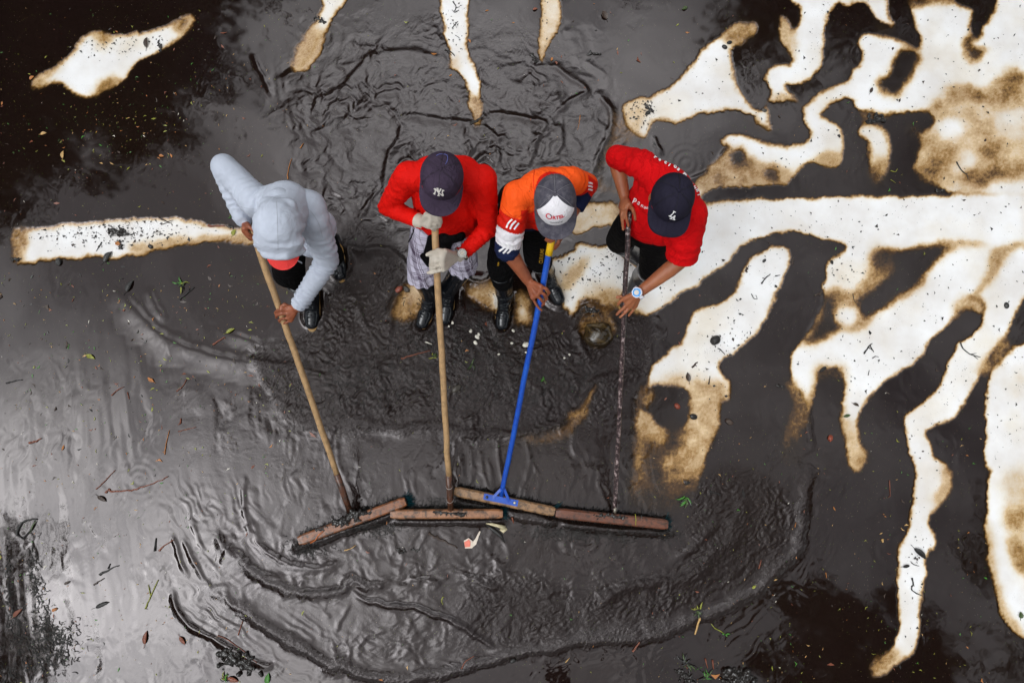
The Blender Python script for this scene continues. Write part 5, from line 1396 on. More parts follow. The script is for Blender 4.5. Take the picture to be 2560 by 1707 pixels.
for k in range(20):
    t0, t1 = math.radians(18 * k + 40), math.radians(18 * (k + 1) + 40)
    f = lambda t, r: (-1.22 + r * math.cos(t) * 1.05, .05 + r * math.sin(t) * .95)
    (ring if k not in (0, 1, 19) else ring_k).append([f(t0, .56), f(t0, .38), f(t1, .38), f(t1, .56)])
for rg_, mt in ((ring, M_REDINK), (ring_k, M_INK)):
    V_, F_ = [], []
    for pg in rg_:
        o = len(V_); V_ += [Vector((x, y, 0)) for x, y in pg]; F_.append((o, o + 1, o + 2, o + 3))
    on_cap(V_, F_, 'lettering', *arg, .0285, math.radians(58), 0, mt, pan, lift=.0034, depth=0)
V_, F_ = plates([stroke(-.6, .40, 1.75, .48, .05)], .001)
on_cap(V_, F_, 'lettering', *arg, .0285, math.radians(58), 0, M_REDINK, pan, lift=.0033, depth=0)
V_, F_ = text_mesh('www.ortel.ec', 1, .02, .015)
on_cap(V_, F_, 'lettering', *arg, .0118, math.radians(75), 0, M_INK, pan, lift=.0034, depth=.01)
brim3 = [c for c in bpy.data.objects if c.parent == cap3 and c.name.startswith('brim')][0]
bvb = bvh_of(brim3)
for (x, y, r) in ((1383, 556, 5.5), (1395, 558, 5), (1402, 560, 4), (1401, 566, 2.6), (1380, 590, 4), (1370, 589, 2.4), (1357, 586, 2.5), (1353, 583, 1.8), (1418, 573, 2), (1349, 551, 1.8), (1420, 556, 1.2), (1388, 564, 1.2), (1390, 588, 1.6), (1376, 560, 2.6)):
    pg = [hit(bvb, x + r * (1 + .35 * math.sin(3 * t + x)) * math.cos(t), y + r * .7 * (1 + .3 * math.cos(2 * t + y)) * math.sin(t), .0008) for t in [k * math.pi / 5 for k in range(10)]]
    if all(q is not None for q in pg): from_vf('paint_splash', pg, [tuple(range(10))], M_WHITE, brim3)
skin('hair', [ellipsoid(to_w(hc3, fr3, 0, -.030, .0), (.079, .075, .06), np.array([list(fr3[0]), list(fr3[1]), list(fr3[2])]).T)], .006, M_HAIR, p3, 2, None, .003, 60)
tr3 = skin('trousers', [capsule(pv3 - UP * .02, pv3 + UP * .06, .115, .112, lat3, 1.3), capsule(P(1290, 500, .9), P(1300, 490, .95), .095, .09), capsule(hp3, kn3, .088, .075), capsule(hp3b, kn3b, .088, .076), capsule(kn3, an3.lerp(kn3, .5), .075, .066), capsule(kn3b, an3b.lerp(kn3b, .5), .075, .066)], .0075, M_BLACKC, p3, 4, [(kn3, Vector((0, 1, -1)), .14, .006, .045), (kn3b, Vector((0, 1, -1)), .14, .005, .05)], .003, 9)
bvh = bvh_of(tr3)
decal_text('lettering', 'CURVUMS', 1354, 640, 13, -84, bvh, M_YELLT, tr3, .62)
decal_text('lettering', '8', 1246, 660, 14, 5, bvh, M_YELLT, tr3, .6)
boot(P(1263, 745, 0), P(1256, 806, 0), kn3, p3, M_BRUBBER, .40)
boot(P(1364, 690, 0), P(1392, 742, 0), kn3b, p3, M_BRUBBER, .36)

# ------------------------------------------------------------------ 4: red t-shirt, navy cap, blue and white watch
p4 = person(1585, 690, 'man in a red t-shirt, navy black cap and blue watch, rightmost of the sweepers')
fr4 = head_frame(-8, 3, -3)
hc4 = P(1675, 500, 1.40); nk4 = P(1684, 478, 1.31); ch4 = P(1658, 495, 1.15); pv4 = P(1612, 560, .88)
sl4 = P(1606, 412, 1.26); sr4 = P(1728, 532, 1.25)
el4 = P(1540, 392, 1.12); wr4 = P(1561, 492, 1.07)
er4 = P(1702, 652, 1.04); wr4b = P(1600, 730, .93)
lat4 = (sr4 - sl4).normalized()
A, B = B4
hL4 = hand_prims(wr4, [grip(A, B, q, .013) for q in ([(1566, 520, .022), (1564, 536, .018), (1568, 552, .012), (1571, 565, .008)], [(1558, 522, .012), (1554, 538, .012), (1556, 556, .01), (1558, 574, .006)], [(1554, 522, -.005), (1552, 536, -.01), (1558, 548, -.02)], [(1552, 518, -.02), (1553, 530, -.028), (1560, 540, -.035)])], grip(A, B, [(1572, 512, .014), (1582, 524, .012), (1587, 538, .008), (1588, 549, .005)], .013), .0090, .0140)
hR4 = hand_prims(wr4b, [grip(A, B, q, .013) for q in ([(1560, 747, .028), (1550, 754, .022), (1546, 761, .004)], [(1569, 759, .024), (1558, 771, .022), (1549, 779, .018), (1542, 786, .014)], [(1577, 764, .018), (1567, 777, .018), (1558, 786, .016), (1550, 793, .014)], [(1588, 765, .0), (1582, 776, -.002), (1576, 784, -.004), (1572, 789, -.006)])], grip(A, B, [(1572, 742, .0), (1558, 742, -.024), (1543, 743, -.024)], .013), .0095, .0150)
kn4 = P(1548, 600, .50); an4 = AN(1574, 640); kn4b = P(1632, 670, .51); an4b = AN(1592, 700)
hp4, hp4b = P(1582, 560, .86), P(1645, 590, .86)
b4 = fine_body(p4, SKIN2, hc4, fr4, nk4, ch4, pv4, sl4, sr4, [(sl4, el4, wr4), (sr4, er4, wr4b)], [(hp4, kn4, an4), (hp4b, kn4b, an4b)], [hL4, hR4], lat4)
d_ul = (el4 - sl4).normalized(); d_ur = (er4 - sr4).normalized()
pr = [capsule(ch4, P(1616, 545, .95), .120, .118, lat4, 1.30), capsule(P(1650, 445, 1.26), P(1705, 495, 1.26), .080, .082), capsule(sl4, sr4, .070, .074), capsule(P(1672, 470, 1.25), ch4, .10, .12, lat4, 1.40), capsule(nk4 - UP * .02, nk4 + UP * .005, .07, .062),
      capsule(P(1640, 545, 1.05), P(1650, 575, .98), .08, .08, lat4, 1.2), capsule(P(1700, 560, 1.15), P(1690, 590, 1.08), .085, .07),
      capsule(sl4, sl4.lerp(el4, .95), .070, .058), capsule(sl4.lerp(el4, .9), el4 + (wr4 - el4).normalized() * .035, .056, .050, flat=True), capsule(sr4, sr4.lerp(er4, .6), .076, .078), capsule(sr4.lerp(er4, .45), sr4.lerp(er4, .93), .078, .080, flat=True)]
fl = [(sl4.lerp(el4, .3) + Vector((0, -.06, 0)), Vector((1, -.3, 0)), .09, .008, .035), (sr4.lerp(er4, .5), d_ur, .11, .004, .06), (P(1640, 520, 1.15), Vector((1, -.8, 0)), .12, .004, .06), (P(1620, 455, 1.2), Vector((1, -.5, 0)), .10, .006, .045), (P(1700, 570, 1.15), Vector((1, 1, 0)), .10, .006, .05)]
sh4 = skin('t_shirt', pr, .0068, M_RED2, p4, 5, fl, .0022, 9)
bvh = bvh_of(sh4)
for s_, u_, v_, h_, a_ in (('p', 1589, 499, 19, 24), ('a', 1598, 507, 17, 30), ('n', 1606, 514, 13, 26), ('u', 1613, 518, 11, 8), ('m', 1620, 519, 10, 0)):
    decal_text('lettering', s_, u_, v_, h_, a_, bvh, M_WHITE, sh4, 1.0, .015)
for s_, u_, v_, h_, a_, q in (('r', 1650, 383, 8, 25, 1.6), ('e', 1663, 388, 8, 30, 1.4), ('c', 1676, 396, 9, 38, 1.4), ('i', 1685, 403, 9, 42, 1.4), ('o', 1694, 412, 10, 46, 1.3), ('s', 1702, 419, 10, 48, 1.3), ('R', 1717, 434, 15, 45, 1.2), ('e', 1739, 452, 11, 60, 1.2), ('u', 1744, 462, 11, 64, 1.2), ('n', 1749, 471, 10, 68, 1.2), ('i', 1754, 480, 9, 74, 1.2)):
    for k in range(9):
        if decal_text('lettering', s_, u_ + 2 - 2.0 * k, v_ - 2 + 1.8 * k, h_ * 1.2, a_, bvh, M_WHITE, sh4, q, .05, .003): break
cap4 = cap(to_w(hc4, fr4, 0, 0, .030), fr4, p4, M_CAPN, a=.094, b=.108, h=.108, curve=.35, brim=.068, flat=True, stitch=plain('black_thread', (.006, .005, .009), .9))
V_, F_ = plates(LA, .03); on_cap(V_, F_, 'emblem', to_w(hc4, fr4, 0, 0, .030), fr4, .094, .108, .108, .027, math.radians(60), 0.0, M_WHITE, cap4, rot=math.radians(-12), lift=.0015, depth=.03)
skin('hair', [ellipsoid(to_w(hc4, fr4, 0, -.030, .0), (.079, .075, .06), np.array([list(fr4[0]), list(fr4[1]), list(fr4[2])]).T)], .006, M_HAIR, p4, 2, None, .003, 60)
watch(P(1597, 732, .945), (wr4b - er4), Vector((-.1, .1, 1)), .030, p4, M_DIAL, M_BLUEW, M_WPL, .024)
tr4 = skin('trousers', [capsule(pv4 - UP * .02, pv4 + UP * .03, .115, .112, lat4, 1.2), capsule(hp4, kn4, .092, .078), capsule(hp4b, kn4b, .092, .078), capsule(kn4, an4.lerp(kn4, .7), .074, .058), capsule(kn4b, an4b.lerp(kn4b, .7), .075, .058)], .0075, M_BLACKC, p4, 4, [(kn4b, Vector((0, 1, -1)), .14, .005, .05)], .003, 9)
boot(P(1574, 640, 0), P(1600, 655, 0), kn4, p4, M_GRUBBER, .40)
boot(P(1592, 700, 0), P(1570, 742, 0), kn4b, p4, M_GRUBBER, .40, plain('pale_grey_rubber', (.22, .20, .20), .4))

# ================================================================== PUSH BROOMS
def wood(name, c1, c2, wet=.3, sc=14, stain=.9):
    t = NT(name); pos = t.obj()
    mp = t.node('ShaderNodeMapping'); mp.inputs['Scale'].default_value = (3, 30, 30); t.l.new(pos, mp.inputs['Vector'])
    n = t.noise(sc, 5, .65, 1.5, vec=mp.outputs['Vector']); n2 = t.noise(30, 5, .7, vec=pos)
    c = t.mix(t.ramp(n2, [(.46, 0.0), (.62, stain)]), t.ramp(n, [(.3, c1), (.7, c2)]), (.025, .015, .010))
    t.set(Base_Color=c, Roughness=wet, Normal=t.bump(n, .5, .0012))
    return t.m
W_PALE = wood('pale_broom_stick_wood', (.37, .215, .095), (.46, .29, .145), .55, 14, .28)
W_PALE.node_tree.nodes['Principled BSDF'].inputs['Roughness'].default_value = .55
W_DARK = wood('wet_dark_wood', (.060, .022, .014), (.12, .045, .022), .22)
W_O = wood('wet_orange_brown_wood', (.11, .035, .012), (.30, .095, .025), .25)
W_P = wood('wet_pinkish_wood', (.21, .080, .032), (.36, .165, .075), .3)
W_T = wood('wet_tan_wood', (.20, .100, .042), (.33, .185, .085), .35)
W_R = wood('wet_red_brown_wood', (.085, .024, .011), (.19, .062, .030), .28)
def scuffed_blue():
    t = NT('scuffed_blue_enamel'); pos = t.obj()
    n = t.noise(38, 7, .75, vec=pos); n2 = t.noise(6, 3, .6, vec=pos)
    c = t.mix(t.ramp(n, [(.60, 0.0), (.66, .7)]), t.ramp(n2, [(.35, (.003, .045, .34)), (.7, (.006, .085, .46))]), (.03, .03, .035))
    t.set(Base_Color=c, Roughness=t.ramp(n, [(.4, .25), (.7, .6)]), Normal=t.bump(n, .3, .0008)); return t.m
M_BLUE = scuffed_blue()
M_YEL = plain('yellow_grip_plastic', (.80, .48, .003), .45, bumpn=(60, .3))
M_BOLT = plain('galvanised_bolt', (.5, .46, .38), .35, .8)
M_BRIST = plain('black_wet_bristle', (.008, .012, .012), .35)
M_TEAL = plain('teal_bristle', (.005, .07, .09), .4)
M_WIRE = plain('pale_wire', (.5, .45, .42), .4, .6)
def rust_tube():
    t = NT('scuffed_black_steel_tube'); pos = t.obj()
    n = t.noise(55, 6, .75, vec=pos)
    t.set(Base_Color=t.ramp(n, [(.46, (.018, .010, .011)), (.54, (.06, .032, .032)), (.60, (.36, .28, .27))]), Roughness=.3, Normal=t.bump(n, .4, .001))
    return t.m
M_TUBE = rust_tube()

def beam(name, a, b, w, h, mat, parent, z=.07, bev=.006, notch=0):
    """a wooden broom head from a to b (world xy), w wide, h high, rounded ends"""
    a = Vector((a.x, a.y, z)); b = Vector((b.x, b.y, z)); d = (b - a).normalized(); s = Vector((-d.y, d.x, 0)); L = (b - a).length
    bm = bmesh.new(); N = 24; rows = []
    sec = [(-w / 2, -h / 2), (-w / 2, h / 2 - bev * 1.5), (-w / 2 + bev * 1.5, h / 2), (w / 2 - bev * 1.5, h / 2), (w / 2, h / 2 - bev * 1.5), (w / 2, -h / 2)]
    rr = random.Random(name + str(a.x))
    for i in range(N + 1):
        t = i / N; end = min(t, 1 - t) * L; k = 1.0 - .22 * max(0, 1 - end / .022) ** 1.5
        jit = rr.uniform(-.0003, .0003)
        rows.append([bm.verts.new(a + d * (t * L) + s * (x * k + jit) + UP * (y * (.92 if k < .99 else 1) + jit)) for x, y in sec])
    for A_, B_ in zip(rows[:-1], rows[1:]):
        for k in range(6): bm.faces.new((A_[k], A_[(k + 1) % 6], B_[(k + 1) % 6], B_[k]))
    bm.faces.new(rows[0][::-1]); bm.faces.new(rows[-1]); bmesh.ops.recalc_face_normals(bm, faces=bm.faces)
    return bm_obj(name, bm, mat, parent, smooth=False)

def bristles(a, b, w, parent, mat, mat2, seed):
    rr = np.random.default_rng(seed); a = np.array(a); b = np.array(b); d = (b - a) / np.linalg.norm(b - a); s = np.array([-d[1], d[0], 0])
    for nm, mt, n, lo, hi in (('bristles', mat, 1500, 0, 1), ('end_bristles', mat2, 90, .975, 1.02)):
        t = rr.uniform(lo, hi, n); o = rr.uniform(-.5, .5, n); top = a + np.outer(t, b - a) + np.outer(o * w, s); top[:, 2] = .058
        sp = rr.normal(size=(n, 2)) * .010
        bot = top + d * sp[:, :1] + s * (sp[:, 1:] + np.sign(o)[:, None] * .016 * np.abs(o)[:, None] * 2) + d * ((t > .97) * .03)[:, None]; bot[:, 2] = .002
        wv = np.cross(bot - top, rr.normal(size=(n, 3))); wv /= np.linalg.norm(wv, axis=1)[:, None]; wv *= .0011
        V = np.stack([top - wv, top + wv, bot + wv, bot - wv], 1).reshape(-1, 3)
        o_ = link(nm, mesh_np(nm, V, np.arange(len(V)).reshape(-1, 4)), mt, parent, smooth=False); o_['kind'] = 'stuff'

def blob_clump(name, pts, mat, parent, seed, r=.012, n=26):
    rr = random.Random(seed); pr = []
    for i in range(len(pts) - 1): pr.append(capsule(Vector(pts[i]), Vector(pts[i + 1]), r * .45, r * .4, UP, .6))
    for k in range(n):
        i = rr.randrange(len(pts) - 1); q = Vector(pts[i]).lerp(Vector(pts[i + 1]), rr.random()) + Vector((rr.gauss(0, r * .7), rr.gauss(0, r * .7), rr.gauss(0, r * .25)))
        ls = min(r * 1.5, .009); e = q + Vector((rr.gauss(0, ls), rr.gauss(0, ls), rr.gauss(0, .003))); pr.append(capsule(q, e, r * rr.uniform(.2, .55), r * rr.uniform(.1, .3), n=8))
    return skin(name, pr, .004, mat, parent, 1, None, .001, 60)
M_MUD = plain('black_mud_clot', (.016, .012, .010), .16, bumpn=(90, .6))
def broom(label, line, ends, w, matw, seed, hr=.0165, hm=None, bottom_mat=None, bottom_from=.8, hz=.078, hh=.042):
    A, B = line
    root = empty('push_broom', (B.x, B.y, 0)); tag(root, label, 'broom', 'push brooms lined up in the mud')
    a, b = ends
    head = beam('broom_head', a, b, w, hh, matw, root, hz)
    bristles(a, b, w, root, M_BRIST, M_TEAL, seed)
    d = (B - A).normalized()
    Q = A.lerp(B, bottom_from) if bottom_mat else B
    bm = bmesh.new(); rr = random.Random(seed); n = 18
    pts = [A.lerp(Q, k / n) + Vector((rr.gauss(0, .0012), rr.gauss(0, .0012), 0)) for k in range(n + 1)]
    tube(bm, pts, [hr * (.97 + rr.uniform(0, .05)) for _ in pts], 16)
    h = bm_obj('handle', bm, hm or W_PALE, root)
    if bottom_mat:
        bm = bmesh.new(); tube(bm, [Q - d * .01, Q.lerp(B, .5), B], [hr * 1.12, hr * 1.15, hr * 1.1], 16); bm_obj('handle_sleeve', bm, bottom_mat, root)
    return root
rl_ = lambda u, v: P(u, v, .09)
br1 = broom('push broom with an orange brown wet head lying askew, held by the man in grey', B1, (rl_(746, 1352), rl_(1014, 1253)), .062, W_O, 1, .0165, W_PALE, W_DARK, .835)
blob_clump('mud_clot', [P(832, 1310, .10), P(880, 1292, .108), P(915, 1280, .10)], M_MUD, br1, 4, .022, 70)
blob_clump('mud_clot', [P(790, 1325, .10), P(815, 1316, .10)], M_MUD, br1, 5, .010, 16)
bm = bmesh.new(); tube(bm, [P(808, 1327, .105), P(795, 1338, .108), P(788, 1350, .104), P(776, 1357, .09)], .003, 6); bm_obj('orange_straw', bm, plain('orange_straw', (.5, .12, .02), .5), br1)
br2 = broom('push broom with a flat pinkish head, standing square under the man with gloves', B2, (rl_(976, 1285), rl_(1257, 1284)), .055, W_P, 2, .0165, W_PALE, W_DARK, .845, hh=.04)
blob_clump('mud_clot', [P(1083, 1280, .10), P(1130, 1282, .10), P(1165, 1283, .10)], M_MUD, br2, 8, .012, 40)
for q in (.89, .95):
    p_ = B2[0].lerp(B2[1], q); dd = (B2[1] - B2[0]).normalized(); x_ = dd.orthogonal().normalized(); y_ = dd.cross(x_)
    bm = bmesh.new(); tube(bm, [p_ + x_ * math.cos(t) * .0205 + y_ * math.sin(t) * .0205 + dd * .004 * math.sin(2 * t) for t in [k * math.pi / 8 for k in range(17)]], .0012, 5, cap=False); bm_obj('wire_binding', bm, M_WIRE, br2)
br3 = broom('push broom with a blue tubular handle, yellow grip and tan wooden head', B3, (rl_(1136, 1227), rl_(1387, 1279)), .058, W_T, 3, .0150, M_BLUE, hz=.082)
A, B = B3; d3 = (B - A).normalized()
bm = bmesh.new(); Y0, Y1 = on_line(A, B, 1381, 596), on_line(A, B, 1369, 637); tube(bm, [A - d3 * .012, A, A.lerp(Y1, .5), Y1], [.014, .0178, .0182, .0182], 18); bm_obj('grip', bm, M_YEL, br3)
dx3 = (rl_(1387, 1279) - rl_(1136, 1227)); dx3.z = 0; dx3.normalize(); sx3 = Vector((-dx3.y, dx3.x, 0)); cc3 = Vector((B.x, B.y, 0)) - sx3 * .0 + Vector((0, 0, 0)); zt = .082 + .021 + .003
bm = bmesh.new()
def bar(bm, a, b, w, t_):
    a, b = Vector(a), Vector(b); d = (b - a).normalized(); s = d.cross(UP).normalized(); u_ = s.cross(d)
    vs = [bm.verts.new(p + s * x + u_ * y) for p in (a, b) for x, y in ((-w / 2, -t_ / 2), (w / 2, -t_ / 2), (w / 2, t_ / 2), (-w / 2, t_ / 2))]
    for f in ((0, 1, 2, 3), (7, 6, 5, 4), (0, 4, 5, 1), (1, 5, 6, 2), (2, 6, 7, 3), (3, 7, 4, 0)): bm.faces.new([vs[i] for i in f])
cp = P(1252, 1249, zt); bar(bm, cp - dx3 * .105, cp + dx3 * .105, .036, .004); bmesh.ops.recalc_face_normals(bm, faces=bm.faces); bk = bm_obj('bracket', bm, M_BLUE, br3, smooth=False)
for s in (-1, 1):
    bm = bmesh.new(); up_pt = on_line(A, B, 1256, 1216); bar(bm, up_pt, cp + dx3 * .052 * s + UP * .004, .016, .006); bmesh.ops.recalc_face_normals(bm, faces=bm.faces); bm_obj('brace', bm, M_BLUE, br3, smooth=False)
    q = cp + dx3 * .085 * s; V_, F_, E_ = ellipsoid(q + UP * .004, (.009, .009, .005), n=12); me = bpy.data.meshes.new('bolt'); me.from_pydata(V_.tolist(), [], F_ + [tuple(e) for e in E_]); me.update(); link('bolt', me, M_BOLT if s > 0 else M_MUD, br3)
br4 = broom('push broom with a thin scuffed black tube handle and red brown head', B4, (rl_(1389, 1282), rl_(1670, 1311)), .060, W_R, 6, .0130, M_TUBE, hz=.080)
blob_clump('mud_clot', [P(1490, 1290, .10), P(1530, 1288, .105), P(1565, 1294, .10)], M_MUD, br4, 9, .011, 36)
blob_clump('mud_clot', [P(1604, 1287, .10), P(1606, 1318, .10)], M_MUD, br4, 10, .006, 14)
p_ = B4[1]; bm = bmesh.new(); d4 = (B4[1] - B4[0]).normalized(); tube(bm, [p_ - d4 * .06, p_ - d4 * .02, p_ + d4 * .004], [.011, .013, .011], 12); bm_obj('ferrule', bm, M_BOLT, br4)
bm = bmesh.new(); tube(bm, [P(1588, 1284, .103), P(1590, 1298, .105), P(1589, 1312, .103)], .002, 5); bm_obj('grass_blade', bm, plain('yellow_grass', (.35, .33, .03), .5), br4)

# ================================================================== DEBRIS
def gz(p, lift=.0): return Vector((p.x, p.y, ground_height(p.x, p.y) + lift))
_MC = {}
def dmat(name, c, rough=.45):
    if name not in _MC: _MC[name] = plain(name, c, rough, bumpn=(120, .5))
    return _MC[name]
D_BLACK = dmat('charred_black', (.012, .010, .009), .4)
D_BROWN = dmat('dark_brown_leaf', (.045, .025, .016), .4)
D_RED = dmat('red_brown_leaf', (.20, .055, .025), .4)
D_ORANGE = dmat('orange_leaf', (.42, .15, .03), .5)
D_TAN = dmat('straw_tan', (.55, .33, .12), .5)
D_YELG = dmat('yellow_green_leaf', (.26, .27, .03), .4)
D_GREEN = dmat('fresh_green_leaf', (.05, .20, .02), .4)
D_DGREEN = dmat('dull_green_leaf', (.05, .08, .02), .4)
D_BRICK = dmat('red_brick', (.24, .045, .02), .45)
D_GREY = dmat('grey_stone', (.06, .05, .04), .4)
D_WHITE = dmat('white_pebble', (.75, .70, .60), .4)
D_CREAM = dmat('cream_peel', (.60, .52, .33), .4)

def leaf(u, v, Lp, wr, ang, mat, label, group='fallen leaves', curl=.15, cat='leaf', stalk=True):
    """a leaf lying at pixel (u, v): Lp long, width ratio wr, its tip pointing ang degrees anticlockwise of image right"""
    c = gz(P(u, v, 0), .004); a = math.radians(ang); d = Vector((math.cos(a), math.sin(a), 0)); s = Vector((-d.y, d.x, 0))
    L = Lp / 400.0; n = 12; rr = random.Random(int(u * 7 + v)); bm = bmesh.new(); rows = []
    for i in range(n + 1):
        t = i / n; w = wr * L * .5 * (math.sin(math.pi * min(1, t * 1.02) ** .8) ** .8 + .02) * (1 + rr.uniform(-.08, .08))
        z = curl * L * (.5 - (2 * t - 1) ** 2 * .5) + .001; bend = s * (curl * L * .5 * math.sin(t * 2.2))
        o = c + d * ((t - .5) * L) + bend + UP * z
        up_ = UP * (w * .35)
        rows.append([o - s * w + up_, o - s * w * .5 + up_ * .3, o, o + s * w * .5 + up_ * .3, o + s * w + up_])
    vs = [[bm.verts.new(p) for p in r] for r in rows]; vb = [[bm.verts.new(p - UP * .0012) for p in r] for r in rows]
    for i in range(n):
        for k in range(4):
            bm.faces.new((vs[i][k], vs[i][k + 1], vs[i + 1][k + 1], vs[i + 1][k])); bm.faces.new((vb[i][k], vb[i + 1][k], vb[i + 1][k + 1], vb[i][k + 1]))
    bmesh.ops.recalc_face_normals(bm, faces=bm.faces)
    if Lp >= 16 and stalk:
        root = empty('leaf', c); tag(root, label, cat, group)
        bm_obj('blade', bm, mat, root)
        bm = bmesh.new(); tube(bm, [rows[0][2] - d * L * .3, rows[0][2], rows[n // 2][2] + UP * .0008, rows[-1][2]], [.0012, .0012, .0009, .0004], 5); bm_obj('stalk', bm, mat, root)
        return root
    o = bm_obj('leaf', bm, mat); return tag(o, label, cat, group)
def twig(pts, r, mat, label, forks=(), name='twig', cat='twig', group='twigs and sticks in the mud', lift=.004):
    P3 = [gz(P(x, y, 0), lift) for x, y in pts]; pl = catmull([tuple(p) for p in P3], 4, closed=False) if len(P3) > 2 else P3
    pl = [Vector(p) for p in pl]; rr = random.Random(int(pts[0][0] * 3 + pts[0][1])); n = len(pl)
    pl = [p + Vector((rr.gauss(0, r * .25), rr.gauss(0, r * .25), 0)) for p in pl]
    bm = bmesh.new(); tube(bm, pl, [r * (1 - .55 * i / max(1, n - 1)) * rr.uniform(.8, 1.15) for i in range(n)], 7)
    if forks:
        root = empty(name, P3[0]); tag(root, label, cat, group); bm_obj('stem', bm, mat, root)
        for f in forks:
            bm = bmesh.new(); Q = [gz(P(x, y, 0), lift) for x, y in f]; tube(bm, Q, [r * .6 * (1 - .5 * i / max(1, len(Q) - 1)) for i in range(len(Q))], 6); bm_obj('side_shoot', bm, mat, root)
        return root
    return tag(bm_obj(name, bm, mat), label, cat, group)
def stone(u, v, rp, mat, label, name='stone', cat='stone', group='stones in the sludge', h=.7, asp=1.2):
    c = gz(P(u, v, 0)); r = rp / 400.0; rr = random.Random(int(u * 5 + v)); bm = bmesh.new()
    bmesh.ops.create_icosphere(bm, subdivisions=3 if rp > 5 else 2, radius=1)
    off = Vector((rr.uniform(0, 9), rr.uniform(0, 9), 0)); pl = [(Vector((rr.gauss(0, 1), rr.gauss(0, 1), rr.gauss(0, 1))).normalized(), rr.uniform(.72, .95)) for _ in range(7 if rp < 30 else 0)]
    an = rr.uniform(0, 3)
    for vt in bm.verts:
        p = vt.co.copy()
        if rp > 30: p *= 1 + .10 * math.sin(3.1 * p.x + 1) * math.cos(2.7 * p.y) + .06 * math.sin(6 * p.y + 4 * p.x)
        for nn, dd in pl:
            q = p.dot(nn)
            if q > dd: p -= nn * (q - dd) * .9
        x, y = p.x * asp, p.y / asp
        vt.co = c + Vector(((x * math.cos(an) - y * math.sin(an)) * r, (x * math.sin(an) + y * math.cos(an)) * r, p.z * r * h + r * h * .45))
    return tag(bm_obj(name, bm, mat, smooth=(rp < 6 or rp > 30)), label, cat, group)
def clod(u, v, rp, label, seed, elong=(1, 0), mat=None, name='mud_clod', n=16, grp='clods and clumps of debris'):
    c = gz(P(u, v, 0), .004); r = rp / 400.0; e = Vector((elong[0], -elong[1], 0)) * r
    o = blob_clump(name, [c - e, c, c + e], mat or M_MUD, None, seed, r * .42, n); return tag(o, label, 'debris', grp)

# leaves
leaf(368, 108, 30, .36, 88, D_BROWN, 'dark brown leaf lying upright on the small white island in the far left corner')
leaf(160, 388, 21, .38, 84, D_TAN, 'straw yellow leaf floating left of the raised grey elbow')
leaf(228, 893, 24, .42, -30, D_YELG, 'yellow green leaf afloat far to the left of the first broom handle')
leaf(379, 948, 20, .40, 140, D_ORANGE, 'small orange brown leaf floating left of the ripple rings')
leaf(327, 716, 34, .34, 58, D_BLACK, 'black leaf lying in the water under the left white bar')
leaf(405, 392, 13, .55, -10, D_ORANGE, 'tiny orange leaf floating between the white island and the left white bar')
leaf(111, 336, 16, .5, 10, D_TAN, 'tan leaf with ragged edge near the left border below the tree reflection')
leaf(82, 197, 14, .6, 40, D_ORANGE, 'orange leaf caught at the left tip of the small white island')
leaf(272, 643, 34, .42, 52, D_BLACK, 'black curled leaf on the lower edge of the left white bar')
leaf(296, 611, 16, .6, -35, D_ORANGE, 'orange brown leaf among the black flakes on the left white bar')
leaf(586, 582, 18, .55, 60, D_YELG, 'pale green leaf at the right end of the left white bar')
leaf(578, 828, 24, .35, 25, D_YELG, 'yellow green leaf beside the short white streak left of the grey sweeper')
leaf(1512, 40, 26, .62, 110, D_BROWN, 'veined brown leaf near the upper border above the red t-shirt')
leaf(1338, 26, 14, .5, 10, D_RED, 'red brown leaf by the head of the narrow sandy tongue at the top')
leaf(1380, 150, 10, .6, 60, D_ORANGE, 'small orange leaf just under the narrow sandy tongue', group='pair of orange leaflets', stalk=False)
leaf(1390, 160, 10, .6, -70, D_RED, 'small red leaf next to the orange one under the sandy tongue', group='pair of orange leaflets', stalk=False)
leaf(1712, 24, 16, .55, 15, D_DGREEN, 'round green leaf in the dark water at the top edge of the right field')
leaf(2178, 227, 17, .5, 60, D_BROWN, 'dark brown leaf on the white floor right of the winding channel')
leaf(1721, 942, 24, .5, 95, D_BROWN, 'black stalked leaf at the lower end of the slanted white tongue')
leaf(2117, 1040, 19, .4, 8, D_DGREEN, 'green leaf on the white lobe right of the red pebble')
leaf(2139, 1012, 16, .42, -30, D_BROWN, 'folded dark leaf above the green leaf on the white lobe')
leaf(2298, 1384, 38, .36, -48, D_BLACK, 'long black leaf lying across the long white strip at lower right')
leaf(2265, 1415, 18, .4, 5, D_BLACK, 'ragged black leaf left of the thin curl on the long white strip')
leaf(256, 1247, 26, .34, -35, D_BROWN, 'dark leaf just below the bent brown twig at lower left')
leaf(258, 1512, 34, .28, 18, D_BLACK, 'slender black leaf on the bright water at lower left')
leaf(47, 1531, 26, .36, 40, D_RED, 'red brown leaf caught in black scum by the left border')
leaf(367, 1592, 32, .28, 80, D_RED, 'long rust brown leaf near the bottom left, left of a smaller one')
leaf(457, 1600, 24, .36, -55, D_RED, 'rust coloured leaf with curled tip near the bottom left')
leaf(139, 1523, 14, .5, 20, D_ORANGE, 'small orange leaf inside the black scum patch at lower left')
leaf(672, 1694, 26, .45, 80, D_GREEN, 'green leaf at the bottom border below the curved mud bank')
leaf(584, 1698, 28, .4, -20, D_RED, 'red brown leaf at the bottom border beside green blades')
leaf(2551, 1536, 16, .7, 80, D_DGREEN, 'green leaf on the white floor at the right border')
leaf(1883, 1465, 12, .5, 30, D_YELG, 'yellow leaf caught on the outer mud bank', stalk=False)
leaf(170, 1456, 15, .4, 25, D_BROWN, 'tiny folded brown leaf on the bright water at lower left', stalk=False)
leaf(88, 1313, 30, .12, 62, D_DGREEN, 'thin green edged blade beside the hooked black rind')
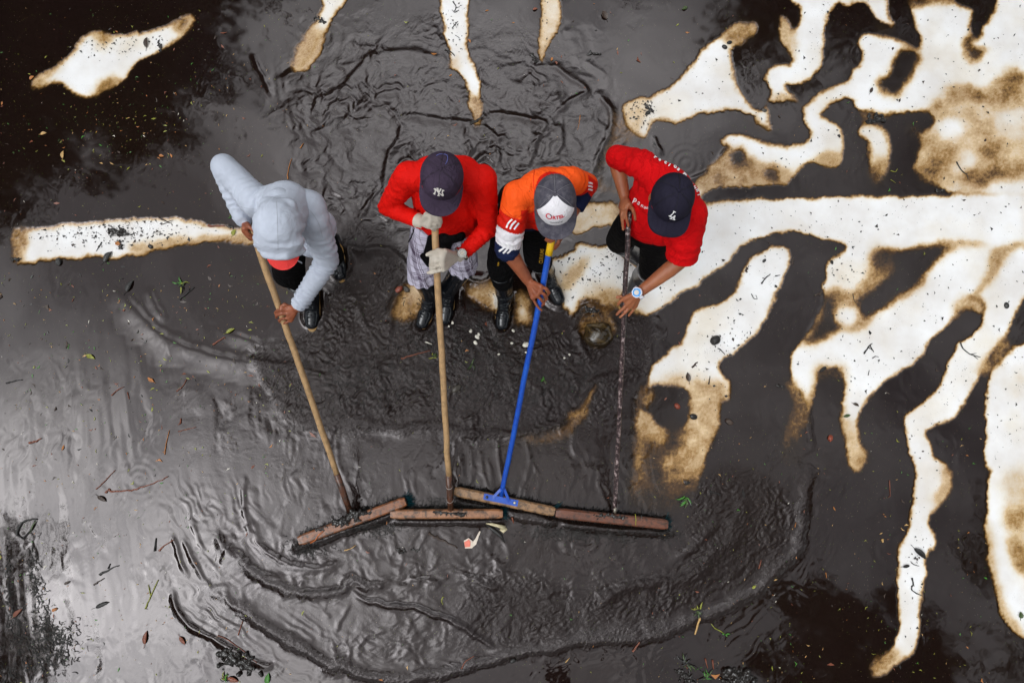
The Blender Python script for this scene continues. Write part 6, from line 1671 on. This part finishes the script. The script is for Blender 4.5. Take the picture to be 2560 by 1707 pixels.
# twigs
twig([(266, 1232), (274, 1222), (282, 1228), (330, 1225), (352, 1218), (385, 1208), (422, 1190)], .0065, D_RED, 'long bent rust brown twig at the top of the bright water')
twig([(242, 1222), (262, 1203), (290, 1174)], .004, D_RED, 'straight rust brown twig just left of the long bent one')
twig([(44, 1338), (47, 1322), (58, 1306), (75, 1298), (95, 1296)], .009, D_BLACK, 'hooked black rind floating on the bright water by the left border', [[(45, 1336), (60, 1346)], [(60, 1346), (78, 1325), (90, 1300)]])
twig([(720, 448), (722, 425), (731, 398)], .004, D_ORANGE, 'bright orange stick behind the back of the grey sweatshirt')
twig([(751, 372), (759, 359)], .004, D_ORANGE, 'short orange sliver above the grey sweatshirt')
twig([(1450, 290), (1448, 305), (1444, 326)], .0035, D_ORANGE, 'orange stick lying in wrinkled sludge above the orange jersey')
twig([(1748, 1541), (1743, 1562), (1737, 1585)], .0085, D_TAN, 'bright straw coloured stick across the lower mud bank')
twig([(533, 863), (548, 852), (565, 843)], .006, D_RED, 'dark red stick beside the short white streak')
twig([(451, 748), (470, 733), (487, 719)], .006, D_BLACK, 'black stick under the clump of green blades', [[(470, 733), (476, 722)]])
twig([(281, 988), (295, 975), (311, 967)], .004, D_RED, 'red twig left half of an angled pair below the yellow green leaf')
twig([(320, 980), (324, 998)], .004, D_RED, 'short red twig right of the angled one')
twig([(443, 978), (458, 965), (468, 948)], .004, D_RED, 'slim red brown twig left of the ripple rings')
twig([(413, 1136), (417, 1108), (425, 1075)], .0035, D_ORANGE, 'orange reed standing upright above the bright water')
twig([(447, 1078), (470, 1073), (492, 1067)], .0035, D_RED, 'thin red twig right of the orange reed')
twig([(76, 1106), (92, 1103), (106, 1095)], .007, D_RED, 'stout brown twig near the left border above the bright water')
twig([(18, 958), (38, 953), (58, 949)], .005, D_BLACK, 'black twig close to the left border')
twig([(453, 1058), (455, 1045)], .006, D_RED, 'short dark red twig above the thin red one', [[(453, 1058), (446, 1062)]])
twig([(250, 1435), (270, 1425), (297, 1412)], .008, D_BLACK, 'stout dark stick on the bright water, upper of two', [[(272, 1420), (277, 1408)]])
twig([(236, 1460), (250, 1452), (262, 1444)], .006, D_BROWN, 'knobbly brown stick below the stout dark one')
twig([(365, 1520), (378, 1488), (397, 1448)], .005, D_YELG, 'long yellow green stalk in the bright water', [[(378, 1488), (372, 1460)]])
twig([(399, 1376), (412, 1363), (436, 1348)], .006, D_RED, 'red brown twig by the ends of the rippled streaks')
twig([(388, 1376), (391, 1345)], .006, D_BLACK, 'short black upright twig left of the red brown one')
twig([(546, 1586), (575, 1600), (610, 1625), (645, 1655)], .0035, D_RED, 'long red stalk along the bottom mud bank')
twig([(597, 1586), (609, 1550)], .004, D_RED, 'red stick leaning on the inner mud bank')
twig([(1154, 1667), (1165, 1650), (1186, 1637)], .005, D_RED, 'red brown splinter near the bottom middle')
twig([(1581, 1626), (1590, 1612), (1597, 1600)], .0065, D_RED, 'rust splinter in the smooth water at lower right of the mud bank')
twig([(1414, 1653), (1424, 1642)], .003, D_TAN, 'thin tan splinter left of the rust one')
twig([(2390, 405), (2402, 425), (2416, 438), (2419, 450)], .0045, D_BLACK, 'curved black twig on the blotchy floor at upper right', [[(2412, 436), (2419, 434)]])
twig([(2279, 1444), (2282, 1458), (2278, 1472), (2290, 1482), (2306, 1488)], .005, D_BLACK, 'thin black stem curling across the long white strip', [[(2283, 1460), (2277, 1444)]])
twig([(2277, 1405), (2286, 1411), (2297, 1414)], .003, D_BLACK, 'short black curl right of the ragged leaf on the long strip')
twig([(2160, 884), (2170, 868), (2180, 858)], .0055, D_BLACK, 'forked black twig in the middle of the broad white lobe', [[(2170, 868), (2182, 876)], [(2174, 864), (2184, 880)]])
twig([(2180, 896), (2188, 891), (2196, 893)], .003, D_BLACK, 'little black sprig below the forked twig')
twig([(2399, 856), (2409, 873), (2425, 886), (2450, 893)], .0045, D_BLACK, 'black branching twig at the edge of the narrow channel', [[(2425, 886), (2440, 883)], [(2432, 888), (2444, 898)]])
twig([(1904, 710), (1912, 697), (1925, 686)], .0055, D_BLACK, 'black stick on the slanted white tongue, upper left', [[(1912, 697), (1905, 695)]])
twig([(1938, 690), (1950, 688)], .004, D_BLACK, 'flat black chip right of the stick on the slanted tongue')
twig([(1878, 735), (1884, 746), (1893, 748)], .003, D_BLACK, 'hooked black thread on the slanted white tongue', [[(1889, 738), (1893, 748)]])
twig([(1794, 871), (1800, 874), (1812, 886)], .004, D_BLACK, 'ragged black twig below the black lump on the slanted tongue', [[(1800, 874), (1798, 880)]])
twig([(1730, 918), (1738, 910), (1744, 905)], .006, D_BROWN, 'crooked brown chip above the stalked leaf', [[(1737, 911), (1741, 916)]])
twig([(1771, 960), (1773, 948), (1775, 940)], .005, D_BROWN, 'upright brown chip right of the stalked leaf')
twig([(2131, 734), (2134, 750), (2143, 762)], .0028, D_BLACK, 'thin curved black thread beside the round white spot')
twig([(2170, 938), (2172, 925)], .003, D_BLACK, 'lone upright black splinter on the broad white lobe')
twig([(1132, 5), (1140, 18), (1136, 32), (1148, 26)], .004, D_BLACK, 'tangled black weed stem at the head of the long white finger', [[(1136, 32), (1130, 26)], [(1138, 22), (1150, 18)]])
twig([(1130, 72), (1138, 62), (1145, 55)], .003, D_BLACK, 'black K shaped scrap on the long white finger', [[(1136, 64), (1132, 58)], [(1138, 62), (1142, 72)]])
twig([(1138, 89), (1145, 94), (1151, 98)], .0022, D_BLACK, 'thin black sprig low on the long white finger')
twig([(1112, 127), (1124, 129), (1133, 136), (1137, 142)], .0045, D_BLACK, 'flat black stick across the edge of the long white finger', [[(1118, 131), (1130, 140)]])
twig([(398, 545), (415, 553), (430, 560)], .005, D_BROWN, 'brown twig lying on top of the left white bar', [[(418, 555), (434, 551)], [(404, 562), (422, 556)]])
twig([(523, 565), (540, 566), (562, 566)], .008, D_RED, 'square brown stick at the right end of the left white bar')
twig([(255, 605), (248, 618), (241, 628)], .004, D_BLACK, 'slanted black splinter low on the left white bar')
twig([(1072, 1331), (1085, 1340), (1112, 1353), (1144, 1369)], .0085, D_BROWN, 'knotty brown bark stick below the second broom head', [[(1098, 1346), (1092, 1336)]])
twig([(862, 1375), (875, 1371), (890, 1362)], .004, D_TAN, 'yellow reed scrap below the first broom head')
twig([(1005, 897), (1035, 887), (1076, 877)], .0055, D_RED, 'dark red twig left of the second broom handle in the sludge')
twig([(1064, 855), (1080, 861)], .004, D_WHITE, 'short white stick left of the second broom handle')
twig([(1280, 1290), (1284, 1306)], .006, D_RED, 'small red brown stick behind the joint of the brooms')
twig([(1772, 1228), (1790, 1232), (1800, 1236)], .0045, D_BLACK, 'forked black twig on the mud right of the fourth broom', [[(1780, 1230), (1772, 1238)], [(1793, 1232), (1798, 1240)]])
twig([(2222, 1200), (2223, 1225), (2224, 1240)], .003, D_RED, 'thin red stem with a scrap at its foot between the strips', [[(2224, 1238), (2219, 1243)]])
twig([(2205, 1346), (2206, 1355)], .008, D_TAN, 'small straw chip floating in the right channel')
twig([(2063, 1430), (2065, 1443)], .004, D_ORANGE, 'orange splinter in the wide lower right water')
twig([(1895, 1420), (1900, 1405), (1901, 1398)], .004, D_RED, 'red splinter inside the outer mud bank')
twig([(1985, 1317), (1988, 1304)], .003, D_ORANGE, 'orange sliver lying on the outer mud bank')
twig([(1762, 1645), (1768, 1668)], .005, D_RED, 'left of two red brown sticks near the bottom right weeds')
twig([(1780, 1648), (1782, 1670)], .006, D_RED, 'right of two red brown sticks near the bottom right weeds')
twig([(2225, 428), (2237, 431), (2242, 423)], .003, D_YELG, 'green curl floating in the dark water of the upper right field', [[(2225, 450), (2238, 459)]])
twig([(1108, 1490), (1104, 1500), (1108, 1510)], .004, D_YELG, 'pale green curl of peel in the lower sludge')
# stones and pebbles
stone(999, 725, 9, D_BRICK, 'red brick fragment beside the left boot of the gloved man')
stone(1017, 724, 8.5, D_GREY, 'dark grey stone touching the red brick fragment')
stone(1692, 1015, 7.5, D_BRICK, 'brick red pebble in the silt by the fourth broom handle')
stone(2074, 1095, 7.5, D_BRICK, 'red pebble in the dark finger between the white lobes')
stone(149, 655, 9, D_BLACK, 'round black stone under the left white bar')
stone(377, 617, 6, D_BLACK, 'small black stone on the lower edge of the left white bar')
stone(1787, 851, 13, D_BLACK, 'large black lump on the slanted white tongue', name='charcoal_lump', asp=1.1)
stone(2056, 923, 7, D_BLACK, 'oblong black lump at the tip of the dark finger', name='charcoal_lump', asp=1.5)
stone(2515, 764, 7, D_BLACK, 'black lump near the right border above the last channel', name='charcoal_lump')
stone(1910, 652, 5, D_BLACK, 'black pebble near the top of the slanted tongue')
stone(2079, 656, 5, D_BLACK, 'black pebble at the neck of the curved channel')
stone(1141, 972, 11, D_GREY, 'brown lump of rock in the sludge right of the second handle', asp=1.3)
stone(1282, 1649, 7, D_BLACK, 'black knob in the smooth water at the bottom middle')
stone(1823, 108, 6, D_BLACK, 'black lump on the pale neck of the upper white prong')
stone(1811, 119, 6.5, D_BLACK, 'black lump just below its twin on the upper prong')
stone(1910, 277, 6, D_GREY, 'round grey brown pebble at the meeting of upper channels')
stone(1620, 283, 6.5, D_BLACK, 'black clod on the rounded end of the upper white prong')
stone(1471, 838, 6, D_BLACK, 'dark stone in the olive pool by the fourth handle')
stone(1732, 1041, 9, D_BLACK, 'black rubble on the silt left of the right channel')
stone(1822, 1054, 9, D_BROWN, 'brown lump in the muddy water right of the silt tongue')
PB = [(1177, 828, 4.6, 'white pebble at the left of the tight cluster below the middle boots'), (1193, 843, 6, 'larger white pebble in the middle of the tight cluster'), (1189, 857, 5.5, 'white pebble at the bottom of the tight cluster'),
 (1197, 836, 4, 'small white pebble at the upper right of the tight cluster'), (1283, 827, 4.4, 'white pebble below the toe of the orange jersey man'), (1280, 858, 3.6, 'white pebble straight below the one under the boot toe'),
 (1315, 862, 8, 'biggest white pebble, lying against the blue broom handle'), (1247, 886, 3.4, 'lone white pebble below and left of the biggest one'), (1411, 895, 3, 'left of two tiny white pebbles near the olive pool'),
 (1423, 887, 3, 'right of two tiny white pebbles near the olive pool'), (1132, 808, 4, 'white pebble just right of the second broom handle'), (1123, 817, 2.8, 'tiny white pebble under the one by the second handle'),
 (1315, 881, 3, 'tiny white pebble just below the biggest one')]
for (x, y, r, lb) in PB: stone(x, y, r, D_WHITE, lb, 'pebble', 'pebble', 'white pebbles in the sludge', .6, 1.15)
def olive():
    t = NT('olive_silted_rock'); pos = t.obj(); n = t.noise(9, 6, .7, 1, vec=pos)
    t.set(Base_Color=t.ramp(n, [(.36, (.008, .005, .003)), (.55, (.045, .027, .009)), (.72, (.15, .095, .035))]), Roughness=.12, Normal=t.bump(n, .4, .006)); return t.m
stone(1494, 838, 37, olive(), 'big wet olive brown rock half sunk beside the fourth broom handle', h=.62, asp=1.08)
# rubbish and weeds
root = empty('crushed_carton', gz(P(1172, 1360, 0))); tag(root, 'crushed red and white carton scrap below the joint of the brooms', 'litter', 'rubbish in the sludge')
c0 = gz(P(1170, 1357, 0), .008)
M_CARD = plain('white_card', (.70, .60, .50), .5, bumpn=(60, .4)); M_CARDR = plain('coral_print', (.72, .16, .10), .5, bumpn=(70, .5))
def slab(name, pts, th, mat, parent, z0):
    bm = bmesh.new(); T = [bm.verts.new(Vector((p.x, p.y, 0)) + UP * (z0 + h)) for p, h in pts]; Bq = [bm.verts.new(Vector((p.x, p.y, 0)) + UP * (z0 + h - th)) for p, h in pts]
    bm.faces.new(T); bm.faces.new(Bq[::-1])
    for k in range(len(T)): bm.faces.new((T[k], Bq[k], Bq[(k + 1) % len(T)], T[(k + 1) % len(T)]))
    bmesh.ops.recalc_face_normals(bm, faces=bm.faces); return bm_obj(name, bm, mat, parent, smooth=False)
slab('carton_body', [(P(1160, 1350, 0), .004), (P(1172, 1343, 0), .012), (P(1182, 1350, 0), .016), (P(1181, 1368, 0), .010), (P(1163, 1369, 0), .003)], .004, M_CARD, root, c0.z)
slab('printed_face', [(P(1161, 1353, 0), .007), (P(1173, 1346, 0), .015), (P(1177, 1352, 0), .018), (P(1176, 1364, 0), .014), (P(1163, 1366, 0), .007)], .002, M_CARDR, root, c0.z + .002)
slab('torn_flap', [(P(1182, 1352, 0), .010), (P(1188, 1346, 0), .012), (P(1199, 1325, 0), .018), (P(1202, 1326, 0), .018), (P(1191, 1358, 0), .012), (P(1180, 1368, 0), .008)], .003, M_CARD, root, c0.z + .001)
root = empty('fruit_rind', gz(P(1240, 1315, 0))); tag(root, 'cream coloured curved rind or shell scrap under the tan broom head', 'litter', 'rubbish in the sludge')
twig_pts = [gz(P(x, y, 0), .010) for x, y in ((1216, 1306), (1230, 1308), (1244, 1312), (1262, 1318))]
bm = bmesh.new(); tube(bm, twig_pts, [.003, .009, .010, .014], 10); bm_obj('rind', bm, D_CREAM, root)
bm = bmesh.new(); tube(bm, [gz(P(x, y, 0), .012) for x, y in ((1250, 1322), (1258, 1326), (1267, 1320))], [.006, .013, .008], 10); bm_obj('rind_end', bm, D_CREAM, root)
bm = bmesh.new(); tube(bm, [gz(P(x, y, 0), .004) for x, y in ((1215, 1309), (1236, 1325), (1252, 1338), (1262, 1356))], [.004, .014, .012, .002], 9); bm_obj('black_peel', bm, D_BLACK, root)

def weed(u, v, size, n, seed, label, mats, ang0=0, spread=180):
    root = empty('weed', gz(P(u, v, 0))); tag(root, label, 'weed', 'green weeds and blades'); rr = random.Random(seed)
    for k in range(n):
        a = math.radians(ang0 + rr.uniform(-spread, spread)); L = size * rr.uniform(.5, 1.1); x0, y0 = u + rr.uniform(-.25, .25) * size, v + rr.uniform(-.25, .25) * size
        w = rr.uniform(.0022, .0045); q = [gz(P(x0 + math.cos(a + b) * L * t, y0 + math.sin(a + b) * L * t, 0), .005 + .008 * math.sin(t * 3)) for t, b in ((0, 0), (.35, .08), (.7, .18), (1, .3))]
        bm = bmesh.new(); rows = []
        for i, p in enumerate(q):
            d = (q[min(i + 1, 3)] - q[max(i - 1, 0)]).normalized(); s = d.cross(UP).normalized() * w * (1, 1.2, .9, .15)[i]
            rows.append([bm.verts.new(p - s), bm.verts.new(p + UP * .0015), bm.verts.new(p + s)])
        for A_, B_ in zip(rows[:-1], rows[1:]):
            for j in range(2): bm.faces.new((A_[j], A_[j + 1], B_[j + 1], B_[j]))
        bm_obj('blade', bm, mats[k % len(mats)], root, smooth=False)
    return root
weed(455, 712, 20, 12, 1, 'clump of fresh green blades floating left of the first broom', [D_GREEN, D_YELG, D_DGREEN, D_BLACK])
weed(1716, 1245, 22, 12, 2, 'green leafy weed lying right of the fourth broom head', [D_GREEN, D_GREEN, D_DGREEN, D_BLACK], 90, 60)
weed(1714, 1210, 16, 7, 3, 'dark weed roots above the green weed', [D_BLACK, D_BROWN], -90, 40)
weed(1082, 892, 14, 9, 4, 'yellow green weed against the second broom handle', [D_YELG, D_DGREEN, D_BLACK])
weed(1358, 948, 12, 6, 5, 'small green weed near the blue broom handle', [D_DGREEN, D_GREEN])
weed(1178, 912, 18, 8, 6, 'dull green moss strands in the black sludge', [D_DGREEN, D_BLACK])
weed(562, 1697, 22, 9, 7, 'bright green blades at the bottom border on the left', [D_GREEN, D_YELG, D_BLACK])
weed(1714, 1660, 30, 14, 8, 'black rooty weed left of the bottom right clumps', [D_BLACK, D_BLACK, D_DGREEN])
weed(1768, 1690, 24, 12, 9, 'green and black weed tuft between the bottom right clumps', [D_GREEN, D_BLACK, D_DGREEN])
weed(1745, 1525, 18, 10, 10, 'dark weed strands lying on the lower mud bank', [D_BLACK, D_DGREEN, D_YELG])
root = weed(1812, 1583, 12, 3, 11, 'green sprig with a long stem below the outer mud bank', [D_GREEN])
bm = bmesh.new(); tube(bm, [gz(P(x, y, 0), .006) for x, y in ((1776, 1556), (1785, 1568), (1797, 1574), (1810, 1582))], [.002, .003, .003, .002], 5); bm_obj('stem', bm, D_YELG, root)
weed(1400, 440, 9, 4, 12, 'tiny green blades in the sludge above the orange jersey', [D_DGREEN, D_YELG])
# clods and scum
clod(2188, 303, 24, 'large charred piece of bark beside the white hole in the channel', 21, (1.0, -.1), D_BLACK, 'bark', 26)
clod(1487, 136, 13, 'black leafy clump above the wrinkled sludge on the right', 22, (1, .2))
clod(1335, 150, 12, 'black clump under the tip of the sandy tongue', 23, (.3, 1))
clod(1188, 305, 16, 'black clump at the foot of the long white finger', 24, (1, -.6))
clod(802, 52, 14, 'black clump stuck on the pale tongue at the top left', 25, (1, .4))
clod(297, 580, 20, 'big heap of black flakes in the middle of the left white bar', 26, (1.0, .3), None, 'mud_clod', 40)
clod(302, 612, 12, 'heap of black flakes just under the big one on the white bar', 27, (.3, 1))
clod(575, 568, 9, 'black crumbs at the right end of the left white bar', 28, (1, .2))
clod(400, 118, 13, 'black crumb pile on the right half of the white island', 29, (.4, 1))
clod(42, 648, 12, 'black lump at the left corner of the white bar', 30, (1, 0))
clod(1622, 272, 14, 'black crumbs across the end of the upper white prong', 31, (.8, .8))
clod(2350, 478, 11, 'dark clod in the water above the long white bar', 32, (1, -.3))
clod(1196, 818, 9, 'black clod between white pebbles', 33, (1, .5))
clod(1843, 1688, 34, 'wide black clump at the bottom border on the right', 34, (1, .1), None, 'mud_clod', 60)
clod(1715, 1690, 22, 'black clump at the bottom border left of the wide one', 35, (.6, .6), None, 'mud_clod', 34)
clod(595, 1650, 34, 'black clump under the curved bank at the bottom left', 36, (1, .5), None, 'mud_clod', 60)
clod(1005, 1376, 12, 'dark leafy knot below the flat broom head', 37, (1, .2))
clod(1040, 1374, 9, 'small dark knot right of the leafy knot', 38, (1, 0))
clod(1950, 965, 8, 'dark scraps in the mouth of the curved channel', 39, (1, .2))
clod(1243, 700, 7, 'black crumbs beside the boot of the orange jersey man', 40, (1, 1))
clod(1478, 775, 15, 'gritty black heap at the edge of the olive pool', 41, (1, .5), None, 'mud_clod', 30)
clod(2047, 735, 8, 'brown crust on the right edge of the curved channel', 42, (1, -.5), D_BROWN)
clod(1868, 672, 8, 'brown and green scraps on the channel edge above the slanted tongue', 43, (.6, -1), D_BROWN)
clod(1980, 655, 7, 'brown crust at the tip of the slanted white tongue', 44, (.2, 1), D_BROWN)

# what nobody could count: flecks and crumbs
def flecks(name, spots, mats_w, label, lo, hi, wmin, wmax, lift=.003, seed=1, cond=None):
    rr = np.random.default_rng(seed); groups = {i: [] for i in range(len(mats_w))}; p = np.array([w for _, w in mats_w], float); p /= p.sum()
    for (cx, cy, rx, ry, n) in spots:
        for _ in range(n):
            if rx > 300: u, v = cx + rr.uniform(-rx, rx), cy + rr.uniform(-ry, ry)
            else: u, v = cx + rr.normal() * rx * .5, cy + rr.normal() * ry * .5
            q = P(u, v, 0); s = ground_silt(q.x, q.y)
            if cond and not cond(s, u, v): continue
            q = gz(q, lift); L = rr.uniform(lo, hi) / 400 * (1 if rr.random() < .85 else 1.8); w = L * rr.uniform(wmin, wmax); a = rr.uniform(0, 2 * np.pi)
            d = Vector((math.cos(a), math.sin(a), rr.uniform(-.15, .15))); t = Vector((-d.y, d.x, rr.uniform(-.3, .3)))
            k = rr.uniform(-.3, .3)
            groups[int(rr.choice(len(mats_w), p=p))].append([q - d * L / 2 - t * w * .3, q + t * (-w / 2 + k * L), q + d * L / 2, q + t * (w / 2 + k * L)])
    V, F, mi = [], [], []
    for i, g_ in groups.items():
        for quad in g_:
            o = len(V); V += quad; F.append((o, o + 1, o + 2, o + 3)); mi.append(i)
    me = bpy.data.meshes.new(name); me.from_pydata([tuple(v) for v in V], [], F); me.update()
    o = link(name, me, [m for m, _ in mats_w], smooth=False); me.polygons.foreach_set('material_index', mi)
    return tag(o, label, kind='stuff')
flecks('grass_flecks', [(300, 500, 420, 480, 380), (330, 950, 400, 260, 480), (1280, 850, 1300, 860, 600), (2050, 1400, 420, 320, 320), (300, 300, 300, 150, 260), (300, 1450, 320, 260, 300)],
       [(D_GREEN, 3), (D_YELG, 4), (D_TAN, 2), (D_ORANGE, 1.6), (D_RED, 1.6), (D_BROWN, 2), (D_WHITE, .5)], 'green and straw coloured flecks of cut grass floating on the mud', 1.6, 7.5, .10, .35, seed=3, cond=lambda s, u, v: s > .7)
flecks('leaf_crumbs', [(300, 500, 420, 480, 60), (330, 950, 400, 260, 90), (1280, 850, 1300, 860, 110), (1400, 120, 320, 140, 30)],
       [(D_BROWN, 3), (D_RED, 3), (D_ORANGE, 1), (D_YELG, 1), (D_BLACK, 2)], 'crumbs of brown leaves floating on the mud', 6, 14, .15, .45, seed=9, cond=lambda s, u, v: s > .7)
flecks('soot_flakes', [(2000, 600, 700, 600, 1900), (300, 580, 240, 40, 420), (300, 110, 180, 50, 160), (1130, 80, 50, 120, 60), (1600, 270, 60, 50, 120), (1340, 80, 40, 70, 70), (1500, 680, 160, 90, 220), (1840, 900, 90, 140, 160), (2080, 720, 120, 160, 160), (2290, 1420, 50, 200, 60), (1230, 750, 60, 50, 60)],
       [(D_BLACK, 5), (D_BROWN, 2)], 'flakes of black soot scattered on the white floor', 1.5, 7, .2, .8, seed=4, cond=lambda s, u, v: s < .30)
def strands(name, spots, label, seed, mat):
    rr = random.Random(seed); bm = bmesh.new()
    for (cx, cy, rx, ry, n) in spots:
        for _ in range(n):
            x, y = cx + rr.gauss(0, rx * .5), cy + rr.gauss(0, ry * .5); a = rr.uniform(0, 6.28); pts = []
            for k in range(5):
                pts.append(gz(P(x, y, 0), .003)); a += rr.gauss(0, .9); x += math.cos(a) * rr.uniform(2, 5); y += math.sin(a) * rr.uniform(2, 5)
            tube(bm, pts, rr.uniform(.0008, .0022), 4, cap=False)
    return tag(bm_obj(name, bm, mat), label, kind='stuff')
strands('black_scum', [(25, 1480, 10, 110, 85), (45, 1560, 18, 60, 60), (85, 1420, 12, 70, 55), (100, 1480, 14, 60, 55), (115, 1545, 20, 50, 55), (150, 1590, 60, 40, 130), (90, 1620, 60, 60, 130), (150, 1640, 60, 30, 80), (20, 1680, 30, 40, 45), (70, 1670, 60, 20, 40)],
        'black filmy scum drifting on the bright water at lower left', 5, M_MUD)
strands('sludge_crumbs', [(1150, 850, 200, 90, 500), (1300, 960, 260, 80, 500), (900, 960, 180, 90, 300), (1210, 1262, 90, 18, 260), (1400, 1330, 120, 20, 200), (930, 1315, 90, 26, 240), (770, 1370, 60, 26, 150), (1100, 1262, 60, 16, 150), (1520, 1340, 150, 14, 160), (1660, 1330, 40, 20, 80)],
        'shreds of black leaf rot in the sludge round the brooms', 6, M_MUD)
